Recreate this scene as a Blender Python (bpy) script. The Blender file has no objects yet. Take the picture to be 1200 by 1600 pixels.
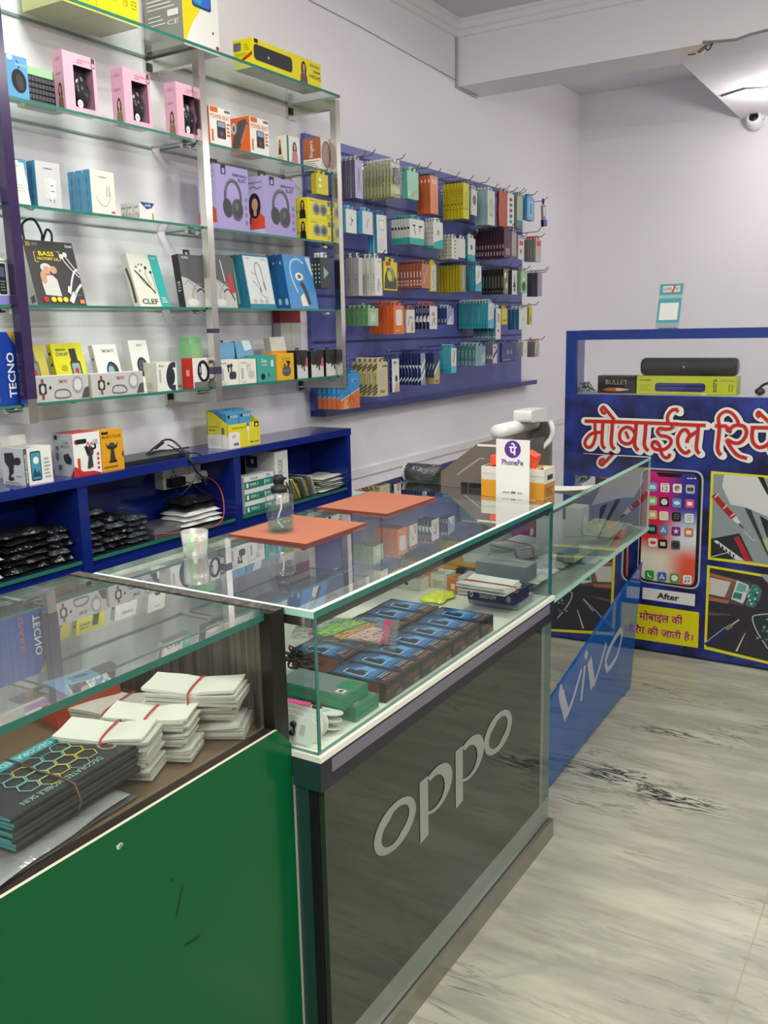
import bpy, math, random
from mathutils import Vector, Matrix, Euler
random.seed(7)
S = bpy.context.scene
COL = S.collection
# ------------------------------------------------------------------ camera
PITCH, YAW, ROLL, FPX = math.radians(11.347), math.radians(31.774), math.radians(-1.151), 1419.6
CAM = Vector((0, 0, 1.5))
cf = Vector((-math.sin(YAW)*math.cos(PITCH), math.cos(YAW)*math.cos(PITCH), -math.sin(PITCH)))
r0 = Vector((math.cos(YAW), math.sin(YAW), 0)); u0 = r0.cross(cf)
cr = r0*math.cos(ROLL)+u0*math.sin(ROLL); cu = -r0*math.sin(ROLL)+u0*math.cos(ROLL)
cd = bpy.data.cameras.new('camera'); cam = bpy.data.objects.new('camera', cd); COL.objects.link(cam)
cam.matrix_world = Matrix(((cr.x, cu.x, -cf.x, CAM.x), (cr.y, cu.y, -cf.y, CAM.y), (cr.z, cu.z, -cf.z, CAM.z), (0, 0, 0, 1)))
cd.sensor_fit = 'VERTICAL'; cd.sensor_height = 36; cd.lens = 36*FPX/1600; cd.clip_start = .02
S.camera = cam
# ------------------------------------------------------------------ exposure, world, lamps
S.view_settings.view_transform = 'Standard'; S.view_settings.look = 'None'
S.view_settings.gamma = 1; S.view_settings.exposure = 0.04; S.view_settings.use_curve_mapping = False
W = bpy.data.worlds.new('world'); S.world = W; W.use_nodes = True
W.node_tree.nodes['Background'].inputs[0].default_value = (.90, .95, 1, 1)
W.node_tree.nodes['Background'].inputs[1].default_value = .35
CEIL = 3.1
PANEL_W = 27
PANELS = [(-1.3, 1.65, 1.3), (.75, 1.6, 1.0), (-.7, -.6, .9), (.75, -.7, .9), (.6, 3.6, .9)]  # out-of-view ceiling panels, added to bring the room up to brightness
TUBES = [((-.1, -2.54, 2.78), 0, 36, 'white tube light on the front wall above the shop opening'), ((1.94, 1.6, 2.6), 90, 22, 'white tube light high on the right hand wall')]  # both tubes are unseen, added to brighten the beam and upper walls
BULBS = [(-.93, 5.86, 2.72, 12), (.9, 5.6, 2.72, 17)]  # second bulb is out of view, added for brightness at the back

# ------------------------------------------------------------------ helpers: photograph pixel -> point on a real plane
def ray(x, y): return cf + cr*((x-600)/FPX) + cu*((800-y)/FPX)
def onz(x, y, z): d = ray(x, y); return CAM + d*((z-CAM.z)/d.z)
def onx(x, y, X): d = ray(x, y); return CAM + d*((X-CAM.x)/d.x)
def ony(x, y, Y): d = ray(x, y); return CAM + d*((Y-CAM.y)/d.y)
def proj(p):
    v = Vector(p)-CAM; z = v.dot(cf); return 600+FPX*v.dot(cr)/z, 800-FPX*v.dot(cu)/z
def Yat(px, X, z):
    a, b = .2, 9
    for _ in range(40):
        m = (a+b)/2
        if proj((X, m, z))[0] < px: a = m
        else: b = m
    return a
def Zat(py, X, Y):
    a, b = -.5, 4
    for _ in range(40):
        m = (a+b)/2
        if proj((X, Y, m))[1] > py: a = m
        else: b = m
    return a
# ------------------------------------------------------------------ materials
def lin(h):
    c = [int(h[i:i+2], 16)/255 for i in (0, 2, 4)]
    return [x/12.92 if x <= .04045 else ((x+.055)/1.055)**2.4 for x in c]
MC = {}
def mat(h, rough=.45, metal=0., spec=.5, ior=1.45, bump=0., bscale=60, key=None, emit=0, vary=0.):
    k = (h, rough, metal, spec, ior, bump, bscale, emit, vary)
    if k in MC: return MC[k]
    m = bpy.data.materials.new(key or ('paint_'+h)); m.use_nodes = True
    nt = m.node_tree; b = nt.nodes['Principled BSDF']; c = lin(h)
    b.inputs['Base Color'].default_value = (*c, 1); b.inputs['Roughness'].default_value = rough
    b.inputs['Metallic'].default_value = metal; b.inputs['Specular IOR Level'].default_value = spec
    b.inputs['IOR'].default_value = ior
    if emit:
        b.inputs['Emission Color'].default_value = (*c, 1); b.inputs['Emission Strength'].default_value = emit
    if bump or vary:
        tc = nt.nodes.new('ShaderNodeTexCoord'); n = nt.nodes.new('ShaderNodeTexNoise')
        n.inputs['Scale'].default_value = bscale; n.inputs['Detail'].default_value = 4
        nt.links.new(tc.outputs['Object'], n.inputs['Vector'])
        if bump:
            bp = nt.nodes.new('ShaderNodeBump'); bp.inputs['Strength'].default_value = bump; bp.inputs['Distance'].default_value = .01
            nt.links.new(n.outputs['Fac'], bp.inputs['Height']); nt.links.new(bp.outputs['Normal'], b.inputs['Normal'])
        if vary:
            r = nt.nodes.new('ShaderNodeMapRange'); r.inputs['To Min'].default_value = 1-vary; r.inputs['To Max'].default_value = 1+vary*.6
            nt.links.new(n.outputs['Fac'], r.inputs['Value'])
            mx = nt.nodes.new('ShaderNodeVectorMath'); mx.operation = 'SCALE'; mx.inputs[0].default_value = c
            nt.links.new(r.outputs['Result'], mx.inputs['Scale']); nt.links.new(mx.outputs[0], b.inputs['Base Color'])
    MC[k] = m; return m
def glass(name, tint, refl=1.8, ior=1.5, rough=0., bump=0., haze=0.):
    """thin clear sheet: tinted pass-through plus a Fresnel reflection on the outward side; haze = share of white scatter (dust, frosting)"""
    m = bpy.data.materials.new(name); m.use_nodes = True; nt = m.node_tree; nt.nodes.clear()
    o = nt.nodes.new('ShaderNodeOutputMaterial'); mx = nt.nodes.new('ShaderNodeMixShader')
    t = nt.nodes.new('ShaderNodeBsdfTransparent'); t.inputs[0].default_value = (*tint, 1)
    g = nt.nodes.new('ShaderNodeBsdfGlossy'); g.inputs['Roughness'].default_value = rough
    f = nt.nodes.new('ShaderNodeFresnel'); f.inputs['IOR'].default_value = ior
    ge = nt.nodes.new('ShaderNodeNewGeometry'); s = nt.nodes.new('ShaderNodeMath'); s.operation = 'SUBTRACT'; s.inputs[0].default_value = 1
    nt.links.new(ge.outputs['Backfacing'], s.inputs[1])
    p = nt.nodes.new('ShaderNodeMath'); p.operation = 'MULTIPLY'; nt.links.new(f.outputs[0], p.inputs[0]); nt.links.new(s.outputs[0], p.inputs[1])
    q = nt.nodes.new('ShaderNodeMath'); q.operation = 'MULTIPLY'; q.use_clamp = True; nt.links.new(p.outputs[0], q.inputs[0]); q.inputs[1].default_value = refl
    nt.links.new(q.outputs[0], mx.inputs[0])
    base = t.outputs[0]
    if haze:
        d = nt.nodes.new('ShaderNodeBsdfDiffuse'); d.inputs[0].default_value = (.85, .88, .86, 1)
        m2 = nt.nodes.new('ShaderNodeMixShader'); m2.inputs[0].default_value = haze
        nt.links.new(t.outputs[0], m2.inputs[1]); nt.links.new(d.outputs[0], m2.inputs[2]); base = m2.outputs[0]
    nt.links.new(base, mx.inputs[1]); nt.links.new(g.outputs[0], mx.inputs[2]); nt.links.new(mx.outputs[0], o.inputs[0])
    if bump:
        tc = nt.nodes.new('ShaderNodeTexCoord'); n = nt.nodes.new('ShaderNodeTexNoise'); n.inputs['Scale'].default_value = 45
        n.inputs['Distortion'].default_value = 1.5
        nt.links.new(tc.outputs['Object'], n.inputs['Vector'])
        bp = nt.nodes.new('ShaderNodeBump'); bp.inputs['Strength'].default_value = bump; bp.inputs['Distance'].default_value = .02
        nt.links.new(n.outputs['Fac'], bp.inputs['Height']); nt.links.new(bp.outputs['Normal'], g.inputs['Normal']); nt.links.new(bp.outputs['Normal'], f.inputs['Normal'])
    return m
TOPGLASS = glass('dusty_top_glass', (.92, .95, .94), refl=2.5, haze=.07)
CLEAR = glass('clear_glass', (.93, .965, .945))
SHELFGLASS = glass('shelf_glass', (.88, .95, .92), refl=1.5)
FILM = glass('plastic_film', (.96, .96, .96), refl=1.7, rough=.08, bump=.45, haze=.07)
FROST = glass('frosted_plastic', (.96, .96, .95), refl=1.6, rough=.2, haze=.28)
EDGE = mat('2f7263', .12, spec=.8, key='glass_edge'); EDGEL = mat('a9d6c8', .15, spec=.8, key='bright_glass_edge'); EDGED = mat('2c6a5c', .12, spec=.8, key='dark_glass_edge')
STEEL = mat('dad8d0', .2, metal=1, key='brushed_steel', bump=.02, bscale=200)
WHITE = mat('f2f1ec', .5); BLACK = mat('141416', .4); BLUE = mat('12246e', .10, spec=.6, key='blue_laminate', vary=.05, bscale=3)

# ------------------------------------------------------------------ mesh builder
GL = {}
def glyphs(t, bold=0.):
    if (t, bold) in GL: return GL[(t, bold)]
    c = bpy.data.curves.new('t', 'FONT'); c.body = t; c.resolution_u = 2; c.offset = bold
    o = bpy.data.objects.new('t', c); COL.objects.link(o); dg = bpy.context.evaluated_depsgraph_get()
    me = bpy.data.meshes.new_from_object(o.evaluated_get(dg))
    v = [(p.co.x, p.co.y) for p in me.vertices]; f = [list(p.vertices) for p in me.polygons]
    bpy.data.objects.remove(o); bpy.data.curves.remove(c); bpy.data.meshes.remove(me)
    if not v: v = [(0, 0), (1, 0), (0, 1)]; f = []
    x0, x1 = min(a for a, b in v), max(a for a, b in v); y0, y1 = min(b for a, b in v), max(b for a, b in v)
    GL[(t, bold)] = ([((a-x0)/(x1-x0+1e-9), (b-y0)/(y1-y0+1e-9)) for a, b in v], f)
    return GL[(t, bold)]
def smooth_path(p, n=6, closed=False):
    p = [Vector(q) for q in p]; out = []; L = len(p)
    for i in range(L if closed else L-1):
        a, b, c, d = (p[(i-1) % L], p[i], p[(i+1) % L], p[(i+2) % L]) if closed else (p[max(i-1, 0)], p[i], p[i+1], p[min(i+2, L-1)])
        for k in range(n):
            t = k/n
            out.append(.5*((2*b)+(c-a)*t+(2*a-5*b+4*c-d)*t*t+(3*b-a-3*c+d)*t**3))
    if not closed: out.append(p[-1])
    return out
class MB:
    def __init__(s): s.v = []; s.f = []; s.m = []; s.sm = []; s.mats = []; s.T = None
    def mi(s, m):
        if m not in s.mats: s.mats.append(m)
        return s.mats.index(m)
    def add(s, vs, fs, m, smooth=False):
        b = len(s.v); s.v += [tuple(s.T @ Vector(q)) if s.T else tuple(q) for q in vs]
        k = s.mi(m)
        for f in fs: s.f.append([b+i for i in f]); s.m.append(k); s.sm.append(smooth)
        return s
    def box(s, lo, hi, m, **fm):
        x0, y0, z0 = lo; x1, y1, z1 = hi
        V = [(x0, y0, z0), (x1, y0, z0), (x1, y1, z0), (x0, y1, z0), (x0, y0, z1), (x1, y0, z1), (x1, y1, z1), (x0, y1, z1)]
        F = dict(b=[0, 3, 2, 1], t=[4, 5, 6, 7], l=[0, 1, 5, 4], r=[2, 3, 7, 6], k=[3, 0, 4, 7], f=[1, 2, 6, 5])
        base = len(s.v); s.v += [tuple(s.T @ Vector(q)) if s.T else q for q in V]
        for n, f in F.items():           # l = -Y, r = +Y, k = -X, f = +X
            s.f.append([base+i for i in f]); s.m.append(s.mi(fm.get(n, m))); s.sm.append(False)
        return s
    def rbox(s, a, b, m, r=.005, seg=3, axis='z'):
        """box rounded about one axis"""
        i, j, k = {'z': (0, 1, 2), 'x': (1, 2, 0), 'y': (2, 0, 1)}[axis]
        pts = []
        for cx, cy, a0 in ((b[i]-r, b[j]-r, 0), (a[i]+r, b[j]-r, 90), (a[i]+r, a[j]+r, 180), (b[i]-r, a[j]+r, 270)):
            for q in range(seg+1):
                t = math.radians(a0+90*q/seg); pts.append((cx+r*math.cos(t), cy+r*math.sin(t)))
        n = len(pts); V = []
        for kk in (a[k], b[k]):
            for p in pts:
                q = [0, 0, 0]; q[i], q[j], q[k] = p[0], p[1], kk; V.append(q)
        s.add(V, [[q, (q+1) % n, n+(q+1) % n, n+q] for q in range(n)], m, True)
        return s.add(V, [list(range(n))[::-1], list(range(n, 2*n))], m)
    def prism(s, pts, h0, h1, m, axis='z', side=None):
        """extrude a 2D outline (counter-clockwise) along an axis"""
        i, j, k = {'z': (0, 1, 2), 'x': (1, 2, 0), 'y': (2, 0, 1)}[axis]
        n = len(pts); V = []
        for h in (h0, h1):
            for p in pts:
                q = [0, 0, 0]; q[i], q[j], q[k] = p[0], p[1], h; V.append(q)
        s.add(V, [list(range(n))[::-1], list(range(n, 2*n))], m)
        return s.add(V, [[q, (q+1) % n, n+(q+1) % n, n+q] for q in range(n)], side or m)
    def tube(s, path, r, m, seg=6, closed=False, sm=0):
        P = smooth_path(path, sm, closed) if sm else [Vector(p) for p in path]
        n = len(P); V = []; up = Vector((.13, .21, .97)).normalized()
        for i, p in enumerate(P):
            t = (P[(i+1) % n]-P[i-1]) if closed else (P[min(i+1, n-1)]-P[max(i-1, 0)])
            t.normalize(); a = t.cross(up)
            if a.length < .05: a = t.cross(Vector((1, 0, 0)))
            a.normalize(); b = a.cross(t); rr = r[i] if isinstance(r, list) else r
            for k in range(seg):
                g = 2*math.pi*k/seg; V.append(p+a*(rr*math.cos(g))+b*(rr*math.sin(g)))
        F = [[i*seg+k, i*seg+(k+1) % seg, ((i+1) % n)*seg+(k+1) % seg, ((i+1) % n)*seg+k] for i in range(n if closed else n-1) for k in range(seg)]
        s.add(V, [f[::-1] for f in F], m, True)
        if not closed: s.add(V, [list(range(seg)), list(range((n-1)*seg, n*seg))[::-1]], m)
        return s
    def lathe(s, prof, c, m, seg=20, axis='z'):
        V = []; n = len(prof)
        for r, h in prof:
            for k in range(seg):
                g = 2*math.pi*k/seg; x, y = r*math.cos(g), r*math.sin(g)
                V.append({'z': (c[0]+x, c[1]+y, c[2]+h), 'x': (c[0]+h, c[1]+x, c[2]+y), 'y': (c[0]+x, c[1]+h, c[2]-y)}[axis])
        F = [[i*seg+k, i*seg+(k+1) % seg, (i+1)*seg+(k+1) % seg, (i+1)*seg+k] for i in range(n-1) for k in range(seg)]
        s.add(V, F, m, True)
        if prof[0][0] > 1e-5: s.add(V, [list(range(seg))[::-1]], m)
        if prof[-1][0] > 1e-5: s.add(V, [list(range((n-1)*seg, n*seg))], m)
        return s
    def ball(s, c, r, m, seg=14, rings=8):
        r = r if isinstance(r, (tuple, list)) else (r, r, r); V = []
        for i in range(rings+1):
            a = math.pi*i/rings
            for k in range(seg):
                g = 2*math.pi*k/seg; V.append((c[0]+r[0]*math.sin(a)*math.cos(g), c[1]+r[1]*math.sin(a)*math.sin(g), c[2]-r[2]*math.cos(a)))
        return s.add(V, [[i*seg+k, i*seg+(k+1) % seg, (i+1)*seg+(k+1) % seg, (i+1)*seg+k] for i in range(rings) for k in range(seg)], m, True)
    def sheet(s, fn, nu, nv, m, smooth=True):
        V = [fn(i/nu, j/nv) for j in range(nv+1) for i in range(nu+1)]
        return s.add(V, [[j*(nu+1)+i, j*(nu+1)+i+1, (j+1)*(nu+1)+i+1, (j+1)*(nu+1)+i] for j in range(nv) for i in range(nu)], m, smooth)
    def art(s, O, U, V, w, h, items, eps=.0004):
        """printing on one face: O its lower left corner, U right, V up; items in 0..1 of the face"""
        O, U, V = Vector(O), Vector(U), Vector(V); N = U.cross(V); lay = 1
        def P(a, b): return O+U*(a*w)+V*(b*h)+N*(eps*lay)
        for it in items:
            k = it[0]
            if k == 'r': _, a, b, c, d, m = it; s.add([P(a, b), P(c, b), P(c, d), P(a, d)], [[0, 1, 2, 3]], m)
            elif k == 'p': s.add([P(*q) for q in it[1]], [list(range(len(it[1])))], it[2])
            elif k == 'e':
                _, a, b, rx, ry, m = it[:6]; n = 20; ro = math.radians(it[6]) if len(it) > 6 else 0
                def E(t): x, y = rx*w*math.cos(t), ry*h*math.sin(t); return P(a+(x*math.cos(ro)-y*math.sin(ro))/w, b+(x*math.sin(ro)+y*math.cos(ro))/h)
                s.add([E(2*math.pi*q/n) for q in range(n)], [list(range(n))], m)
            elif k == 'g':   # rounded rectangle a,b,c,d radius (fraction of w)
                _, a, b, c, d, r, m = it; rx, ry = r, r*w/h; pts = []
                for cx, cy, a0 in ((c-rx, d-ry, 0), (a+rx, d-ry, 90), (a+rx, b+ry, 180), (c-rx, b+ry, 270)):
                    for q in range(5): t = math.radians(a0+22.5*q); pts.append(P(cx+rx*math.cos(t), cy+ry*math.sin(t)))
                s.add(pts, [list(range(len(pts)))], m)
            elif k in 'so':  # stroke / closed stroke: points, width (fraction of w), material, [smooth]
                _, pts, wd, m = it[:4]; sm = it[4] if len(it) > 4 else 4
                pp = [Vector((a*w, b*h, 0)) for a, b in pts]
                if sm: pp = smooth_path(pp, sm, k == 'o')
                n = len(pp); vv = []
                for i, p in enumerate(pp):
                    t = (pp[(i+1) % n]-pp[i-1]) if k == 'o' else (pp[min(i+1, n-1)]-pp[max(i-1, 0)])
                    if t.length < 1e-9: t = Vector((1, 0, 0))
                    t.normalize(); q = Vector((-t.y, t.x, 0))
                    ww = wd*w*.5
                    if len(it) > 5: ww *= it[5](i/(n-1))
                    for sg in (1, -1): c = p+q*(ww*sg); vv.append(O+U*c.x+V*c.y+N*(eps*(lay+.6*i/n)))
                s.add(vv, [t_ for i in range(n if k == 'o' else n-1) for t_ in ([2*i, 2*i+1, (2*i+3) % (2*n)], [2*i, (2*i+3) % (2*n), (2*i+2) % (2*n)])], m)
            elif k in 'tv':  # text fitted to a rectangle; v = reading upward
                _, t, a, b, c, d, m = it[:7]; gv, gf = glyphs(t, it[7] if len(it) > 7 else .008)
                if k == 't': vv = [P(a+x*(c-a), b+y*(d-b)) for x, y in gv]
                else: vv = [P(c-y*(c-a), b+x*(d-b)) for x, y in gv]
                s.add(vv, gf, m)
            lay += .25
        return s
    def build(s, name, parent=None, loc=(0, 0, 0), rot=(0, 0, 0)):
        me = bpy.data.meshes.new(name); me.from_pydata(s.v, [], s.f)
        for m in s.mats: me.materials.append(m)
        me.polygons.foreach_set('material_index', s.m); me.polygons.foreach_set('use_smooth', s.sm); me.update()
        o = bpy.data.objects.new(name, me); COL.objects.link(o); o.location = loc; o.rotation_euler = rot
        if parent: o.parent = parent
        return o
def tag(o, label, cat, group=None, kind=None):
    o['label'] = label; o['category'] = cat
    if group: o['group'] = group
    if kind: o['kind'] = kind
    return o
def thing(name, label, cat, loc=(0, 0, 0), rot=(0, 0, 0), group=None):
    o = bpy.data.objects.new(name, None); COL.objects.link(o); o.location = loc; o.rotation_euler = rot; o.empty_display_size = .05
    return tag(o, label, cat, group)
def struct(mb, name): o = mb.build(name); o['kind'] = 'structure'; return o
def slab(mb, a, b, m, e, **k):
    """glass plate: faces of glass, thin rims of edge colour"""
    d = [b[i]-a[i] for i in range(3)]; ax = d.index(min(d)); fm = {}
    for n, i in (('l', 1), ('r', 1), ('k', 0), ('f', 0), ('b', 2), ('t', 2)):
        if i != ax: fm[n] = e
    fm.update(k); return mb.box(a, b, m, **fm)
X3, Y3, Z3 = (1, 0, 0), (0, 1, 0), (0, 0, 1)
ORD = ['front', 'second', 'third', 'fourth', 'fifth', 'sixth', 'seventh', 'eighth', 'ninth', 'tenth', 'eleventh', 'twelfth', 'thirteenth']

# ------------------------------------------------------------------ room
XW, YB, XR, YF = -2.4, 6.62, 2.0, -2.6
def wall_mat(name, h):
    m = mat(h, .75, bump=.06, bscale=90, key=name, vary=.03); return m
LILAC = wall_mat('lilac_wall_paint', 'f0ecf1'); CEILP = wall_mat('ceiling_paint', 'dcd8de'); SLABP = wall_mat('slab_paint', 'ebe7ea')
def floor_mat():
    m = bpy.data.materials.new('veined_marble'); m.use_nodes = True; nt = m.node_tree; b = nt.nodes['Principled BSDF']; L = nt.links.new
    def n(t, **k):
        x = nt.nodes.new('ShaderNode'+t)
        for a, v in k.items():
            if a.startswith('i_'): x.inputs[a[2:].replace('_', ' ')].default_value = v
            else: setattr(x, a, v)
        return x
    def math_(op, a, c=None, d=None):
        x = n('Math', operation=op)
        for i, v in enumerate((a, c, d)):
            if v is None: continue
            if isinstance(v, (int, float)): x.inputs[i].default_value = v
            else: L(v, x.inputs[i])
        return x.outputs[0]
    tc = n('TexCoord'); sep = n('SeparateXYZ'); L(tc.outputs['Object'], sep.inputs[0]); x, y = sep.outputs[0], sep.outputs[1]
    def veins(rot, sc, seed, width, dist=.9, det=6):
        mp = n('Mapping'); L(tc.outputs['Object'], mp.inputs[0]); mp.inputs['Rotation'].default_value = (0, 0, rot); mp.inputs['Scale'].default_value = sc; mp.inputs['Location'].default_value = (seed, seed*.7, 0)
        no = n('TexNoise', i_Scale=1.0, i_Detail=det, i_Roughness=.62, i_Distortion=dist); L(mp.outputs[0], no.inputs['Vector'])
        v = math_('ABSOLUTE', math_('SUBTRACT', no.outputs['Fac'], .5)); r = n('MapRange', interpolation_type='SMOOTHSTEP'); L(v, r.inputs['Value'])
        r.inputs['From Min'].default_value = 0; r.inputs['From Max'].default_value = width; r.inputs['To Min'].default_value = 1; r.inputs['To Max'].default_value = 0
        return r.outputs['Result']
    def cloud(sc, seed, lo=.35, hi=.65):
        mp = n('Mapping'); L(tc.outputs['Object'], mp.inputs[0]); mp.inputs['Scale'].default_value = sc; mp.inputs['Location'].default_value = (seed, seed, 0)
        no = n('TexNoise', i_Scale=1.0, i_Detail=4, i_Roughness=.6); L(mp.outputs[0], no.inputs['Vector'])
        r = n('MapRange', interpolation_type='SMOOTHSTEP'); L(no.outputs['Fac'], r.inputs['Value']); r.inputs['From Min'].default_value = lo; r.inputs['From Max'].default_value = hi
        return r.outputs['Result']
    def mixc(f, a, c):
        x = n('Mix', data_type='RGBA')
        if isinstance(f, (int, float)): x.inputs[0].default_value = f
        else: L(f, x.inputs[0])
        for i, v in ((6, a), (7, c)):
            if isinstance(v, str): x.inputs[i].default_value = (*lin(v), 1)
            else: L(v, x.inputs[i])
        return x.outputs[2]
    def gauss(cx, cy, sx, sy):
        a = math_('DIVIDE', math_('SUBTRACT', x, cx), sx); c = math_('DIVIDE', math_('SUBTRACT', y, cy), sy)
        e = math_('ADD', math_('MULTIPLY', a, a), math_('MULTIPLY', c, c)); return math_('EXPONENT', math_('MULTIPLY', e, -1))
    col = mixc(cloud((1.6, 4.5, 1), 3), 'b2b09d', '9a988a')
    col = mixc(math_('MULTIPLY', cloud((2.2, 14, 1), 9, .42, .7), .55), col, '7d7b70')
    fine = math_('MULTIPLY', veins(.08, (1.6, 8, 1), 2.1, .022), cloud((.9, 1.6, 1), 5, .45, .62))
    col = mixc(math_('MULTIPLY', fine, .75), col, '55554f')
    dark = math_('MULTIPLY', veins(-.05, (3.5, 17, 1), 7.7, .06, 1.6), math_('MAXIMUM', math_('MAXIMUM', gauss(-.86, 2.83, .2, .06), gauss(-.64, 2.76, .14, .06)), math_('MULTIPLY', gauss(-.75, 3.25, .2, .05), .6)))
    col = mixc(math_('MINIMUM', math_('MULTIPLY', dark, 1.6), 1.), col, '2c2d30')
    left = math_('LESS_THAN', x, -.291)
    diag = math_('MULTIPLY', math_('MULTIPLY', veins(.9, (1.2, 4, 1), 4.4, .05), math_('LESS_THAN', y, 2.035)), .35)
    col = mixc(diag, col, '8a8a80')
    def joint(v, c, wd): return math_('LESS_THAN', math_('ABSOLUTE', math_('SUBTRACT', v, c)), wd)
    j = math_('MAXIMUM', math_('MULTIPLY', joint(y, 2.035, .0022), math_('GREATER_THAN', x, -.62)), joint(x, -.291, .0022))
    for cy in (3.72, 5.3, .45, -1.1): j = math_('MAXIMUM', j, joint(y, cy, .002))
    j = math_('MAXIMUM', j, joint(x, .95, .002))
    col = mixc(math_('MULTIPLY', j, .55), col, '8f8868')
    L(col, b.inputs['Base Color']); b.inputs['Roughness'].default_value = .27; b.inputs['IOR'].default_value = 1.45
    return m
struct(MB().box((XW-.1, YF, -.1), (XR+.1, YB+.1, 0), floor_mat()), 'floor')
struct(MB().box((XW-.15, YF, 0), (XW, YB+.15, CEIL+.15), LILAC), 'wall_left')
struct(MB().box((XW, YB, 0), (XR+.15, YB+.15, CEIL+.15), LILAC), 'wall_back')
struct(MB().box((XR, YF, 0), (XR+.15, YB, CEIL+.15), wall_mat('grey_wall_paint', '8f8b8c')), 'wall_right')
fw = MB(); fw.box((XW, YF-.15, 0), (-1.5, YF, CEIL+.15), LILAC); fw.box((1.4, YF-.15, 0), (XR+.15, YF, CEIL+.15), LILAC); fw.box((-1.5, YF-.15, 2.5), (1.4, YF, CEIL+.15), LILAC)
struct(fw, 'wall_front')
struct(MB().box((XW, YF, CEIL), (XR, YB, CEIL+.15), CEILP), 'ceiling')
struct(MB().box((XW, 4.71, 2.78), (XR, 4.99, CEIL), SLABP), 'trim_1')
struct(MB().box((-1.295, 4.99, 2.80), (XR, YB, CEIL), SLABP), 'trim_2')
# stepped plaster cornice under the main ceiling: along the beam and along the left wall
def cornice(name, pts, axis, h0, h1):
    struct(MB().prism(pts, h0, h1, SLABP, axis), name)
prof = [(0, 0), (.05, 0), (.05, -.012), (.038, -.02), (.03, -.045), (.018, -.052), (.012, -.075), (0, -.08)]
cornice('trim_3', [(CEIL+b, XW+a) for a, b in prof][::1], 'y', YF, 4.71)
cornice('trim_4', [(4.71-a, CEIL+b) for a, b in prof][::1], 'x', XW, XR)
# painted dado ledge on the left wall
struct(MB().box((XW, 3.3, .80), (XW+.012, YB, .84), SLABP), 'baseboard_left')
for i, (x, y, sz) in enumerate(PANELS):
    t = thing('added_panel_light', ['square white panel lamp on the ceiling over the glass counters', 'square white panel lamp on the ceiling right of the camera', 'square white panel lamp on the ceiling behind the camera, left one', 'square white panel lamp on the ceiling behind the camera, right one', 'square white panel lamp on the ceiling before the beam'][i], 'lamp', (x, y, CEIL-.03))
    MB().box((-.31, -.31, 0), (.31, .31, .03), WHITE).build('frame', t)
    MB().box((-.29, -.29, -.002), (.29, .29, 0), mat('ffffff', .5, key='lamp_diffuser', emit=3)).build('diffuser', t)
    l = bpy.data.lights.new('panel_fill', 'AREA'); l.shape = 'SQUARE'; l.size = .58; l.energy = PANEL_W*sz; l.color = (1, .98, .90)
    lo = bpy.data.objects.new('panel_fill', l); COL.objects.link(lo); lo.parent = t; lo.location = (0, 0, -.006)
for i, (x, y, z, e) in enumerate(BULBS):
    t = thing('light_bulb', ['white bulb in a batten holder under the back slab, near the camera dome', 'white bulb under the back slab, further right'][i], 'bulb', (x, y, 2.80))
    MB().lathe([(.0, -.04), (.032, -.038), (.035, 0)], (0, 0, 0), WHITE).build('holder', t)
    MB().ball((0, 0, -.075), (.03, .03, .04), mat('ffffff', .4, key='bulb_glow', emit=8)).build('globe', t)
    l = bpy.data.lights.new('bulb_light', 'POINT'); l.shadow_soft_size = .045; l.energy = e; l.color = (1, .97, .95)
    lo = bpy.data.objects.new('bulb_light', l); COL.objects.link(lo); lo.parent = t; lo.location = (0, 0, -.135)

for pos, rz, e, lb in TUBES:
    t = thing('added_tube_light', lb, 'lamp', pos, (0, 0, math.radians(rz)))
    MB().box((-.62, -.055, -.02), (.62, -.01, .02), WHITE).build('batten', t)
    k = MB(); k.tube([(-.59, .015, 0), (.59, .015, 0)], .014, mat('ffffff', .4, key='tube_glow', emit=5), 10); k.build('tube', t)
    for s_ in (-1, 1): MB().box((s_*.605-.012, -.01, -.018), (s_*.605+.012, .03, .018), WHITE).build('end_cap', t)
    l = bpy.data.lights.new('tube_fill', 'AREA'); l.shape = 'RECTANGLE'; l.size = 1.15; l.size_y = .03; l.energy = e; l.color = (1, .985, .94)
    lo = bpy.data.objects.new('tube_fill', l); COL.objects.link(lo); lo.parent = t; lo.location = (0, .032, 0); lo.rotation_euler = (math.radians(90), 0, 0)
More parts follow.
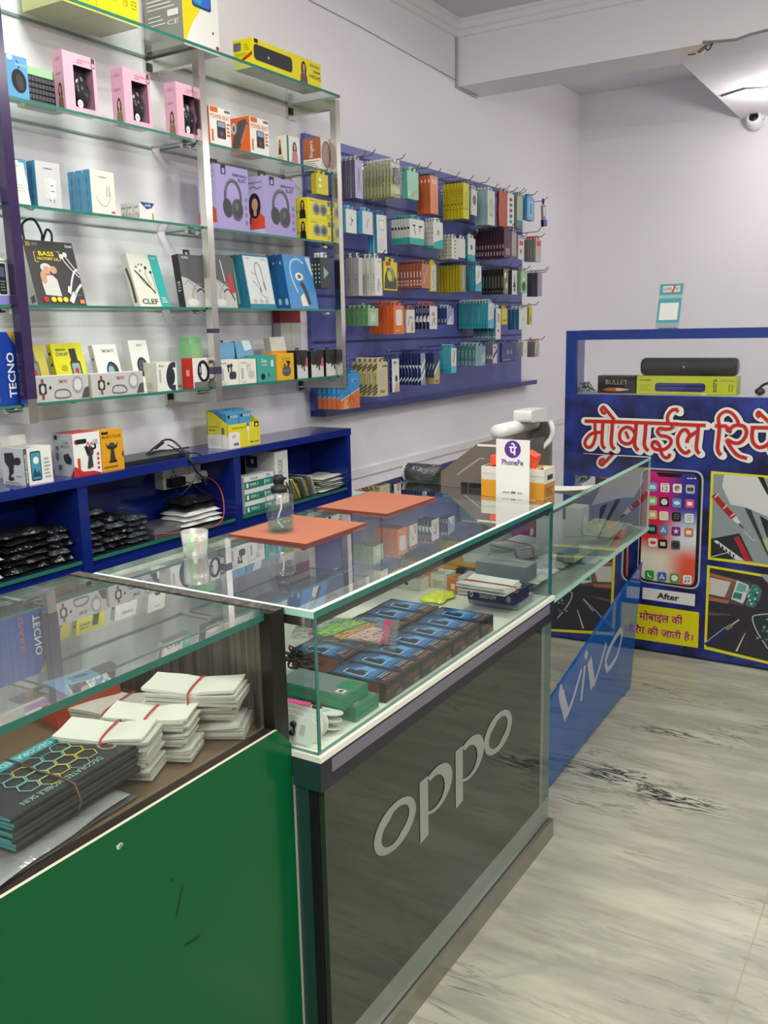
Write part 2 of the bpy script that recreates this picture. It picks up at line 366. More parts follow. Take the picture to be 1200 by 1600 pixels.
# ------------------------------------------------------------------ glass wall shelves on steel uprights
SH = [2.42, 2.13, 1.855, 1.587, 1.315]
POSTY = [.88, 1.65, 2.42, 3.205]
XS = -2.19
FILMP = mat('382a4e', .18, key='purple_protective_film', vary=.3, bscale=25)
for i, y in enumerate(POSTY):
    if i == 0: continue
    t = thing('shelf_upright', ['', 'steel shelf upright still wrapped in purple film, left of the three', 'bare steel shelf upright between the two full shelf bays', 'steel shelf upright at the right end beside the blue pegboard'][i], 'shelf frame', (XW, y, 0))
    w = .015
    MB().box((.207, -w, 1.262), (.235, w, 2.40), STEEL).build('post', t)
    for z in (1.262, 2.365):
        MB().box((.012, -w*.8, z), (.207, w*.8, z+.04), STEEL).build('bracket', t)
        MB().box((0, -.03, z-.012), (.012, .03, z+.05), STEEL).box((.012, -.024, z+.005), (.016, -.012, z+.03), BLACK).build('wall_plate', t)
    for z in SH[1:]:
        for s in (-1, 1):
            if i == 3 and s == 1: continue
            MB().tube([(.165, s*.01, z-.017), (.165, s*(w+.028), z-.017)], .008, STEEL, 8).build('shelf_peg', t)
    if i == 1: MB().box((.206, -w-.001, 1.33), (.2365, w+.001, 2.36), FILMP).build('protective_film', t)
    if i == 2:
        for a, b in ((1.50, 1.515), (1.36, 1.385)): MB().box((.206, -w-.001, a), (.2365, w+.001, b), mat('3d3a52', .35, key='torn_film', vary=.4, bscale=60)).build('film_scrap', t)
    if i == 3: MB().box((.212, w, 1.27), (.2365, w+.001, 1.50), FILMP).build('protective_film', t)
t = thing('glass_shelf', 'long top glass shelf lying over the steel uprights', 'shelf', (0, 0, 0))
slab(MB(), (XW+.004, .9, SH[0]-.010), (-2.165, 3.225, SH[0]), SHELFGLASS, EDGE).build('glass_pane', t)
for b in range(3):
    y0, y1 = POSTY[b]+.02, POSTY[b+1]-.02
    for k, z in enumerate(SH[1:]):
        o = slab(MB(), (XW+.004, y0, z-.008), (XS, y1, z), SHELFGLASS, EDGE).build('glass_shelf')
        tag(o, 'clear glass shelf, %s, %s' % (['second level', 'third level', 'fourth level', 'lowest level'][k], ['cut by the left edge of the photo', 'in the bay between left and middle uprights', 'in the bay beside the pegboard'][b]), 'shelf', 'glass shelves on the wall')
# small wire along the wall
tag(MB().tube([onx(640, 0, XW+.006), onx(713, 52, XW+.006), onx(713, 136, XW+.006), onx(745, 152, XW+.006)], .006, mat('b7b2bd', .6), 5).build('wall_cable'), 'thin painted cable clipped along the upper wall and down the beam corner', 'cable')
tag(MB().tube([onx(483, 0, XW+.003), onx(560, 40, XW+.003), onx(640, 85, XW+.003), onx(712, 125, XW+.003)], .0025, mat('b7b2bd', .6), 4).build('wall_cable'), 'hairline cable running down across the bare wall above the shelves', 'cable')

# ------------------------------------------------------------------ blue back counter with open cubbies
t = thing('wall_cabinet', 'long low blue laminate cabinet with open cubbies under the glass shelves', 'cabinet', (0, 0, 0))
BT = 1.085
MB().box((XW, .4, BT-.028), (-2.18, 3.262, BT), BLUE).build('top', t)
MB().box((XW, .4, .05), (XW+.012, 3.25, BT-.028), BLUE).build('back_panel', t)
MB().box((XW+.012, 3.235, 0), (-2.182, 3.258, BT-.028), BLUE).build('end_panel', t)
for y in (.98, 1.81, 2.515): MB().box((XW+.012, y-.018, 0), (-2.184, y+.018, BT-.028), BLUE).build('divider', t)
MB().box((XW+.012, .4, .80), (-2.195, 3.235, .818), BLUE).box((-2.2, .4, 0), (-2.19, 3.235, .80), BLUE).build('lower_front', t)
CS = .832
for y0, y1 in ((1.0, 1.79), (1.83, 2.495), (2.535, 3.233)):
    slab(MB(), (XW+.014, y0, CS-.012), (-2.188, y1, CS), mat('16242c', .04, spec=.7, key='dark_cubby_glass'), EDGED).build('cubby_shelf', t)
# ------------------------------------------------------------------ blue pegboard on the wall
t = thing('pegboard', 'large blue slatted display board with hooks on the wall', 'display board', (0, 0, 0))
PB = XW+.022
PBLUE = mat('5a63aa', .36, key='pegboard_blue', vary=.10, bscale=4)
MB().box((XW+.002, 3.27, 1.155), (PB, 5.575, 2.312), PBLUE).build('board', t)
m = MB()
for z in (1.45, 1.65, 1.86, 2.08, 2.27): m.box((PB, 3.275, z-.006), (PB+.0015, 5.573, z+.006), mat('2b3170', .5))
m.build('slot', t)
MB().box((XW+.002, 3.27, 1.128), (-2.318, 5.70, 1.155), BLUE).build('ledge', t)

# ------------------------------------------------------------------ first showcase (dark glass front)
def logo_oppo(mb, X, y0, z0, y1, z1, m):
    """four letters o p p o with slanted thick-thin strokes"""
    H = z1-z0; Wd = y1-y0; xh = H*.70; zb = z0+H*.30
    def ring(c, rx, rz, tk):
        n = 36; v = []
        for q in range(n):
            a = 2*math.pi*q/n
            v.append((X, c+rx*math.cos(a), zb+xh/2+rz*math.sin(a)))
            k = tk*(1.0-.45*abs(math.cos(a-.6)))
            v.append((X, c+(rx-k*1.25)*math.cos(a), zb+xh/2+(rz-k*.62)*math.sin(a)))
        mb.add(v, [[2*q+1, 2*q, (2*q+2) % (2*n), (2*q+3) % (2*n)] for q in range(n)], m)
    w = Wd/4; tk = w*.22
    ring(y0+w*.5, w*.50, xh*.5, tk); ring(y1-w*.5, w*.50, xh*.5, tk)
    for s in (0, 1):
        c = y0+w*(1.5+s)
        ya = c-w*.40; mb.add([(X, ya, z0), (X, ya+tk, z0+.004), (X, ya+tk, zb+xh*.97), (X, ya, zb+xh*.97)], [[0, 1, 2, 3]], m)
        n = 22; v = []
        for q in range(n+1):
            a = math.radians(-138+q*262/n); k = tk*(.62+.38*math.cos(a-.5))
            v.append((X+.0004, c+w*.05+w*.45*math.cos(a), zb+xh/2+xh*.5*math.sin(a))); v.append((X+.0004, c+w*.05+(w*.45-k*1.1)*math.cos(a), zb+xh/2+(xh*.5-k*.65)*math.sin(a)))
        mb.add(v, [[2*q+1, 2*q, 2*q+2, 2*q+3] for q in range(n)], m)
OX0, OX1, OY0, OY1, OT, OD = -1.468, -.905, 1.222, 2.355, 1.02, .752
t = thing('display_counter', 'glass showcase with a dark reflective glass front and grey lettering', 'counter', (0, 0, 0))
slab(MB(), (OX0, OY0, OT-.012), (OX1, OY1, OT), TOPGLASS, EDGE, l=EDGEL).build('top_glass', t)
m = MB(); RIM = mat('f4f3e6', .35, key='white_rim_tape')
m.box((OX0+.002, OY0+.03, OT-.022), (OX0+.034, OY1-.03, OT-.0122), RIM).box((OX0+.002, OY1-.03, OT-.022), (OX1-.012, OY1-.002, OT-.0122), RIM)
m.build('rim_strip', t)
GLINT = mat('dfe8e0', .1, spec=.8, key='painted_edge_highlight')  # opaque white strips stand in for light catching the polished glass edge
MB().box((OX1-.011, OY0+.008, OT), (OX1-.002, OY1-.004, OT+.0005), GLINT).build('edge_highlight', t)
MB().box((OX0+.004, OY0+.001, OT), (OX1-.002, OY0+.008, OT+.0005), GLINT).build('edge_highlight', t)
GD = mat('4c5052', .35, metal=.4, key='dark_grey_strip')
MB().box((OX1-.022, OY0+.002, OT-.03), (OX1-.008, OY1-.002, OT-.0122), GD).box((OX0+.03, OY0+.002, OT-.03), (OX1-.022, OY0+.012, OT-.0122), STEEL).build('top_frame', t)
slab(MB(), (OX1-.008, OY0+.008, OD), (OX1, OY1, OT-.012), CLEAR, EDGE).build('front_glass', t)
slab(MB(), (OX0, OY0, OD), (OX1, OY0+.008, OT-.012), CLEAR, EDGE).build('side_glass', t)
slab(MB(), (OX0, OY1-.008, OD), (OX1-.008, OY1, OT-.012), CLEAR, EDGE).build('side_glass', t)
MB().box((OX0-.012, OY0-.006, OD-.012), (OX1+.008, OY1+.006, OD-.001), mat('e9e9dc', .3, key='white_deck', spec=.7)).build('deck', t)
DK = mat('33313a', .3, metal=.5, key='dark_band'); GRY = mat('6f6c78', .35, key='grey_stripe'); DKG = mat('22403a', .25, key='dark_green_side')
MB().box((OX0-.01, OY0-.004, .682), (OX1+.006, OY1+.004, OD-.012), DK, l=DKG).box((OX1+.006, OY0+.03, .708), (OX1+.0072, OY1-.03, .734), GRY).build('band', t)
PANEL = mat('2c382c', .03, spec=.5, ior=1.5, key='dark_green_glass_panel')
FR = mat('3c4741', .06, spec=.5, ior=1.7, key='green_glass_border')
m = MB().box((OX1-.012, OY0+.012, .06), (OX1, OY1, .682), PANEL, r=EDGE)
m.box((OX1, OY0+.012, .062), (OX1+.0008, OY1-.002, .132), mat('717d74', .08, ior=1.6)).box((OX1, OY1-.072, .132), (OX1+.0008, OY1-.05, .68), mat('66726a', .08, ior=1.6)).box((OX1, OY1-.05, .132), (OX1+.0008, OY1-.001, .68), mat('4d5f58', .08, ior=1.6))
logo_oppo(m, OX1+.0012, 1.395, .385, 2.08, .535, mat('8d948d', .12, key='frosted_lettering'))
m.build('front_panel', t)
MB().box((OX0, OY0+.012, .06), (OX1-.03, OY1-.012, .682), mat('39403b', .5)).build('carcass', t)
MB().box((OX0, OY0+.002, .06), (OX1-.05, OY0+.012, .682), DKG).box((OX1-.05, OY0+.002, .06), (OX1-.028, OY0+.011, .682), DKG).box((OX1-.068, OY0-.006, .06), (OX1-.058, OY0+.002, .70), mat('c9c9c2', .4)).box((OX1-.028, OY0+.004, .06), (OX1-.012, OY0+.011, .682), BLACK).build('side_panel', t)
MB().box((OX0-.008, OY0-.002, 0), (OX1+.014, OY1+.010, .058), mat('a09d92', .3, metal=.85, key='worn_steel_plinth', vary=.2, bscale=12)).build('plinth', t)

# ------------------------------------------------------------------ second showcase (blue front with white script lettering)
VX1, VX0, VY0, VT, VD, VA = -.921, -1.56, 2.385, 1.0, .722, math.radians(1.45)
VLEN, VDEP, VREC = 1.11, .66, .075
t = thing('display_counter', 'glass showcase with a glossy blue lettered front behind the first', 'counter', (VX1, VY0, 0), (0, 0, VA))
slab(MB(), (-VDEP, 0, VT-.012), (0, VLEN, VT), TOPGLASS, EDGEL).build('top_glass', t)
MB().box((-.02, 0, VT-.026), (-.008, VLEN-.01, VT-.0122), GD).build('top_frame', t)
slab(MB(), (-.007, 0, VD), (0, VLEN, VT-.012), CLEAR, EDGEL).build('front_glass', t)
slab(MB(), (-VDEP, VLEN-.007, VD), (-.007, VLEN, VT-.012), CLEAR, EDGEL).build('side_glass', t)
slab(MB(), (-VDEP, 0, VD-.012), (.002, VLEN+.008, VD-.0005), mat('aab5ab', .15, spec=.6, key='grey_glass_deck'), EDGEL, f=EDGEL).build('deck', t)
MB().box((-VDEP+.01, .012, .0), (-VREC-.014, VLEN+.02, VD-.012), mat('0d0f14', .3)).build('carcass', t)
MIR = mat('c9ccd0', .015, metal=1, key='mirror_glass')
MB().box((-VREC-.013, .012, .012), (-VREC-.006, VLEN+.025, VD-.012), MIR, r=EDGE).build('mirror_panel', t)
VB = mat('045099', .05, spec=.5, ior=1.6, key='glossy_blue_panel')
VN = Vector((math.cos(VA), math.sin(VA), 0)); VU = Vector((-math.sin(VA), math.cos(VA), 0)); VO = Vector((VX1, VY0, 0))
def vp(px, py):
    """point of the recessed front plane shown at a photograph pixel, in the counter's own (along, up) frame"""
    d = ray(px, py); k = ((VO-VN*VREC)-CAM).dot(VN)/d.dot(VN); p = CAM+d*k-VO; return p.dot(VU), p.z
pl = [vp(862, 1062), vp(858, 1250), vp(972, 1108), vp(983, 1095), vp(1004, 878)]
yz = list(pl); yz[1] = (.014, .012); yz[0] = (.014, yz[0][1]-.11); yz[2] = (yz[2][0], max(yz[2][1], .012)); 
m = MB().prism(yz, -VREC-.006, -VREC, VB, 'x')
VL = mat('a9adb8', .15, key='silver_script')
def vst(pts, w): m.art((-VREC, 0, 0), Y3, Z3, 1, 1, [('s', [vp(820+x/4, 900+y/4) for x, y in pts], w, VL, 5)])
vst([(234, 700), (228, 740), (262, 875)], .05); vst([(262, 870), (300, 770), (355, 580)], .02)
vst([(375, 560), (350, 780)], .024); vst([(388, 470), (376, 515)], .033)
vst([(403, 525), (425, 690)], .05); vst([(430, 685), (470, 560), (508, 420)], .02)
vst([(598, 335), (540, 430), (505, 530), (515, 590)], .026); vst([(515, 590), (570, 510), (605, 380), (598, 335)], .022)
m.build('blue_panel', t)

# ------------------------------------------------------------------ near showcase with the green front
GX0, GX1, GY1, GT, GDK = -1.50, -.978, 1.192, 1.02, .80
t = thing('display_counter', 'near showcase with scratched green front panel and dark laminate body', 'counter', (0, 0, 0))
LAM = bpy.data.materials.new('dark_wood_laminate'); LAM.use_nodes = True
nt = LAM.node_tree; b = nt.nodes['Principled BSDF']; tc = nt.nodes.new('ShaderNodeTexCoord'); mp = nt.nodes.new('ShaderNodeMapping'); mp.inputs['Scale'].default_value = (120, 120, 1.5)
no = nt.nodes.new('ShaderNodeTexNoise'); no.inputs['Scale'].default_value = 1; no.inputs['Detail'].default_value = 5; cr_ = nt.nodes.new('ShaderNodeValToRGB')
cr_.color_ramp.elements[0].position = .3; cr_.color_ramp.elements[0].color = (*lin('1d1a18'), 1); cr_.color_ramp.elements[1].position = .75; cr_.color_ramp.elements[1].color = (*lin('6b635a'), 1)
nt.links.new(tc.outputs['Object'], mp.inputs[0]); nt.links.new(mp.outputs[0], no.inputs['Vector']); nt.links.new(no.outputs['Fac'], cr_.inputs[0]); nt.links.new(cr_.outputs[0], b.inputs['Base Color']); b.inputs['Roughness'].default_value = .35
slab(MB(), (GX0, -.3, GT-.012), (GX1, GY1-.004, GT), TOPGLASS, EDGED).build('top_glass', t)
slab(MB(), (GX1-.008, -.3, GDK), (GX1, GY1-.004, GT-.012), glass('clear_front_glass', (.95, .97, .95), refl=1.2), EDGED).build('front_glass', t)
MB().box((GX0, GY1, .2), (GX1+.012, GY1+.024, GT+.002), LAM, f=mat('17120f', .3)).build('end_board', t)
MB().box((GX1-.012, GY1-.016, GDK), (GX1+.012, GY1, GT+.001), mat('1b1512', .3)).build('corner_trim', t)
MB().box((GX0, -.3, .2), (GX0+.015, GY1, GT-.014), LAM).build('back_panel', t)
MB().box((GX0+.015, -.3, GDK-.02), (GX1-.008, GY1, GDK), mat('6d5844', .4, key='brown_deck', vary=.2, bscale=9)).build('deck', t)
MB().box((GX1-.008, -.3, GDK-.03), (GX1+.010, GY1, GDK+.006), mat('2e2622', .35)).build('deck_rim', t)
MB().box((GX0+.015, -.3, .02), (GX1-.012, GY1, GDK-.03), mat('2a2421', .6)).build('carcass', t)
GP = mat('075c32', .18, spec=.25, key='green_panel', vary=.06, bscale=2.2)
m = MB().prism([(-.3, 0.0), (1.216, 0.0), (1.216, .765), (1.178, .806), (-.3, .806)], GX1+.010, GX1+.016, GP, 'x', side=mat('cfc9b4', .5))
def gp(px, py): p = onx(px, py, GX1+.016); return p.y, p.z
SC = mat('0a2c1b', .5); SCW = mat('c9cfc4', .5)
m.art((GX1+.016, 0, 0), Y3, Z3, 1, 1, [('p', [gp(183, 1328), gp(181, 1322), gp(188, 1316), gp(193, 1318), gp(187, 1326)], SCW),
   ('s', [gp(186, 1325), gp(190, 1318)], .002, SC, 0), ('s', [gp(275, 1435), gp(281, 1405), gp(285, 1385)], .002, SC, 3), ('s', [gp(288, 1478), gp(300, 1470), gp(312, 1462)], .004, SC, 3), ('s', [gp(268, 1372), gp(268.5, 1378)], .003, SC, 0)])
m.art((GX1+.016, 0, 0), Y3, Z3, 1, 1, [('s', [(.80, .155), (.822, .14), (.845, .16)], .02, mat('dfe3dc', .4), 4)])
m.build('green_panel', t)
# ------------------------------------------------------------------ cartons
def pm(h, r=.42):
    g = ''.join('%02x' % round(int(h[i:i+2], 16)*.935) for i in (0, 2, 4)); return mat(g, r, key='print_'+g)
PW, PK, PG, PY, PR = pm('efeee8'), pm('1c1c1e'), pm('6f7074'), pm('ecd91a'), pm('c62a24')
def carton(name, label, cat, P, w, h, d, front, side=None, top=None, items=(), sitems=(), titems=(), lean=0, yaw=0, group=None, tab=None, lid=None, bottom=None, back=None):
    """box whose front (printed) face looks along +X before yaw; P = its front left bottom corner"""
    side = side or front; top = top or front
    mb = MB().box((-d, 0, 0), (0, w, h), front, l=side, r=side, t=top, b=bottom or side, k=back or side)
    if items: mb.art((0, 0, 0), Y3, Z3, w, h, items)
    if sitems: mb.art((-d, 0, 0), X3, Z3, d, h, sitems)
    if titems: mb.art((0, 0, h), Y3, (-1, 0, 0), w, d, titems)
    rot = (0, -math.radians(lean), math.radians(yaw))
    if tab:
        t = thing(name, label, cat, P, rot, group); mb.build('box', t)
        c, tw, th, m = tab
        k = MB(); y0, y1, x = c*w-tw/2, c*w+tw/2, -d*.5
        k.box((x-.001, y0, h), (x+.001, y0+tw*.28, h+th), m).box((x-.001, y1-tw*.28, h), (x+.001, y1, h+th), m).box((x-.001, y0+tw*.28, h+th*.6), (x+.001, y1-tw*.28, h+th), m).box((x-.001, y0+tw*.28, h), (x+.001, y1-tw*.28, h+th*.15), m)
        k.build('hang_tab', t); return t
    return tag(mb.build(name, None, P, rot), label, cat, group)
def on(shelf, pxL, pxF, pxR, ytop, inset=.012, dmax=.19, depth=None, lean=0):
    """where a carton stands on a wall shelf: left-back, front-left and front-right columns and top row of the photo"""
    z = SH[shelf] if isinstance(shelf, int) else BT
    X = (XS if isinstance(shelf, int) else -2.185)-inset
    y0, y1 = Yat(pxF, X, z), Yat(pxR, X, z); h = Zat(ytop, X, y0)-z
    if depth is None:
        a = X
        while a > XW+.008 and proj((a, y0, z))[0] > pxL: a -= .002
        depth = X-a
    if lean: h /= math.cos(math.radians(lean))
    return dict(P=(X, y0, z+.0005), w=y1-y0, h=h, d=min(depth, dmax), lean=lean)
def put(name, label, cat, where, front, **k): k.setdefault('lean', where['lean']); return carton(name, label, cat, where['P'], where['w'], where['h'], where['d'], front, **{a: b for a, b in k.items()})
# small printed motifs -----------------------------------------------------------
SKIN, HAIR = pm('c99b7d'), pm('1d1714')
def figure(cx, y0, h, top, asp=1.0, hair=HAIR):
    """printed half-length portrait of a generic person; asp = face h / face w"""
    w = h*asp
    return [('e', cx, y0+h*.62, w*.21, h*.33, hair), ('p', [(cx-w*.32, y0), (cx+w*.32, y0), (cx+w*.26, y0+h*.4), (cx+w*.08, y0+h*.52), (cx-w*.08, y0+h*.52), (cx-w*.26, y0+h*.4)], top),
            ('r', cx-w*.05, y0+h*.46, cx+w*.05, y0+h*.6, SKIN), ('e', cx, y0+h*.7, w*.105, h*.15, SKIN)]
def lines(x0, x1, y0, y1, n, m, t=.35):
    s = (y1-y0)/n; return [('r', x0, y0+i*s, x0+(x1-x0)*(1-.25*((i*7) % 3)/2), y0+i*s+s*t, m) for i in range(n)]
TABW = pm('2b2b2e')
# ---- top shelf
c = on(0, 70, 97, 151.5, -70, depth=.17)
put('appliance_carton', 'yellow carton on top shelf, left of two, cut by the photo top', 'carton', c, PY, side=pm('e3d98a'), bottom=pm('c9bd66'), items=[('t', 'HB', .45, .2, .8, .32, PG)], group='yellow cartons on the top shelf')
c = on(0, 120, 153, 218, -70, depth=.17)
put('appliance_carton', 'yellow carton on top shelf, right of two, with small print', 'carton', c, PY, side=pm('e3d98a'), bottom=pm('c9bd66'), items=[('v', 'GS', .62, .3, .74, .42, pm('8c8420')), ('v', '123', .82, .3, .95, .45, pm('8c8420'))]+lines(.1, .5, .33, .4, 2, pm('b5aa30')), group='yellow cartons on the top shelf')
c = on(0, 232, 288, 344, -60, depth=.17)
WD = pm('e8e8e0')
put('speaker_carton', 'large yellow and white carton with phone picture on top shelf', 'carton', c, PW, side=pm('8b8c86'),
    items=[('p', [(0, .0), (.28, .33), (.62, .62), (1, 1), (0, 1)], PY), ('g', .27, .52, .8, 1.3, .06, pm('22356f')), ('g', .3, .55, .77, 1.26, .05, pm('3a6fd0')), ('p', [(.3, .6), (.5, .56), (.77, .9), (.77, 1.2), (.3, 1.2)], pm('38a5c4')), ('e', .54, .95, .19, .17, pm('1f2b33')), ('e', .93, .09, .05, .025, PR), ('r', .8, .25, .84, .28, PK)],
    sitems=lines(.08, .8, .5, .95, 9, WD, .3)+lines(.1, .55, .3, .45, 3, WD, .3)+[('t', 'CE', .6, .27, .9, .33, WD), ('r', .62, .38, .9, .46, WD)])
c = on(0, 366, 395, 502, 58, inset=.0)
put('soundbar_carton', 'long yellow soundbar carton lying at the right end of top shelf', 'carton', c, pm('efe11c'), side=pm('f0e31a'), bottom=pm('8f8a3d'),
    items=[('g', .02, .28, .56, .82, .035, pm('3a3b3d')), ('g', .03, .32, .55, .78, .03, pm('303133')), ('e', .22, .5, .01, .04, PW), ('r', .03, .86, .08, 1.0, PK), ('t', 'ZEBRONICS', .82, .78, .98, .88, PG), ('t', 'SOUNDBAR', .88, .58, .99, .68, PK), ('t', 'HIGHS', .82, .36, .99, .5, pm('5b5612'))]+figure(.73, .0, .92, pm('7b4b52'), .2),
    sitems=[('g', .02, .62, .42, .9, .05, PG), ('p', [(.3, .18), (1, .42), (1, .55), (.3, .28)], PR)]+lines(.1, .9, .42, .56, 3, pm('a89f1a'), .3)+lines(.6, .85, .62, .85, 3, pm('a89f1a'), .3))
# ---- second level, left bay
def mouse_pic(cx, cy, rx, ry, m=PK): return [('e', cx, cy, rx, ry, m, 8), ('s', [(cx-.02, cy+ry), (cx+.05, cy+ry*1.3), (cx-.06, cy+ry*1.7)], .03, m), ('e', cx+.03, cy-.02, rx*.5, ry*.7, pm('3d3b3c'), 8)]
c = on(1, 2, 8, 47, 81, depth=.05)
put('mouse_carton', 'small sky blue carton with black mouse picture on second shelf', 'carton', c, pm('5f9fd0'), items=mouse_pic(.62, .42, .3, .28)+[('t', 'ZEBRONICS', .5, .78, .95, .83, pm('d8e8f4')), ('e', .3, .93, .12, .06, PW)])
c = on(1, 30, 40, 98, 100, inset=.06, depth=.035)
kb = [('r', .0, .0, 1, .80, pm('2a2b2f'))]
for r in range(5):
    for q in range(11): kb.append(('r', .02+q*.088, .08+r*.14, .02+q*.088+.07, .08+r*.14+.1, pm('54555b')))
put('keyboard_carton', 'keyboard carton with pale green top behind the blue mouse carton', 'carton', c, pm('9fcf9f'), items=kb)
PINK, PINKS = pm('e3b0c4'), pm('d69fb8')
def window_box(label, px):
    c = on(1, *px); w, h, d = c['w'], c['h'], c['d']
    t = thing('mouse_carton', label, 'carton', c['P'], (0, 0, 0), 'pink window cartons on the second shelf')
    m = MB(); a, b, e, f = w*.3, w*.9, h*.10, h*.80; DK_ = mat('3a3338', .5)
    m.add([(0, 0, 0), (0, w, 0), (0, w, e), (0, 0, e)], [[0, 1, 2, 3]], PINK).add([(0, 0, f), (0, w, f), (0, w, h), (0, 0, h)], [[0, 1, 2, 3]], PINK)
    m.add([(0, 0, e), (0, a, e), (0, a, f), (0, 0, f)], [[0, 1, 2, 3]], PINK).add([(0, b, e), (0, w, e), (0, w, f), (0, b, f)], [[0, 1, 2, 3]], PINK)
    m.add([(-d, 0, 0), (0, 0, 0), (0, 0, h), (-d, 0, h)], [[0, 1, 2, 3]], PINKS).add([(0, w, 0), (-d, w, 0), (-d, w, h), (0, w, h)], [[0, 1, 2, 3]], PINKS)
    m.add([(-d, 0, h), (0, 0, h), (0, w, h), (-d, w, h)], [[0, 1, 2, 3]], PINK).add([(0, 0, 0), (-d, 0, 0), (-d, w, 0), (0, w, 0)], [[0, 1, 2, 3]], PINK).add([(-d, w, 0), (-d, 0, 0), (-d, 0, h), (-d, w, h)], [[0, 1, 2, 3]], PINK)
    q = -d*.75
    m.add([(q, a, e), (q, b, e), (q, b, f), (q, a, f)], [[0, 1, 2, 3]], DK_).add([(0, a, e), (q, a, e), (q, a, f), (0, a, f)], [[0, 3, 2, 1]], pm('8d6478')).add([(0, b, e), (q, b, e), (q, b, f), (0, b, f)], [[0, 1, 2, 3]], pm('9a7088')).add([(0, a, f), (q, a, f), (q, b, f), (0, b, f)], [[0, 3, 2, 1]], DK_).add([(0, a, e), (q, a, e), (q, b, e), (0, b, e)], [[0, 1, 2, 3]], pm('d8b6c4'))
    m.art((0, 0, 0), Y3, Z3, w, h, [('t', 'ZEBRONICS', .42, .885, .82, .915, pm('a06880')), ('t', 'MOUSE', .42, .84, .6, .865, pm('a06880')), ('r', .86, .82, .97, .99, pm('55454c')), ('g', .88, .83, .95, .9, .03, PINK), ('e', .44, .16, .085, .07, PW), ('e', .44, .16, .05, .04, pm('b9b9bd'))])
    m.art((-d, 0, 0), X3, Z3, d, h, figure(.55, .0, .5, pm('7a6a4a'), 1.7)+[('t', 'SILENT', .25, .6, .75, .64, pm('a06880')), ('r', .3, .85, .7, .9, pm('c48aa4'))])
    m.build('box', t)
    k = MB(); k.T = Matrix.Translation((-d*.33, (a+b)/2-.0005, h*.42)) @ Matrix.Rotation(.15, 4, 'X')
    k.ball((0, 0, 0), (d*.3, w*.235, h*.25), mat('26262a', .18), 18, 12)
    k.tube([(d*.14, 0, h*.205), (d*.24, 0, h*.13)], .004, mat('55555a', .3))
    k.build('computer_mouse', t)
for lb, px in (('pink carton with mouse behind a window, left of three, beside the keyboard', (89, 104, 155, 77)), ('pink carton with mouse behind a window, middle one of three', (179, 197, 239, 104)), ('pink carton with mouse behind a window, beside the middle upright', (261, 279, 314, 127))): window_box(lb, px)
# ---- second level, right bay
OR = pm('e2641e')
spk = [('r', .05, .86, .4, .99, OR), ('r', .72, .9, .98, .97, PG), ('t', 'POWER BEAT', .06, .70, .95, .82, OR), ('g', .34, .2, .75, .66, .05, pm('2b2b30')), ('r', .38, .5, .72, .64, pm('9aa3b5')), ('e', .55, .32, .15, .12, pm('3b3b42')), ('e', .55, .32, .05, .045, PR), ('r', .08, .1, .16, .4, OR)]+lines(.8, .95, .3, .68, 4, OR, .5)
for lb, px in (('orange and white speaker carton beside the middle upright', (321, 329, 362, 164)), ('orange and white speaker carton turned to show its orange side', (361, 392, 421, 181))):
    c = on(1, *px)
    put('speaker_carton', lb, 'carton', c, PW, side=OR, top=pm('3a3230'), items=spk, group='orange and white speaker cartons',
        sitems=[('p', [(.1, .1), (.5, .2), (.95, .75), (.8, .95), (.45, .9), (.2, .5)], pm('55504d')), ('p', [(.5, .3), (.62, .28), (.92, .75), (.85, .8)], pm('d07a62')), ('e', .22, .72, .14, .16, pm('c9c5be')), ('e', .22, .72, .06, .07, PG)])
c = on(1, 432, 449, 473, 211)
put('earphone_carton', 'small white carton with pictures of people on second shelf', 'carton', c, pm('e2e4dc'), side=pm('e8e8d2'), items=[('r', 0, 0, .12, 1, pm('2f7563')), ('r', .85, 0, 1, 1, pm('24386f'))]+figure(.5, .05, .8, pm('c07a80'), .8), sitems=figure(.4, .3, .6, pm('3d3b36'), .7)+lines(.15, .8, .05, .28, 3, PG, .3))
c = on(1, 475, 502, 519, 214)
put('speaker_carton', 'brown and white carton with round speaker picture at shelf end', 'carton', c, pm('d9d2cc'), side=pm('b4623e'), items=[('e', .5, .5, .42, .42, pm('8c6a66')), ('e', .5, .5, .33, .34, pm('a58680'))], sitems=[('r', 0, 0, 1, .36, PW), ('v', 'fingers', .35, .4, .62, .92, PW)]+lines(.05, .9, .08, .34, 4, pm('b4623e'), .3))
# ---- third level
LAV = pm('a79bd0'); LAVS = pm('b7a9dc')
c = on(2, -25, -22, 5, 236, depth=.08)
put('phone_carton', 'lavender and white carton on third shelf, cut by the left edge', 'carton', c, pm('d8d4e4'), items=[('r', 0, 0, 1, .3, LAV), ('v', 'R10', .7, .4, .95, .8, pm('3a3a58'))])
SKY = pm('4f97bf'); CRM = pm('e9e9dc')
c = on(2, 12, 22, 49, 246, depth=.03, lean=9)
put('earphone_carton', 'cream carton leaning behind the purple upright on third shelf', 'carton', c, CRM, items=[('t', 'realyx', .4, .85, .8, .89, PG)]+lines(.35, .8, .3, .5, 3, pm('b9b9ae'), .25))
c = on(2, 20, 34.5, 46, 248, depth=.06, inset=.03)
put('charger_carton', 'pale blue carton mostly hidden behind the grey charger carton', 'carton', c, SKY)
CHG = [('t', 'realyx', .32, .83, .7, .88, PK), ('p', [(.3, .2), (.3, .62), (.52, .66), (.52, .18)], pm('d4d5d2')), ('p', [(.52, .18), (.52, .66), (.78, .62), (.78, .24)], pm('e8e8e4')), ('r', .57, .48, .68, .5, PK), ('r', .56, .36, .74, .38, PG), ('r', .5, .14, .53, .2, PG), ('r', .66, .13, .69, .19, PG)]
def bookside(n=3): return [('v', 'realyx', .35, .1+i*.28, .62, .3+i*.28, pm('2f6d93')) for i in range(n)]
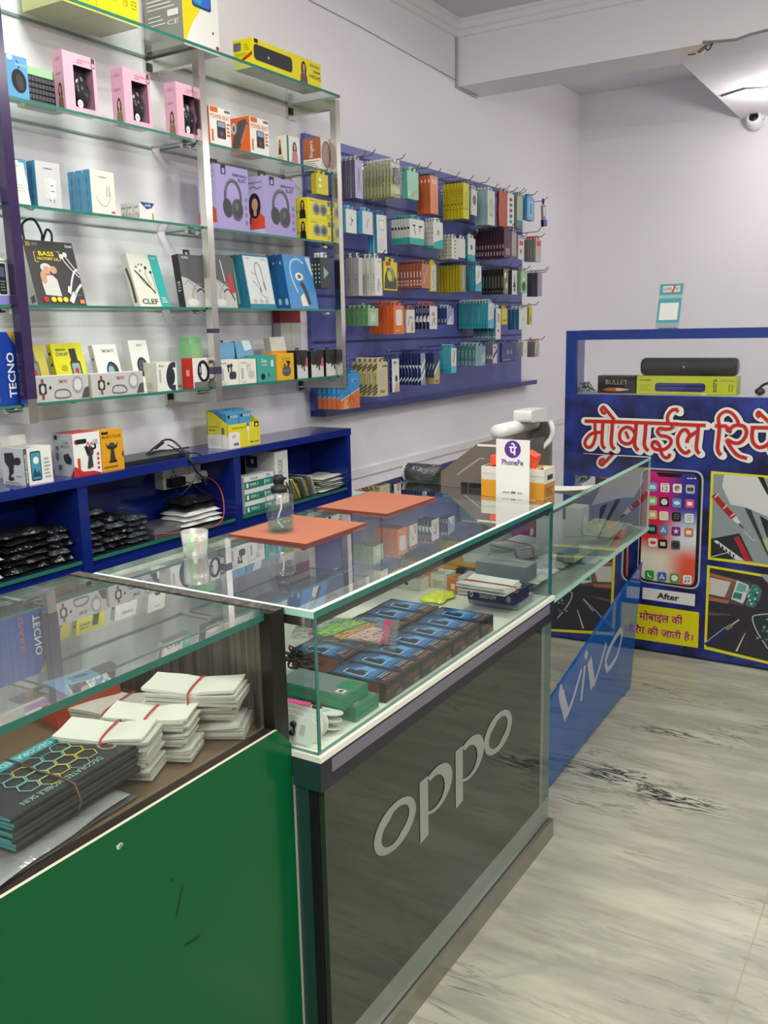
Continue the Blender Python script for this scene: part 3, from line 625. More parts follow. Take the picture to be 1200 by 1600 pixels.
c = on(2, 47, 60, 98, 250)
put('charger_carton', 'grey carton with blue side and charger picture on third shelf', 'carton', c, pm('c9cbcc'), side=SKY, top=CRM, items=CHG, sitems=bookside())
CBL = [('t', 'realyx', .33, .83, .68, .88, PK), ('s', [(.2, .4), (.35, .25), (.55, .2), (.72, .3), (.8, .5), (.72, .6)], .03, pm('b9bcb8')), ('r', .64, .42, .68, .66, pm('aab0ae')), ('r', .74, .42, .78, .66, pm('aab0ae')), ('r', .8, .05, .95, .09, PR)]
def behind(n, px, pitch, shelf, labels, front, side, top, items, sitems, group, name='earphone_carton', lean=0, inset=.012, d=None):
    """a front carton with n-1 more of the same standing right behind it"""
    c = on(shelf, *px, lean=lean, inset=inset, depth=d or pitch*.86)
    for i in range(n):
        q = dict(c); q['P'] = (c['P'][0]-pitch*i, c['P'][1]+.0015*i, c['P'][2])
        put(name, labels[n-1-i], 'carton', q, front, side=side, top=top, items=items, sitems=sitems[0] if i == 0 else sitems[1], group=group)
behind(3, (134, 145, 182, 264), .035, 2, ['blue spined cream carton, rearmost of the row of three', 'blue spined cream carton, middle one of the row of three', 'blue spined cream carton with cable picture, front of the row'], pm('e4e4d8'), SKY, CRM, CBL, (bookside(), bookside()), 'blue spined cartons on the third shelf', 'charger_carton')
CWS = pm('e6e4dc')
behind(3, (210, 219, 243, 314.5), .030, 2, ['tiny white carton, rearmost of three on third shelf', 'tiny white carton, middle one of three on third shelf', 'tiny white carton with blue corner, front of the three'], CWS, None, None, [('p', [(.02, .98), (.98, .98), (.8, .7), (.45, .6)], pm('27408c')), ('t', 'cwik', .35, .75, .75, .92, PW)]+figure(.85, 0, .45, pm('b09060'), .4),
    ([('t', 'cwik', .1, .65, .8, .8, PG), ('s', [(.1, .1), (.4, .4), (.7, .1), (.9, .4)], .08, PR)],)*2, 'tiny white cartons on the third shelf', 'bulb_carton')
def headset(m=pm('55565c')):
    d, l = pm('3f4046'), pm('7f8088')
    arc = [(.5+.24*math.cos(math.radians(a)), .52+.26*math.sin(math.radians(a))) for a in range(205, -26, -15)]
    return [('s', arc, .075, m, 2), ('s', [(x*1.0-.012, y+.012) for x, y in arc[3:10]], .018, l, 2), ('e', .32, .34, .14, .155, d, 12), ('e', .62, .33, .185, .18, m, -6), ('e', .64, .34, .14, .145, d, -6), ('e', .60, .38, .06, .07, pm('62636a'))]
def zeb(label, px, grp='lavender headphone cartons'):
    c = on(2, *px, depth=.085)
    put('headphone_carton', label, 'carton', c, LAV, side=LAVS, top=LAVS, tab=(.22, .045, .024, TABW), group=grp,
        items=headset()+[('t', 'ZEBRONICS', .5, .855, .95, .895, PK), ('t', 'BLAST', .68, .775, .93, .835, pm('4a4372')), ('r', .16, .86, .3, 1.0, PK), ('g', .19, .87, .27, .95, .02, LAV)]+lines(.87, .94, .12, .6, 4, pm('7f75ab'), .5),
        sitems=[('r', .05, .0, .95, .1, pm('c4b9e6'))]+[('p', [(.0, .10), (.97, .10), (.95, .3), (.7, .38), (.25, .36), (.0, .25)], pm('d94a30')), ('e', .42, .5, .34, .22, HAIR), ('p', [(.1, .2), (.3, .5), (.2, .2)], HAIR), ('r', .36, .33, .52, .42, SKIN), ('e', .44, .52, .17, .11, SKIN), ('s', [(.15, .8), (.4, .83), (.6, .79), (.85, .82)], .04, PG), ('t', 'ZEBRONICS', .12, .88, .9, .91, PG)])
zeb('lavender headphone carton with black tab beside the middle upright', (329, 341, 391, 255))
zeb('lavender headphone carton showing a woman in orange on its side', (391, 416, 464, 274))
c = on(2, 463, 482, 518, 341.5, dmax=.07)
YB_ = pm('e6d820')
yb = [('t', 'ZEBRONICS', .12, .85, .45, .91, PG), ('e', .38, .5, .17, .3, pm('8f9296')), ('e', .68, .5, .17, .3, pm('8f9296')), ('e', .38, .5, .1, .18, pm('4d5158')), ('e', .68, .5, .1, .18, pm('4d5158')), ('r', .86, .72, .97, .96, PG)]+lines(.82, .96, .1, .35, 3, pm('9c9220'), .4)
ys = figure(.6, .02, .92, PK, .9)+[('t', 'DUO', .05, .3, .4, .42, PG)]
for k in (0, 1):
    q = dict(c); q['P'] = (c['P'][0], c['P'][1], c['P'][2]+k*(c['h']+.0006)+.0003)
    put('earbud_carton', ['yellow earbud carton, lower one of the stacked pair', 'yellow earbud carton, upper one of the stacked pair'][k], 'carton', q, YB_, items=yb, sitems=ys, group='stacked yellow earbud cartons')
# ---- fourth level
c = on(3, -30, -28, 18, 402, depth=.08)
put('phone_carton', 'white keypad phone carton on fourth shelf, cut by left edge', 'carton', c, PW, items=[('r', 0, 0, 1, .2, pm('8d86c8')), ('g', .64, .22, .9, .9, .04, pm('22242a')), ('r', .68, .6, .86, .82, pm('4c5a78')), ('t', 'NOKIA', .72, .92, .95, .97, PK)]+lines(.68, .86, .3, .55, 4, PG, .5))
c = on(3, 47, 60, 136, 372, depth=.03, lean=14, inset=.03)
t = thing('earphone_carton', 'black neckband earphone carton with yellow title and cord loop handle', 'carton', c['P'], (0, -math.radians(14), 0))
w, h, d = c['w'], c['h']*1.0, c['d']
m = MB().box((-d, 0, 0), (0, w, h), pm('3b3b3c', .35), l=pm('dedbd4'), r=pm('dedbd4'))
NB = pm('d8d8d6')
m.art((0, 0, 0), Y3, Z3, w, h, [('t', '25', .04, .91, .13, .97, PY), ('r', .15, .92, .28, .965, PG), ('t', 'boat', .84, .92, .98, .965, PW), ('s', [(.20, .82), (.16, .82), (.16, .67), (.22, .67)], .012, PY, 0), ('s', [(.62, .84), (.67, .84), (.67, .7), (.62, .7)], .012, PY, 0), ('t', 'BASS', .25, .765, .56, .835, PY, .02), ('t', 'FACTORY 2.0', .21, .70, .62, .745, PY, .02),
   ('e', .33, .58, .11, .07, pm('d0d0cc')), ('r', .28, .48, .39, .6, SKIN), ('e', .335, .53, .06, .055, SKIN), ('p', [(.2, .16), (.52, .14), (.5, .4), (.42, .47), (.27, .46), (.18, .36)], pm('cfcfca')), ('e', .24, .43, .06, .1, SKIN), ('e', .47, .55, .07, .06, SKIN),
   ('s', [(.70, .76), (.78, .64), (.9, .52), (.98, .45)], .02, NB), ('s', [(.76, .8), (.86, .66), (.99, .5)], .02, NB), ('e', .70, .77, .045, .04, NB), ('e', .78, .80, .045, .04, NB),
   ('s', [(.98, .58), (.88, .52), (.78, .36), (.7, .18)], .035, NB), ('s', [(.72, .3), (.68, .2)], .06, NB), ('s', [(.98, .34), (.84, .22), (.7, .06)], .045, NB), ('s', [(.8, .2), (.68, .05)], .09, NB),
   ('e', .18, .09, .055, .042, PR), ('e', .33, .09, .052, .04, PY), ('e', .45, .09, .052, .04, PY), ('e', .57, .09, .052, .04, PY), ('r', .86, .03, .96, .09, pm('d98a4a')), ('t', 'Tone', .78, .14, .93, .2, PG)])
m.art((-d, 0, 0), X3, Z3, d, h, [('r', .2, .06, .8, .16, PG)])
m.build('box', t)
MB().tube([(-d*.5, w*.12, h), (-d*.5, w*.16, h+.05), (-d*.5, w*.40, h+.068), (-d*.5, w*.5, h+.03), (-d*.5, w*.47, h+.002), (-d*.5, w*.62, h+.04), (-d*.5, w*.70, h+.03), (-d*.5, w*.66, h)], .0035, PK, 6, sm=5).build('cord_loop', t)
c = on(3, 207, 220, 267, 394, depth=.028, lean=17, inset=.03)
put('earphone_carton', 'cream and teal neckband earphone carton leaning on fourth shelf', 'carton', c, pm('dcdccf'), side=pm('d2d2c4'), items=[('r', .7, 0, 1, 1, pm('2fa9a6')), ('t', 'CLEF', .1, .05, .62, .15, pm('2d2f30'), .02), ('s', [(.12, .68), (.3, .55), (.62, .26)], .04, pm('3a3b3c')), ('s', [(.2, .62), (.35, .45), (.6, .3)], .02, pm('55565a')), ('e', .5, .74, .045, .03, PK), ('e', .63, .66, .04, .028, PK), ('s', [(.5, .72), (.45, .6), (.55, .4)], .012, PG), ('s', [(.63, .64), (.66, .5), (.64, .3)], .012, PG), ('e', .2, .75, .03, .02, PG), ('e', .3, .68, .03, .02, PG), ('e', .4, .8, .03, .02, PG), ('e', .3, .8, .02, .015, PG), ('t', 'realyx', .76, .91, .92, .95, PW)]+lines(.76, .94, .08, .2, 3, PW, .4),
    sitems=[('s', [(.4, .75), (.6, .45), (.5, .1)], .35, pm('4a4a48'))])
GB = pm('4d4e52')
neck = [('r', 0, 0, 1, 1, pm('58595d')), ('p', [(0, .0), (1, .0), (1, .30), (.6, .42), (.2, .55), (0, .58)], pm('b9bab8')), ('s', [(.08, .42), (.25, .5), (.5, .3), (.45, .12), (.3, .22), (.5, .42), (.75, .45)], .03, pm('8d8f90')), ('s', [(.5, .3), (.7, .35), (.92, .15)], .05, pm('3d3e42')), ('t', 'TUNE', .1, .92, .35, .96, PW), ('e', .3, .1, .22, .07, pm('d8d8d4'))]
c = on(3, 275, 291, 332, 396, depth=.03, lean=8, inset=.03)
put('earphone_carton', 'dark grey neckband carton half hidden behind the middle upright, left one', 'carton', c, GB, side=pm('2b2c2e'), items=neck, sitems=[('v', 'T110', .3, .3, .7, .5, PW)], tab=(.45, .03, .02, PK))
c = on(3, 322, 336, 372, 396, depth=.03, lean=8, inset=.02)
put('earphone_carton', 'dark grey neckband carton with red strip right of middle upright', 'carton', c, GB, side=pm('2b2c2e'), items=neck+[('p', [(.75, .3), (.95, .26), (.9, .62), (.72, .65)], PR), ('s', [(.5, .9), (.55, .7), (.6, .5)], .04, pm('d8d8d8'))], tab=(.2, .03, .02, PK))
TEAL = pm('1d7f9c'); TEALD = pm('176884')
NECK2 = [('r', .03, .08, .97, .97, pm('d5d9d8')), ('t', 'realyx', .1, .91, .28, .94, PK), ('t', 'fit', .72, .91, .88, .94, PG), ('s', [(.52, .38), (.42, .62), (.42, .8), (.52, .86), (.62, .78), (.66, .6), (.7, .36)], .022, pm('5c6064')), ('s', [(.5, .38), (.52, .3)], .05, PG), ('s', [(.66, .5), (.7, .34)], .05, PG), ('s', [(.42, .62), (.26, .68)], .012, PG), ('s', [(.5, .35), (.3, .5), (.26, .48)], .012, PG), ('s', [(.45, .3), (.6, .22), (.75, .2)], .01, PG)]+[('o', [(x-.06, .13), (x, .16), (x+.06, .13), (x, .1)], .012, PG) for x in (.22, .45, .66)]
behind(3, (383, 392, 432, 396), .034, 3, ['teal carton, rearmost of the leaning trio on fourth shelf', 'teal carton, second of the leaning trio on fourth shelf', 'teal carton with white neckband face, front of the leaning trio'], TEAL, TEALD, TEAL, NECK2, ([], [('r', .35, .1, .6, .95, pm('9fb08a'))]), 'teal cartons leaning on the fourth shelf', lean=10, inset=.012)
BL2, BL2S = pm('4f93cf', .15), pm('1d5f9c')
EARB = [('s', [(.35, .3), (.2, .6), (.25, .85), (.5, .93), (.7, .85)], .05, pm('a9cdea')), ('e', .48, .6, .14, .075, PW), ('e', .48, .6, .07, .04, pm('7a5a50')), ('s', [(.5, .5), (.62, .35), (.7, .08)], .12, pm('27384c')), ('p', [(.4, .22), (.55, .3), (.65, .05), (.42, .05)], pm('e8e6d8')), ('p', [(.78, .97), (.95, .97), (.98, .6), (.9, .7)], pm('d5e6f2'))]
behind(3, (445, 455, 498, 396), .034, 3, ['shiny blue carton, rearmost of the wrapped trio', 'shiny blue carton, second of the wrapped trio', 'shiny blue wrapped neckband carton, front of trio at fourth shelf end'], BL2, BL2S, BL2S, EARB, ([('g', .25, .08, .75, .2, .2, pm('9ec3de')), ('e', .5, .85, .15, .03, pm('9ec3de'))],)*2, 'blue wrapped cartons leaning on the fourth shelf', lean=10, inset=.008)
# ---- lowest level
c = on(4, -60, -50, 37, 520, depth=.1, inset=.02)
put('phone_carton', 'big blue phone carton on lowest shelf left of purple upright', 'carton', c, pm('1d3f9e', .25), items=[('v', 'TECNO', .76, .1, .9, .72, PW, .015), ('v', 'SPARK', .48, .05, .58, .62, pm('b8483a')), ('p', [(.8, 1), (1, 1), (1, .75)], pm('b99a3c')), ('p', [(.86, 1), (.93, 1), (1, .9), (1, .83)], PY)])
WT, WS_ = pm('2d3034'), pm('9fb4b8')
def watch(cx, cy, r, face, strap=WT, a=1.0):
    return [('s', [(cx-.02, cy+r*2.6*a), (cx, cy), (cx+.02, cy-r*2.6*a)], r*1.3, strap, 0), ('g', cx-r, cy-r*1.15*a, cx+r, cy+r*1.15*a, r*.35, strap), ('g', cx-r*.75, cy-r*.85*a, cx+r*.75, cy+r*.85*a, r*.2, face), ('e', cx+.01, cy-.01, r*.35, r*.35*a, PR)]
c = on(4, 42, 50, 87, 541, depth=.02, lean=13, inset=.07)
put('watch_carton', 'dull yellow smart watch carton leaning right behind the purple upright', 'carton', c, pm('cdbf4a'), items=watch(.42, .52, .22, pm('7f8a8c'), pm('5d6468'), .8))
c = on(4, 86, 98, 145, 537, depth=.02, lean=13, inset=.07)
put('watch_carton', 'bright yellow smart watch carton with black watch, leaning', 'carton', c, pm('e6de1c'), items=watch(.68, .5, .17, pm('8fb0a8'), WT, .9)+figure(.3, -.1, .35, PK, .8)+[('t', 'ZEBRONICS', .12, .86, .45, .9, PK), ('t', 'DRIP', .12, .77, .5, .83, PG), ('e', .3, .55, .1, .06, pm('b5ae18'))], sitems=[('r', .3, y, .7, y+.05, PK) for y in (.2, .4, .6, .8)])
c = on(4, 150, 162, 198, 539, depth=.02, lean=13, inset=.06)
put('watch_carton', 'white smart watch carton with tilted round watch, leaning', 'carton', c, PW, side=pm('cfcfca'), items=[('t', 'TIME MATE', .3, .84, .85, .9, PG), ('o', [(.45, .45), (.58, .62), (.8, .55), (.82, .38), (.7, .25)], .12, WT), ('e', .58, .47, .2, .15, pm('2f4a5c')), ('e', .58, .47, .13, .1, pm('8fb5c2')), ('e', .8, .1, .06, .04, PK)], sitems=[('r', .3, y, .7, y+.05, PG) for y in (.3, .7)])
c = on(4, 204, 215, 243, 532, depth=.03, lean=10, inset=.06)
put('watch_carton', 'tall white watch carton leaning behind the square white watch carton', 'carton', c, PW, side=pm('d4d4d0'), items=[('t', 'SPIN', .4, .88, .7, .92, PG), ('e', .55, .5, .28, .17, WT), ('e', .55, .5, .2, .12, pm('545a60')), ('r', .45, .3, .68, .42, WT)])
SLV = pm('c3c3c0')
def silver(): return [('s', [(.18, .1), (.18, .9)], .045, pm('8a5138'), 0), ('g', .115, .3, .245, .72, .025, pm('33302e')), ('e', .18, .5, .035, .16, pm('cfd0d0')), ('e', .31, .55, .02, .07, PK), ('o', [(.38, .2), (.42, .42), (.6, .42), (.66, .2), (.6, .12), (.44, .12)], .02, pm('6d6e70')), ('e', .8, .6, .1, .35, pm('9fa0a2')), ('e', .8, .6, .07, .24, pm('d8d8d8')), ('t', 'TIME PRO', .46, .7, .62, .84, pm('a86a62')), ('p', [(.85, .05), (1, .05), (1, .5), (.92, .45)], pm('4f5154'))]
for k, px in enumerate(((48, 52, 140, 590), (141, 145, 225, 585))):
    c = on(4, *px, depth=.05, inset=.005)
    put('watch_carton', ['long silver watch carton lying in front, beside purple upright', 'long silver watch carton lying in front, further right'][k], 'carton', c, SLV, top=PW, side=pm('e2e2d6'), items=silver(), group='long silver watch cartons')
c = on(4, 227, 247, 278, 567)
put('watch_carton', 'square white carton with dark watch side view on lowest shelf', 'carton', c, pm('e9e9e4'), side=pm('d3d4c4'), items=[('s', [(.95, .9), (.7, .85), (.55, .5), (.65, .15), (.9, .08)], .2, pm('2b3138')), ('e', .72, .5, .17, .3, pm('232a30')), ('r', .1, .3, .2, .75, pm('b9b9b4')), ('t', 'fire', .1, .84, .35, .92, PR)], sitems=lines(.15, .7, .1, .35, 3, pm('b3b4a4'), .3))
c = on(4, 290, 300, 318, 527, depth=.05, inset=.09)
put('earbud_carton', 'pale green carton standing behind the red sided band carton', 'carton', c, pm('8fcf92'), items=[('r', .1, .6, .6, .68, PW)])
c = on(4, 296, 303, 320, 538, depth=.03, inset=.06)
put('earbud_carton', 'pale green carton with picture, in front of its taller twin', 'carton', c, pm('8ecb93'), items=[('e', .7, .35, .25, .3, pm('d5dfe0')), ('e', .5, .1, .3, .1, pm('34403c'))])
c = on(4, 286, 303, 333, 560)
put('fitness_band_carton', 'white fitness band carton with bright red side on lowest shelf', 'carton', c, pm('e5e5e0'), side=pm('d02a22'), top=pm('d02a22'), items=[('o', [(.3, .45), (.35, .78), (.6, .85), (.78, .6), (.72, .3), (.5, .22)], .12, PK), ('g', .3, .42, .44, .78, .03, pm('2b2d30')), ('r', .33, .5, .41, .7, pm('8fa0a8')), ('r', .04, 0, 1, .2, pm('6f6f6c'))], sitems=[('r', .4, .4, .7, .6, pm('e9a8a0'))])
c = on(4, 340, 343, 369, 536, depth=.04, inset=.08)
put('earbud_carton', 'pale blue earbud carton standing behind, beside the middle upright', 'carton', c, pm('6fa9d2'), items=[('t', 'buds', .25, .4, .6, .55, pm('c8dff0')), ('e', .7, .35, .12, .2, pm('dbe8f0'))], tab=(.4, .03, .008, PK))
c = on(4, 369, 378, 404, 533, depth=.03, lean=10, inset=.07)
put('earbud_carton', 'pale blue wrapped earbud carton leaning behind the white pair', 'carton', c, pm('74a9cf', .15), side=pm('2f7097'), items=[('p', [(.4, 1), (.9, 1), (.95, .8), (.5, .75)], pm('dfe8ea')), ('e', .6, .35, .14, .2, pm('a5c5dc')), ('t', 'buds', .25, .3, .5, .45, pm('b8d4e8'))])
BUD = [('s', [(.48, .72), (.5, .5)], .07, pm('33353a'), 0), ('s', [(.64, .74), (.64, .5)], .07, pm('33353a'), 0), ('e', .5, .74, .08, .08, pm('33353a')), ('e', .64, .76, .07, .08, pm('33353a')), ('g', .52, .22, .88, .52, .1, pm('3b3d44')), ('r', .1, .2, .24, .65, pm('b5b8c0')), ('t', 'buds', .12, .84, .4, .9, PG)]
BUDW = [(k[0],)+tuple(pm('c9c9c4') if x in (pm('33353a'), pm('3b3d44')) else x for x in k[1:]) for k in BUD]
for k, px in enumerate(((339, 343, 373.5, 563), (373, 375, 401, 562))):
    c = on(4, *px, depth=.05)
    put('earbud_carton', ['white earbud carton with black buds, front row beside upright', 'white earbud carton with pale buds, front row second'][k], 'carton', c, pm('ecece0'), items=[BUD, BUDW][k]+lines(.1, .4, .04, .14, 2, pm('c9b9a9'), .3))
c = on(4, 400, 403, 431, 556, depth=.06)
put('earbud_carton', 'teal carton with white lettering on the lowest shelf', 'carton', c, pm('3fa79b'), items=[('t', 'Sox', .25, .72, .55, .88, PW), ('r', .25, .62, .58, .66, pm('a8d6d0')), ('e', .3, .2, .12, .12, PK), ('e', .62, .25, .03, .08, PK), ('e', .82, .68, .08, .14, pm('d5e2e0'))])
c = on(4, 421, 427, 454, 549, depth=.03, inset=.06)
put('earbud_carton', 'orange carton peeking out behind the yellow earbud carton', 'carton', c, pm('e8922a'))
c = on(4, 429, 434, 460, 553, depth=.05)
put('earbud_carton', 'bright yellow earbud carton with dark case picture', 'carton', c, pm('e9b41e'), items=[('e', .55, .33, .27, .2, pm('54565c')), ('r', .28, .33, .82, .36, pm('7d8086')), ('o', [(.3, .45), (.3, .68), (.55, .72), (.8, .62)], .02, pm('8a6a1a')), ('s', [(.42, .5), (.46, .62)], .08, PK, 0), ('s', [(.66, .48), (.68, .66)], .08, PK, 0), ('e', .66, .66, .1, .07, PK), ('t', 'DUOPODS', .3, .78, .8, .83, pm('8a6a1a'))])
c = on(4, 423, 433, 456, 527, depth=.03, lean=11, inset=.07)
put('earbud_carton', 'shiny white wrapped carton leaning behind the yellow earbud carton', 'carton', c, pm('d9dcd4', .15), side=pm('b5b8b4'))
for k, px in enumerate(((455, 465, 481.5, 548), (482, 487, 506, 549), (505.5, 510, 530, 547))):
    c = on(4, *px, depth=.05)
    put('earbud_carton', ['black and white earbud carton, left of three at shelf end', 'black and white earbud carton, middle of three at shelf end', 'black and white earbud carton, right of three at shelf end'][k], 'carton', c, pm('2b2b2e'), side=PK, top=pm('8a5a4a'), tab=(.5, .02, .01, PK), group='black and white earbud cartons',
        items=[('p', [(0, 0), (1, 0), (1, .42), (.7, .45), (.62, .38), (.4, .5), (.2, .45), (0, .52)], pm('d5d5d2')), ('p', [(.75, .4), (1, .42), (1, .75), (.85, .7)], pm('c9606a')), ('e', .45, .72, .16, .1, pm('1b1b1d')), ('s', [(.4, .65), (.45, .35)], .1, PK, 0), ('s', [(.62, .55), (.66, .25)], .1, PK, 0)])
for k, (a, b) in enumerate(((476, 491), (490, 512))):
    X = XW+.05; y0, y1 = Yat(a+12, X, SH[4]), Yat(b+12, X, SH[4])
    c = dict(P=(X, 3.02+k*.068, SH[4]+.0005), w=.066, h=Zat(486, X, 3.05)-SH[4], d=.04, lean=0)
    put('phone_carton', ['tall white carton with red top at shelf back, left one', 'tall white carton with red top at shelf back, right one'][k], 'carton', c, pm('d5d6d0'), group='tall red topped cartons', items=[('r', 0, .82, 1, 1, pm('b0242e'))], sitems=[('r', 0, .82, 1, 1, pm('8c1c26'))], side=pm('b9bab6'))
# ---- on the blue back counter
c = on('b', 2, 41, 84, 702, depth=.1)
t = thing('phone_holder_carton', 'white car phone holder carton with its top flap open', 'carton', c['P'], (0, 0, 0))
w, h, d = c['w'], c['h'], min(c['d'], .11)
m = MB().box((-d, 0, 0), (0, w, h), pm('e9e9e4'), l=pm('dcdfe2'))
m.art((0, 0, 0), Y3, Z3, w, h, [('r', 0, 0, .12, 1, pm('55565a')), ('v', 'PHONE HOLDER', .03, .08, .1, .85, PW), ('g', .22, .1, .6, .9, .06, pm('23404a')), ('g', .25, .14, .57, .86, .04, pm('3f98ae')), ('e', .42, .65, .1, .1, PW), ('p', [(.25, .2), (.57, .2), (.5, .38), (.43, .3), (.35, .45)], pm('1f4a66'))]+lines(.7, .92, .15, .75, 6, pm('a9aaac'), .4))
m.art((-d, 0, 0), X3, Z3, d, h, [('p', [(.15, .85), (.55, .88), (.6, .72), (.85, .75), (.8, .55), (.55, .55), (.5, .3), (.3, .25), (.3, .45), (.15, .6)], PK), ('e', .72, .66, .15, .1, PK), ('s', [(.4, .35), (.3, .15), (.5, .18)], .1, PK)]+lines(.1, .8, .03, .1, 2, PG, .4)+[('t', 'Smart', .62, .22, .85, .28, PG)])
m.build('box', t)
MB().add([(-d, w*.05, h), (-d-.004, w*.05, h+.03), (-d-.004, w*.95, h+.028), (-d, w*.95, h)], [[0, 1, 2, 3]], PW).add([(-d-.0015, w*.05, h), (-d-.0055, w*.05, h+.03), (-d-.0055, w*.95, h+.028), (-d-.0015, w*.95, h)], [[3, 2, 1, 0]], PW).build('flap', t)
c = on('b', 95, 118, 160, 679, depth=.09)
put('car_mount_carton', 'white car mount carton with red top edge and red swoosh', 'carton', c, pm('eeeeea'), side=pm('c9d0d6'), top=pm('d8402c'), items=[('e', .12, .8, .07, .06, PR), ('g', .12, .75, .5, .86, .05, PK), ('t', 'CAR', .72, .76, .92, .82, PG), ('t', 'MOUNT', .68, .69, .92, .75, PG), ('s', [(.5, .7), (.55, .77), (.6, .68), (.68, .77)], .03, PR), ('p', [(0, 0), (1, 0), (.7, .08), (.3, .1), (0, .25)], PR), ('p', [(.12, .14), (.22, .14), (.22, .42), (.12, .42)], pm('d8402c')), ('e', .6, .55, .13, .13, pm('4a4a4c')), ('p', [(.4, .68), (.5, .7), (.62, .5), (.5, .45)], PK), ('s', [(.62, .6), (.8, .62), (.78, .72)], .06, PK), ('p', [(.55, .5), (.66, .5), (.68, .18), (.5, .14), (.46, .18)], pm('3b3b3d'))]+[('e', .88, y, .045, .03, PR) for y in (.14, .25, .36, .47)],
    sitems=[('p', [(.5, .5), (.75, .55), (.9, .4), (.85, .28), (.6, .3), (.5, .4)], pm('2f2f33')), ('t', 'CAR', .5, .75, .8, .82, PG), ('t', 'MOUNT', .4, .66, .85, .73, PG), ('e', .2, .45, .08, .1, PG), ('e', .3, .2, .1, .07, PG), ('r', .15, .6, .3, .7, PG), ('r', .1, .85, .25, .95, PK), ('p', [(.8, 0), (1, 0), (1, .22)], PR)])
c = on('b', 158, 161, 195, 674, depth=.08, )
put('car_mount_carton', 'orange yellow magnetic holder carton beside the car mount carton', 'carton', c, pm('e0a01e'), items=[('r', .05, .9, .35, .96, PK), ('t', 'MAGNETIC HOLDER', .06, .8, .92, .87, pm('7a5208')), ('e', .48, .6, .16, .09, pm('4a4640')), ('p', [(.2, .7), (.27, .56), (.48, .5), (.7, .56), (.78, .7), (.68, .62), (.5, .58), (.3, .62)], pm('2d2a26')), ('p', [(.42, .52), (.56, .52), (.62, .25), (.36, .25)], pm('3a3732')), ('p', [(.3, .25), (.68, .25), (.66, .2), (.32, .2)], PK), ('o', [(.92, .38), (.98, .44), (.98, .32)], .03, pm('3f2f10')), ('r', .05, .08, .7, .12, pm('8a6410'))], top=pm('d8b040'))
# laptop / tablet with its cable
p0 = onz(197, 716, BT); p1 = onz(296, 706, BT)
o = MB().rbox((-2.36, 1.995, BT+.001), (-2.225, 2.32, BT+.014), mat('232529', .3), .008).build('tablet'); tag(o, 'flat black closed tablet lying on the blue counter', 'tablet')
t = thing('charging_cable', 'black charging cable looping over the counter edge to the socket', 'cable', (0, 0, 0))
P_ = lambda px, py, X: onx(px, py, X)
MB().tube([P_(228, 712, -2.30), P_(236, 704, -2.30), P_(248, 694, -2.28), P_(259, 687, -2.27), P_(272, 690, -2.24), P_(290, 708, -2.20), P_(300, 722, -2.172), P_(306, 735, -2.172), P_(318, 748, -2.172), P_(322, 757, -2.172)], .0035, PK, 6, sm=5).tube([P_(228, 712, -2.30), P_(244, 706, -2.30), P_(268, 703, -2.29), P_(295, 699, -2.28)], .003, PK, 6, sm=4).tube([P_(262, 695, -2.26), P_(280, 705, -2.22), P_(298, 720, -2.172), P_(307, 740, -2.172), P_(296, 760, -2.172), P_(282, 773, -2.2), P_(276, 767, -2.3), P_(284, 757, -2.352)], .0025, PK, 6, sm=5).tube([P_(290, 709, -2.2), P_(305, 708, -2.19), P_(318, 714, -2.19), P_(314, 722, -2.18), P_(300, 722, -2.172)], .0025, PK, 6, sm=5).build('cable', t)
MB().tube([P_(242, 701, -2.29), P_(255, 690, -2.275)], [.006, .007], PK, 8).build('inline_switch', t)
# cable display carton with blue packs
c = on('b', 327, 358, 407, 650, depth=.10)
t = thing('display_carton', 'open yellow display carton of small blue cable packs', 'carton', c['P'], (0, 0, 0))
w, h, d = c['w'], c['h'], c['d']; YL = pm('e3d531')
hf = h*.72
m = MB(); m.box((-.002, 0, 0), (0, w, hf), YL).box((-d, 0, 0), (-d+.002, w, h*1.12), YL).box((-d, 0, 0), (-.002, w, .002), YL)
m.prism([(-d+.002, 0), (-.002, 0), (-.002, hf), (-d*.55, h*1.0), (-d+.002, h*1.1)], 0, .002, YL, 'y') if False else None
for y in (0, w-.002):
    m.add([(-d, y, 0), (0, y, 0), (0, y, hf), (-d*.75, y, h*1.1), (-d, y, h*1.1), (-d, y+.002, 0), (0, y+.002, 0), (0, y+.002, hf), (-d*.75, y+.002, h*1.1), (-d, y+.002, h*1.1)], [[0, 1, 2, 3, 4], [9, 8, 7, 6, 5], [2, 3, 8, 7], [3, 4, 9, 8]], YL)
m.art((0, 0, 0), Y3, Z3, w, hf, [('p', [(0, 0), (.35, 0), (.35, .62), (.3, .68), (0, .68)], pm('e9e9e0')), ('t', 'ZEBRONICS', .12, .8, .55, .86, PK), ('t', 'MU240', .68, .12, .95, .2, PK), ('s', [(.62, .25), (.62, .55), (.6, .75)], .03, pm('f2f2ea')), ('r', .57, .65, .66, .85, pm('f2f2ea')), ('r', .57, .85, .66, .98, PG), ('r', .82, .78, .96, 1, PK), ('g', .85, .8, .93, .94, .03, YL), ('t', 'C', .12, .45, .22, .56, PG), ('r', .15, .12, .3, .22, PG)])
m.art((-d, 0, 0), X3, Z3, d, hf, [('p', [(0, 0), (1, 0), (1, .5), (.8, .62), (0, .55)], pm('e9e9e0')), ('r', .68, .6, .82, .88, PG), ('s', [(.72, .6), (.7, .3), (.72, .05)], .05, pm('d5d5cc')), ('t', 'ZEBRONICS', .08, .88, .6, .93, PK), ('t', 'MU240', .1, .74, .4, .8, PK)]+lines(.08, .45, .15, .45, 4, pm('b9b9b2'), .25))
m.build('tray', t)
c0 = c; PBL = pm('4b98c6'); k = 0
lbl = ['back', 'middle', 'front']
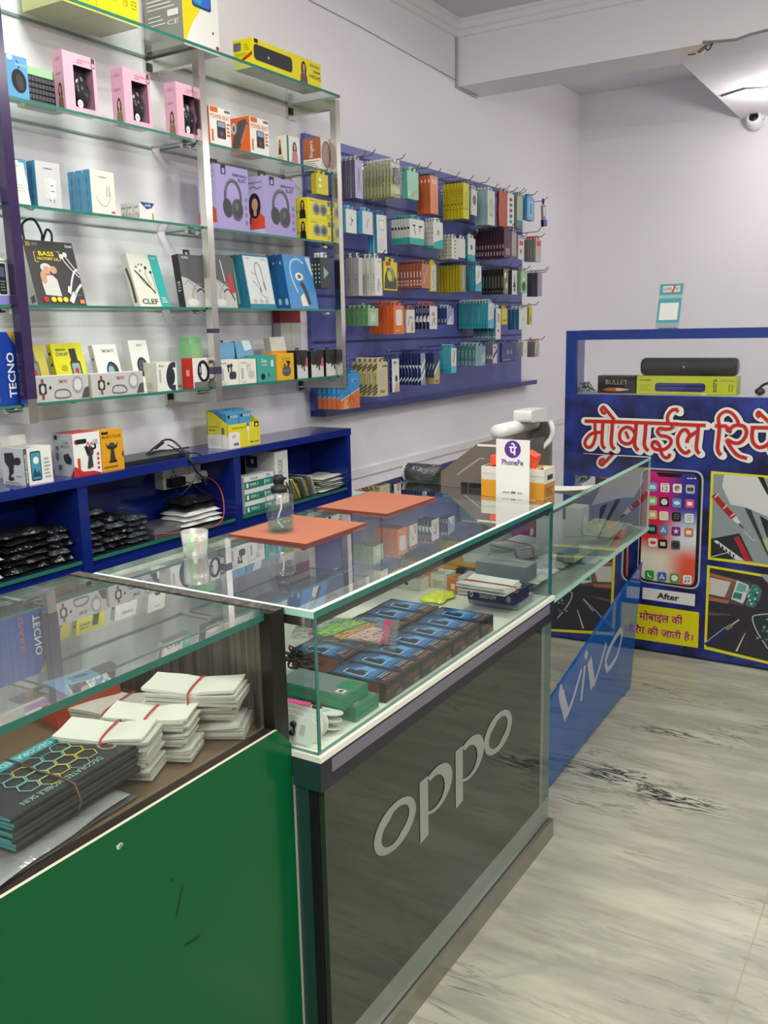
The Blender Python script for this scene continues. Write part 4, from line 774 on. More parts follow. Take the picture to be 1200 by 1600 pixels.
for r in range(3):
    for q in range(2):
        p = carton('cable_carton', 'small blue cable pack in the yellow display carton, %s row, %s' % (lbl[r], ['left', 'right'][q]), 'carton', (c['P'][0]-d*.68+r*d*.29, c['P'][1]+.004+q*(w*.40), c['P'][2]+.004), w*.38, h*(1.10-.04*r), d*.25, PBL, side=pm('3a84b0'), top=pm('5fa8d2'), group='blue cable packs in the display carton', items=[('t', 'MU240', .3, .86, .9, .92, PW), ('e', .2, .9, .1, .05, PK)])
# ------------------------------------------------------------------ goods hanging on the pegboard
CHROME = mat('9a9a9c', .25, metal=1, key='hook_wire')
ROWN = ['top', 'second', 'third', 'fourth', 'lowest']
def hang(row, name, desc, xl, xs, xr, yt, yb, n, side, front, items=(), sitems=(), style='carton', Xf=-2.182, tabm=None, hook=True, sway=1.2, top=None, hk=None):
    p = onx(xs, yt, Xf); Y, z1 = p.y, p.z; h = z1-Zat(yb, Xf, Y); w = Yat(xr, Xf, z1-h/2)-Yat(xs, Xf, z1-h/2)
    a = Xf
    while a > PB+.012 and proj((a, Y, z1-h/2))[0] > xl: a -= .002
    tot = max(Xf-a, .01); pitch = tot/n; t = min(pitch*.82, .045); th = min(.02, h*.18)
    F, D = pm(front, .35), pm(side, .4); T_ = pm(tabm, .35) if tabm else F
    mb = MB()
    if style == 'blister':
        mb.box((-t, 0, -h), (-t+.0012, w, 0), F).box((-t+.0012, w*.06, -h*.95), (0, w*.94, -h*.08), FILM).rbox((-t+.0015, w*.22, -h*.62), (-t*.15, w*.78, -h*.15), D, .004, axis='x')
        mb.art((-t+.0013, 0, -h), Y3, Z3, w, h, items)
    elif style == 'pouch':
        mb.sheet(lambda u, v: (-t*.5-t*.42*math.sin(math.pi*u)**.6*math.sin(math.pi*v)**.6+.001*math.sin(u*17+v*9), w*u, -h+h*v), 8, 8, D)
        mb.sheet(lambda u, v: (-t*.5+t*.42*math.sin(math.pi*u)**.6*math.sin(math.pi*v)**.6+.0015*math.sin(u*13+v*11), w*(1-u), -h+h*v), 8, 8, FILM if items == () else F)
        mb.art((-.0005, 0, -h), Y3, Z3, w, h, items)
    else:
        mb.box((-t, 0, -h), (0, w, 0), F, l=D, r=D, t=pm(top, .4) if top else D, b=D, k=D)
        mb.art((0, 0, -h), Y3, Z3, w, h, items); mb.art((-t, 0, -h), X3, Z3, t, h, sitems)
    xm = -t*.5; e = w*.2
    mb.box((xm-.0008, e, 0), (xm+.0008, w*.40, th), T_).box((xm-.0008, w*.60, 0), (xm+.0008, w-e, th), T_).box((xm-.0008, w*.40, th*.62), (xm+.0008, w*.60, th), T_)
    first = None
    for i in range(n):
        lb = '%s, %s, %s hook row' % (desc, ('frontmost' if i == 0 else '%s from front' % ORD[i]) if n > 1 else 'alone', ROWN[row])
        pos = (Xf-i*pitch, Y, z1); rot = (math.radians(random.uniform(-sway, sway)), 0, math.radians(random.uniform(-sway, sway)))
        if first is None: o = first = mb.build(name, None, pos, rot)
        else: o = first.copy(); COL.objects.link(o); o.location = pos; o.rotation_euler = rot
        tag(o, lb, 'package', desc.replace(' carton', ' cartons')+', %s row' % ROWN[row] if n > 1 else None)
    if hook:
        yh, zh = Y+w*.5, z1+th*.55; xe = Xf+.022
        if hk: xe = hk
        o = MB().tube([(PB, yh, zh-.012), (PB+.012, yh, zh-.003), (PB+.05, yh, zh-.001), (xe, yh, zh+.004), (xe+.018, yh, zh+.022)], .0024, CHROME, 6).box((PB+.0002, yh-.012, zh-.02), (PB+.003, yh+.012, zh+.006), CHROME).build('peg_hook')
        tag(o, 'wire hook of the %s row holding %s' % (ROWN[row], desc), 'hook')
def vt(txt, m, x0=.3, x1=.7, y0=.15, y1=.6): return [('v', txt, x0, y0, x1, y1, pm(m))]
def cell(m='55585c'): k = pm(m); return [('s', [(.3, .3), (.32, .6), (.5, .75), (.66, .55), (.6, .3)], .05, k), ('e', .3, .3, .07, .03, k), ('e', .6, .28, .07, .03, k)]
def adapter(m='2e2f33'): k = pm(m); return [('g', .3, .45, .55, .62, .04, k), ('s', [(.4, .45), (.42, .3), (.5, .22)], .04, k), ('r', .62, .5, .8, .62, k), ('s', [(.7, .5), (.68, .28)], .04, k)]
H = hang
# top row
H(0, 'cable_carton', 'yellow pack seen through the shelf end glass', 486, 494, 512, 270, 302, 2, 'b8a820', 'd5c41e', [('e', .3, .7, .12, .08, PW), ('e', .3, .4, .12, .08, PW)])
H(0, 'case_pack', 'lavender slim case carton', 528, 554, 566, 249, 309, 4, '564f66', 'b3a9c9', [('s', [(.35, .2), (.5, .8)], .06, PG), ('s', [(.65, .2), (.5, .8)], .06, PG)], vt('CASE', '7d7690'), tabm='b9b9bf')
H(0, 'blister_pack', 'clear blister with olive card', 568, 614, 629, 252, 306, 9, '43473a', 'c8d08a', [('r', .05, .1, .95, .32, pm('dbe09a')), ('r', .1, .62, .9, .95, PW), ('p', [(.2, .9), (.5, .65), (.8, .9), (.6, .62), (.4, .62)], PK)], style='blister', tabm='e6e6df')
H(0, 'pouch_pack', 'mint green pouch', 629, 636, 653, 266, 310, 3, '58b79c', '8fd0b8', [('r', .08, .1, .2, .3, PW), ('p', [(.4, .1), (.9, .3), (.85, .4), (.35, .18)], pm('d9a58c'))], sway=2.5)
H(0, 'cable_carton', 'orange tall cable carton', 651, 672, 684, 274, 333, 4, 'cf6a36', 'e98a4a', [('e', .5, .85, .3, .05, PW), ('e', .5, .85, .15, .03, pm('e98a4a'))], [('r', .3, .82, .7, .9, PW)]+vt('cable', '8f3f1a'), tabm='2a2a2c')
H(0, 'cable_carton', 'yellow slim cable carton', 692, 724, 733, 285, 341, 6, 'd0bd10', 'e4d52a', cell('8a7d16')+[('r', .0, .26, 1, .28, pm('a8991a'))], [('r', .3, .38, .7, .44, pm('3f3c1a')), ('r', .0, .26, 1, .28, pm('8d8018'))]+vt('USB', '6f6610', y0=.5, y1=.85), tabm='303030')
H(0, 'adapter_carton', 'white tilted adapter carton', 733, 737, 746, 295, 335, 2, 'b9c3c4', 'dfe0da', [('e', .5, .6, .3, .2, PG)], sway=3)
H(0, 'cable_carton', 'white carton with sea green spine', 741, 762, 773, 297, 351, 4, '9fcac9', 'e4e4dc', cell(), vt('cables', '2f7f80'))
H(0, 'pouch_pack', 'clear pouch of red cables', 776, 780, 793, 298, 353, 3, 'a83a2a', 'c05a3a', [], style='pouch', tabm='c9b0a8')
H(0, 'card_pack', 'white card with coloured squares', 791, 793, 803, 302, 353, 2, 'd5d5d0', 'efefea', [('r', .3, .1+.17*i, .7, .2+.17*i, pm(['3f9fa8', '3558a8', 'b03a4a', '4a8f4f', 'a83a3a'][i])) for i in range(5)])
H(0, 'cable_carton', 'grey and pale green slim carton', 802, 808, 817, 305, 356, 3, '8a8f86', 'b5c7a8', [('r', 0, 0, 1, .25, pm('4f8f8a'))])
H(0, 'adapter_carton', 'sky blue hang carton', 816, 824, 835, 307, 343, 3, '4f9fd2', '84bfe2', [('g', .25, .15, .75, .85, .1, pm('b4d9ec')), ('g', .35, .25, .65, .75, .1, pm('6aa9cc'))], tabm='6fb4de')
# second row
H(1, 'earphone_carton', 'sky sided white earphone carton nearest shelf end', 532, 540, 557, 326, 363, 2, '47b0d8', 'dedfdc', [('s', [(.4, .3), (.55, .5), (.45, .7)], .05, PG), ('e', .6, .55, .06, .05, PK)], tabm='57b6e4')
H(1, 'earphone_carton', 'blue sided white earphone carton', 557, 566, 582, 329, 365, 2, '3a9cd2', 'd8dad8', [('s', [(.4, .3), (.5, .55), (.6, .7)], .05, PG)], tabm='57b6e4')
H(1, 'cable_carton', 'tall blue sided white cable carton', 574, 588, 603, 335, 395, 3, '217fae', 'e0e1de', [('g', .25, .6, .75, .88, .05, pm('c9cac8')), ('r', .3, .64, .7, .84, PW)]+lines(.25, .75, .1, .4, 5, pm('c0c0bc'), .3), tabm='217fae')
H(1, 'earphone_carton', 'white earphone carton with teal foot', 611, 640, 662, 341, 381, 6, 'c9ccc6', 'e9e9e4', [('r', 0, 0, 1, .26, pm('2fb0a6')), ('r', .2, .72, .4, .78, PK), ('r', .62, .70, .86, .76, PK), ('s', [(.3, .72), (.34, .5), (.4, .4)], .04, PG), ('s', [(.72, .7), (.66, .5)], .04, PG)], [('r', 0, 0, 1, .26, pm('2a9d98')), ('r', .1, .58, .8, .68, PK)], tabm='27aaa0')
H(1, 'cable_carton', 'white dotted cable carton', 660, 677, 692, 346, 388, 4, 'd3d2c8', 'ecece6', [('p', [(0, 0), (1, 0), (1, .38), (0, .22)], pm('35b4b4')), ('s', [(.4, .5), (.5, .7), (.6, .5)], .06, PG)], [('e', .5, y, .2, .03, PG) for y in (.4, .58, .76)]+[('r', 0, 0, 1, .12, pm('2a9d98'))])
H(1, 'cable_carton', 'pale dotted cable carton with white front', 684, 706, 716, 371, 404, 4, 'c9cab8', 'e2e2d2', [('e', .5, .15+.18*i, .12, .04, PG) for i in range(5)], [('e', .5, .15+.18*i, .2, .04, PG) for i in range(5)])
H(1, 'pouch_pack', 'clear pouch with folded white cable', 715, 717, 728, 372, 402, 1, 'd3c9b8', 'e3e3dc', [], style='pouch')
H(1, 'earphone_carton', 'teal spined white carton with picture', 726, 731, 743, 371, 407, 2, '1c8a86', 'e4e6e2', [('r', 0, 0, 1, .28, pm('35b4c4')), ('e', .5, .6, .15, .12, PG)])
H(1, 'cable_carton', 'maroon slim cable carton', 743, 788, 799, 358, 402, 10, '4a2638', '5a3444', [('r', .2, .1, .8, .35, pm('9a8a88'))], [('r', .2, .08, .8, .22, pm('b5a9a0')), ('r', .3, .33, .7, .46, pm('c9bdb4'))], tabm='6a4a54')
H(1, 'pouch_pack', 'crinkled clear pouch beside the maroon cartons', 798, 800, 808, 362, 400, 2, '8a6a70', 'b9a9a4', [], style='pouch')
H(1, 'cable_carton', 'white carton with orange emblem', 806, 810, 818, 373, 405, 2, '9aa09c', 'e6e6e0', [('r', .2, .7, .9, .92, pm('d8502a')), ('e', .5, .4, .15, .12, PG)])
H(1, 'cable_carton', 'grey carton with orange top', 818, 837, 846, 373, 408, 4, '8e918c', 'c9c2b4', [('r', .2, .7, .9, .92, pm('d8502a'))], vt('type', 'c9c9c4'), tabm='d8502a', top='d8502a')
# third row
H(2, 'watch_strap_pack', 'dark strap pack seen through the shelf end glass', 486, 500, 516, 402, 450, 3, '2a2f2e', '3a403e', [('p', [(.3, .3), (.8, .5), (.3, .7)], pm('8fb0b4'))], [('e', .5, .2+.14*i, .25, .03, pm('b9c4bc')) for i in range(5)], tabm='e4e4e0')
H(2, 'cable_carton', 'grey carton of the left pair of grey stacks', 539, 560, 566, 402, 462, 2, '8f8f90', 'c4c4c4', [], vt('TYPE C', '6a6a6c'), tabm='d8d8d4')
H(2, 'cable_carton', 'white tall data cable carton', 564, 585, 596, 403, 462, 3, 'd6d5c6', 'e6e4de', [('s', [(.3, .15), (.5, .45), (.7, .2)], .05, PG), ('s', [(.4, .1), (.6, .4)], .05, pm('8d8aa8')), ('r', .55, .88, .75, .94, pm('b9b060'))], vt('DATA CABLE', '8a8a80'), tabm='e4e4de')
H(2, 'mouse_pack', 'yellow and black shaped pack', 596, 599, 620, 408, 453, 1, '8a8010', 'e0d416', [('p', [(.05, .05), (.95, .05), (.95, .4), (.55, .75), (.3, .8), (.1, .5)], pm('4a4c46')), ('e', .55, .55, .25, .25, pm('8d9088'), 30), ('e', .42, .5, .14, .2, pm('e0d416'), 30), ('r', .15, .86, .5, .99, PR)], tabm='e0d416')
H(2, 'cable_carton', 'brick red carton with white marks', 620, 659, 671, 412, 450, 8, 'a4573a', 'c47a66', [('s', [(.2, .2), (.7, .8)], .05, pm('e6d2c8'))], [('g', .2, .12, .8, .34, .2, PW), ('r', .3, .17, .7, .29, pm('a4573a')), ('r', .35, .45, .65, .7, PW)], tabm='a4573a')
H(2, 'cable_pack', 'yellow carton with cable in a clear window', 667, 672, 682, 412, 455, 2, 'c8bb1a', 'd9cb3a', [('r', .2, .05, .8, .95, pm('d5d8d8')), ('s', [(.4, .1), (.6, .3), (.4, .5), (.6, .8)], .08, PG)], tabm='e0d416')
H(2, 'cable_carton', 'dark yellow slim carton', 684, 720, 728, 414, 456, 8, 'b8a00c', '9a9068', [('s', [(.3, .1), (.6, .35), (.4, .6), (.6, .9)], .1, pm('d9d9cc'))], tabm='252525', top='2a2a2a')
H(2, 'cable_carton', 'teal carton with white upright front', 727, 743, 752, 415, 455, 4, '2a90a6', 'e8e8e4', [('p', [(0, 0), (1, 0), (1, .4), (0, .25)], pm('5fb4d4')), ('s', [(.4, .5), (.6, .8)], .08, PG)], [('r', .2, .12, .8, .14, pm('1d6c80'))], tabm='3aa0b8')
H(2, 'cable_carton', 'black slim carton with white script', 753, 787, 794, 420, 459, 7, '12181a', '8d8c60', [('e', .4, .75, .25, .12, PW), ('e', .6, .35, .3, .12, pm('d5cf80')), ('s', [(.2, .1), (.7, .9)], .08, PK)], [('r', .35, .25, .6, .72, pm('9aa09e')), ('e', .5, .1, .2, .03, pm('9aa09e'))], tabm='2a3432')
H(2, 'sticker_pack', 'black and white patterned carton', 794, 800, 808, 422, 460, 2, '26282a', 'e4e4e2', [('p', [(.2, .3), (.5, .6), (.8, .3)], PK), ('s', [(.5, .55), (.5, .8)], .1, PK), ('e', .5, .2, .2, .08, PG)], tabm='1a1a1c')
H(2, 'cable_carton', 'light green carton with dark arch', 808, 814, 823, 424, 457, 3, '8db88a', 'a9d2a0', [('e', .5, .3, .35, .22, pm('4a6a4c')), ('r', .3, .6, .7, .7, PW)])
H(2, 'cable_carton', 'charcoal carton beyond the board edge', 823, 840, 847, 426, 463, 3, '55525f', '9a97a6', [], [], tabm='c9c9c9', sway=2.5, hk=-2.15)
# fourth row
H(3, 'cable_carton', 'sage green short carton', 538, 575, 591, 481, 509, 5, '5a8a5c', '9ac09a', [('r', .2, .2, .8, .75, pm('b4d0b0')), ('r', .3, .3, .6, .6, pm('c9dcc4'))], vt('lead', '3d6a42'), tabm='8fc08f')
H(3, 'charger_carton', 'orange charger carton', 577, 615, 631, 477, 522, 6, 'd8622a', 'e8793e', [('g', .2, .3, .8, .85, .12, PW), ('g', .26, .35, .74, .8, .1, pm('e9e0da')), ('t', 'realyx', .15, .08, .5, .16, PW)], vt('charger', 'a8441a'), tabm='e0703a')
H(3, 'earphone_carton', 'white carton with hand picture', 631, 635, 648, 484, 520, 2, 'b9b4ac', 'e6e2da', [('p', [(.5, .05), (.9, .1), (.8, .5), (.6, .45)], pm('d2a480')), ('s', [(.2, .3), (.4, .7), (.7, .6)], .06, PG)], tabm='c95a50')
H(3, 'earphone_carton', 'navy carton with white diagonal', 648, 671, 683, 478, 514, 4, '1c2750', 'e4e2e0', [('s', [(.3, .15), (.6, .5), (.7, .2)], .06, PK), ('e', .5, .65, .2, .1, pm('c98a80'))], [('p', [(.0, .35), (1, .28), (1, .55), (.6, .6)], PW), ('r', .3, .7, .7, .9, pm('8590b0'))], tabm='d0584a')
H(3, 'earphone_carton', 'navy short carton with triangle', 683, 698, 709, 481, 507, 3, '26386e', '8d97b8', [('p', [(0, 0), (.9, 0), (.6, .6)], pm('d8dce4')), ('p', [(.5, .3), (1, 0), (1, .8)], pm('b4bccc'))], [('r', .2, .1, .8, .35, pm('a9aab4'))], tabm='c9ccd4')
H(3, 'cable_carton', 'teal carton in a long front row', 714, 763, 772, 473, 513, 10, '2fa0ae', 'dfe4e2', [('p', [(0, 0), (1, 0), (1, .42), (0, .3)], pm('5fc0dc')), ('s', [(.35, .5), (.6, .85)], .06, PG)], [('r', .15, .12, .85, .15, pm('1f7f8e')), ('r', .4, .2, .6, .28, pm('74c4cc'))], tabm='bfe4ea')
H(3, 'cable_carton', 'tall white carton with teal side below', 739, 775, 783, 482, 530, 6, '5a8f96', 'e9e9e4', [('r', .3, .55, .7, .85, pm('b4b6b4')), ('e', .5, .28, .12, .05, PK)], [('r', .2, .25, .4, .45, PK), ('r', .15, .05, .85, .1, pm('b9d0d0'))], hook=False)
H(3, 'cable_carton', 'small yellow carton before the blue pair', 782, 784, 792, 482, 507, 2, 'c0aa1a', 'e4cf2c', [('r', .2, .2, .8, .3, pm('8a7d16'))])
H(3, 'earphone_carton', 'blue sided carton with white front', 793, 811, 824, 483, 515, 3, '25698f', 'e9e8e2', [('e', .5, .5, .1, .1, pm('c9c9c4'))], tabm='c4d4dc')
H(3, 'cable_carton', 'lime yellow carton at the board edge', 823, 827, 832, 480, 507, 2, 'a8a81a', 'd4d42c', [('p', [(.2, .1), (.8, .3), (.4, .6)], PG)], hk=-2.15)
# lowest row
H(4, 'screen_guard_carton', 'blue and orange carton hung low', 496, 532, 562, 584, 640, 5, '2f86c4', '3a8fcf', [('p', [(0, 0), (1, 0), (1, .55), (0, .25)], pm('d5703c')), ('s', [(0, .25), (1, .55)], .02, PW, 0), ('p', [(.1, 0), (.4, 0), (.35, .3), (.2, .25)], pm('d9a95c')), ('s', [(.3, .1), (.5, .3), (.45, .5)], .03, pm('7a4a2c')), ('s', [(.7, .15), (.6, .35)], .03, pm('8a4a2c')), ('t', 'SM', .55, .75, .85, .85, pm('9ac8e8'))], [('r', 0, 0, 1, .32, pm('cf6a34')), ('s', [(0, .3), (1, .36)], .08, PW, 0)]+vt('GUARD', '9ac8e8', y0=.45, y1=.85), tabm='3a8fcf')
H(4, 'cable_carton', 'beige carton striped in black', 550, 589, 605, 566, 620, 5, 'c9bb88', 'd2c491', [('g', .3, .3, .75, .75, .1, pm('bdbcae')), ('r', .25, .1, .7, .18, pm('8f8358')), ('r', .5, .85, .95, .9, pm('6f6848'))], [('p', [(0, y), (1, y+.12), (1, y+.17), (0, y+.05)], pm('2b281e')) for y in (.02, .11, .2, .72, .8)]+vt('SOUND', '5a5238', y0=.3, y1=.68), tabm='d2c491')
H(4, 'earphone_carton', 'navy spined white carton beside the beige stack', 597, 612, 623, 561, 613, 3, '1f2d6a', 'e0dfdc', [('p', [(.3, 0), (.9, 0), (.8, .3), (.5, .25)], pm('d2a88a')), ('e', .6, .4, .15, .1, PK), ('r', .25, .85, .6, .92, PG)], [('e', .5, y, .15, .025, pm('8590b0')) for y in (.3, .5, .7)], tabm='25337a')
H(4, 'earphone_carton', 'navy carton with white slashes', 623, 657, 664, 552, 602, 7, '18245c', '8f9ab4', [('p', [(0, .35), (1, .75), (1, .85), (0, .5)], PW), ('p', [(0, .1), (1, .4), (1, .5), (0, .2)], PW)], [('p', [(0, .62), (1, .5), (1, .62)], PW), ('p', [(0, .08), (1, .2), (1, .26), (0, .14)], PW)], tabm='2a3a80')
H(4, 'earphone_carton', 'navy and gold carton with people', 664, 678, 687, 552, 600, 3, '2a3568', 'c4b070', [('p', [(0, .3), (1, .7), (1, 1), (0, 1)], pm('2a3568')), ('p', [(0, .28), (1, .68), (1, .78), (0, .38)], PW), ('r', .2, .05, .8, .12, PG)], [('p', [(0, .4), (1, .6), (1, .7)], PW), ('r', 0, 0, 1, .2, pm('a89860'))], tabm='3a4a90')
H(4, 'cable_carton', 'turquoise carton with white window front', 687, 705, 713, 544, 583, 5, '38aabb', 'e0e2de', [('r', 0, 0, 1, .28, pm('5fc0dc')), ('s', [(.4, .45), (.6, .75), (.5, .9)], .1, pm('6a4a3c'))], [('r', .15, .3, .85, .33, pm('248496')), ('r', .15, .1, .85, .13, pm('248496'))], tabm='5fd0de')
H(4, 'cable_carton', 'grey teal short carton', 714, 743, 758, 541, 572, 5, '4a8083', '7ba6a8', [('p', [(.5, 0), (1, .2), (1, .7), (.6, .5)], pm('a9c4c8')), ('g', .1, .04, .4, .2, .05, pm('d0dede')), ('r', .15, .07, .35, .17, pm('4a8083'))], [('g', .2, .06, .8, .24, .1, pm('c4d4d4')), ('r', .3, .1, .7, .2, pm('4a8083'))]+vt('case', 'b4cccc', y0=.4, y1=.8), tabm='8fbcbc')
H(4, 'earphone_carton', 'grey and navy small carton', 760, 770, 777, 538, 568, 3, '6a6a7a', 'd5d5dc', [('p', [(0, .2), (1, .6), (1, .75), (0, .4)], pm('2a3568')), ('r', .2, .8, .7, .9, PG)], [('p', [(0, .3), (1, .5), (1, .2)], PW)], tabm='8d8d9a')
H(4, 'cable_pack', 'flat dark blue see-through pouch', 780, 784, 806, 536, 566, 1, '27356e', '34447f', [('r', .35, .4, .5, .62, pm('8f93a0')), ('r', .58, .4, .72, .62, pm('8f93a0')), ('s', [(.1, .1), (.6, .12)], .03, pm('8fa0d0')), ('r', 0, 0, 1, .06, pm('1c2450'))])
H(4, 'cable_carton', 'pale grey carton with white face', 807, 817, 824, 535, 557, 3, 'a9a9a9', 'e9e8e4', [('r', .3, .3, .7, .5, pm('c9c9c9'))], tabm='e4e4e4')
H(4, 'cable_carton', 'grey carton with red hanging tab', 823, 836, 843, 534, 558, 4, '8a837a', 'c9c2b8', [('s', [(.3, .2), (.7, .8)], .08, PK), ('e', .3, .15, .15, .08, PR)], tabm='d05a5a', hk=-2.15)
# a lone gadget on the topmost right hook
p = onx(850, 320, -2.165)
t = thing('cable_tester', 'small grey gadget with blue base on the topmost right hook', 'gadget', (-2.165, p.y, p.z), (math.radians(8), 0, 0))
MB().rbox((-.012, -.022, -.085), (0, .022, .0), mat('8d9096', .35), .006, axis='x').art((.0002, -.022, -.085), Y3, Z3, .044, .085, [('r', .15, .25, .85, .85, PW), ('e', .5, .5, .06, .04, PG)]).build('body', t)
MB().rbox((-.014, -.02, -.125), (.004, .03, -.086), mat('4b62b8', .35), .006, axis='x').box((-.012, -.03, -.125), (.002, -.02, -.086), PK).build('base', t)
MB().lathe([(.018, -.002), (.018, .002)], (-.005, 0, .02), mat('2b3f8f', .4), 14, 'x').box((-.007, -.006, .0), (-.003, .006, .02), PW).build('hang_loop', t)
o = MB().tube([(PB, p.y, p.z+.018), (PB+.05, p.y, p.z+.022), (-2.165, p.y, p.z+.024), (-2.14, p.y, p.z+.045)], .0024, CHROME, 6).build('peg_hook'); tag(o, 'topmost right wire hook carrying the small grey gadget', 'hook')
# a few bare hooks between the stacks
for px, py, r in ((577, 243, 'between lavender and olive packs'), (665, 262, 'above the orange cartons'), (710, 276, 'above the yellow cartons'), (757, 285, 'above the white sea green cartons'), (812, 300, 'above the sky blue carton'), (838, 362, 'above the orange topped cartons'), (850, 425, 'right of the charcoal cartons')):
    p = onx(px, py, -2.2)
    o = MB().tube([(PB, p.y, p.z-.004), (PB+.05, p.y, p.z-.003), (-2.19, p.y, p.z), (-2.168, p.y, p.z+.022)], .0024, CHROME, 6).build('peg_hook'); tag(o, 'bare wire hook sticking out '+r, 'hook')
# ------------------------------------------------------------------ things in the cubbies of the blue cabinet
WRAP = mat('1a1b1e', .16, spec=.9, bump=.9, bscale=55, key='black_crinkled_wrap')
WRAPG = mat('3a3d42', .14, spec=.9, bump=.9, bscale=70, key='grey_crinkled_wrap')
WRAPW = mat('c9cccb', .15, spec=.8, bump=.8, bscale=60, key='pale_crinkled_wrap')
def soft(mb, L, Wd, Hh, m, seed=0, p=.35, rag=.004):
    """crinkled flat pack, long side along Y, resting on z=0"""
    rnd = random.Random(seed); nu, nv = 14, 10; ph = [rnd.uniform(0, 6) for _ in range(6)]
    def prof(t): return max(0., 1-abs(2*t-1)**6)**p
    def wob(u, v): return rag*(math.sin(9*u+ph[0])*math.sin(7*v+ph[1])+.6*math.sin(17*u+ph[2])*math.cos(13*v+ph[3]))
    def top(u, v):
        k = prof(u)*prof(v); return (-Wd*v+rag*math.sin(11*u+ph[4]), L*(u-.5)+rag*math.sin(9*v+ph[5]), Hh*.4+Hh*.6*k+wob(u, v)*k)
    def bot(u, v):
        k = prof(u)*prof(v); return (-Wd*v+rag*math.sin(11*u+ph[4]), L*(u-.5)+rag*math.sin(9*v+ph[5]), Hh*.4-Hh*.4*k)
    mb.sheet(lambda u, v: top(u, v), nu, nv, m); mb.sheet(lambda u, v: bot(1-u, v), nu, nv, m)
    return mb
def pack_stack(pxl, pxr, z, n, hh, mats, where, group, X=-2.2, Wd=.11, name='wrapped_phone_case'):
    y0, y1 = Yat(pxl, X, z), Yat(pxr, X, z); cy = (y0+y1)/2; L = (y1-y0)*.97
    for i in range(n):
        m = mats[i % len(mats)]
        pos = 'topmost' if i == n-1 else ('lowest' if i == 0 else ['second', 'third', 'fourth', 'fifth', 'sixth', 'seventh'][n-2-i]+' from the top')
        o = soft(MB(), L*random.uniform(.92, 1.02), Wd, hh*.93, m, random.randint(0, 999)).build(name, None, (X-random.uniform(0, .015), cy+random.uniform(-.006, .006), z+.0008+i*hh), (0, 0, math.radians(random.uniform(-5, 5))))
        tag(o, '%s, %s' % (where, pos), 'phone case', group)
g1 = 'wrapped packs in the cabinet cubbies'
pack_stack(14, 86, CS, 6, .021, [WRAP], 'black wrapped pack in the wide stack of the left cubby', g1)
pack_stack(86, 120, CS, 5, .022, [WRAP, WRAPG], 'black wrapped pack in the stack beside the left divider', g1)
pack_stack(138, 172, CS, 7, .020, [WRAPG, WRAP], 'dark wrapped pack in the tallest stack of the middle cubby', g1)
pack_stack(172, 206, CS, 5, .021, [WRAP, WRAPG], 'dark wrapped pack in the second stack of the middle cubby', g1)
pack_stack(206, 239, CS, 5, .018, [WRAPG], 'dark wrapped pack in the third stack of the middle cubby', g1)
TLW = mat('5fb08c', .2, spec=.7, bump=.6, key='teal_wrap')
pack_stack(-36, 12, CS, 5, .024, [WRAPW, TLW], 'pale wrapped pack at the left edge of the photo', g1)
# steel coloured wallet device and papers
p = onx(241, 829, -2.22)
MB().rbox((-2.36, Yat(241, -2.24, CS), CS+.0008), (-2.235, Yat(287, -2.24, CS), CS+.022), mat('8f9294', .25, metal=.6), .006).build('power_bank'); o = bpy.data.objects['power_bank']; tag(o, 'flat silver grey power bank on the middle cubby glass', 'power bank')
ya, yb = Yat(291, -2.21, CS), Yat(352, -2.21, CS)
for i in range(3):
    o = soft(MB(), (yb-ya)*(1-.06*i), .13, .016, mat('d9dad6', .4, bump=.2, key='white_paper_bag'), 40+i, .3, .003).build('paper_bag', None, (-2.215, (ya+yb)/2, CS+.0008+i*.0178), (0, 0, math.radians(2*i-3)))
    tag(o, 'white paper bag in the right of middle cubby, %s' % ['lowest', 'second', 'third'][i], 'bag', 'white paper bags')
for i in range(2):
    o = soft(MB(), (yb-ya)*.8, .12, .018, WRAP, 50+i).build('wrapped_phone_case', None, (-2.22, (ya+yb)/2-.005, CS+.056+i*.018)); tag(o, 'black wrapped pack on top of the white paper bags, %s' % ['lower', 'upper'][i], 'phone case', g1)
# socket board
a, b = onx(246, 728, -2.37), onx(319, 764, -2.37)
a2 = onx(318, 722, -2.37); z0, z1 = onx(246, 766, -2.37).z, onx(246, 729, -2.37).z
t = thing('socket_board', 'white switch and socket board inside the middle cubby', 'socket board', (XW+.012, a.y, z0))
wd, hg = a2.y-a.y, z1-z0
MB().rbox((0, 0, 0), (.04, wd, hg), mat('f0eee4', .35), .004, axis='x').build('box', t)
for k in range(2): MB().box((.0402, wd*(.55+.14*k), hg*.5), (.046, wd*(.65+.14*k), hg*.82), mat('efede4', .3)).build('switch', t)
for k in (.22, .86):
    MB().lathe([(.0, .041), (hg*.22, .0405), (hg*.22, .04)][::-1], (0, wd*k, hg*.6), mat('efede4', .3), 16, 'x').box((.0408, wd*k-.003, hg*.66), (.0418, wd*k+.003, hg*.72), PK).box((.0408, wd*k-.012, hg*.5), (.0418, wd*k-.006, hg*.56), PK).box((.0408, wd*k+.006, hg*.5), (.0418, wd*k+.012, hg*.56), PK).build('socket', t)
p = onx(268, 752, -2.35)
t = thing('charger', 'black charger plugged into the white socket board', 'charger', (-2.347, p.y-.03, p.z-.018))
MB().rbox((0, 0, 0), (.03, .068, .032), BLACK, .004, axis='y').build('body', t)
MB().tube([(.015, .068, .012), (.03, .10, .0), (.05, .13, -.03), (.08, .18, -.065), (.11, .225, -.10), (.12, .23, -.12), (.10, .19, -.12)], .0022, PK, 6, sm=4).build('cord', t)
MB().lathe([(.016, 0), (.016, .03), (.010, .034)], (-2.347, onx(313, 741, -2.34).y, onx(313, 741, -2.34).z), mat('e2e0d6', .35), 14, 'x').build('plug'); tag(bpy.data.objects['plug'], 'round white plug in the right socket with red cord', 'plug')
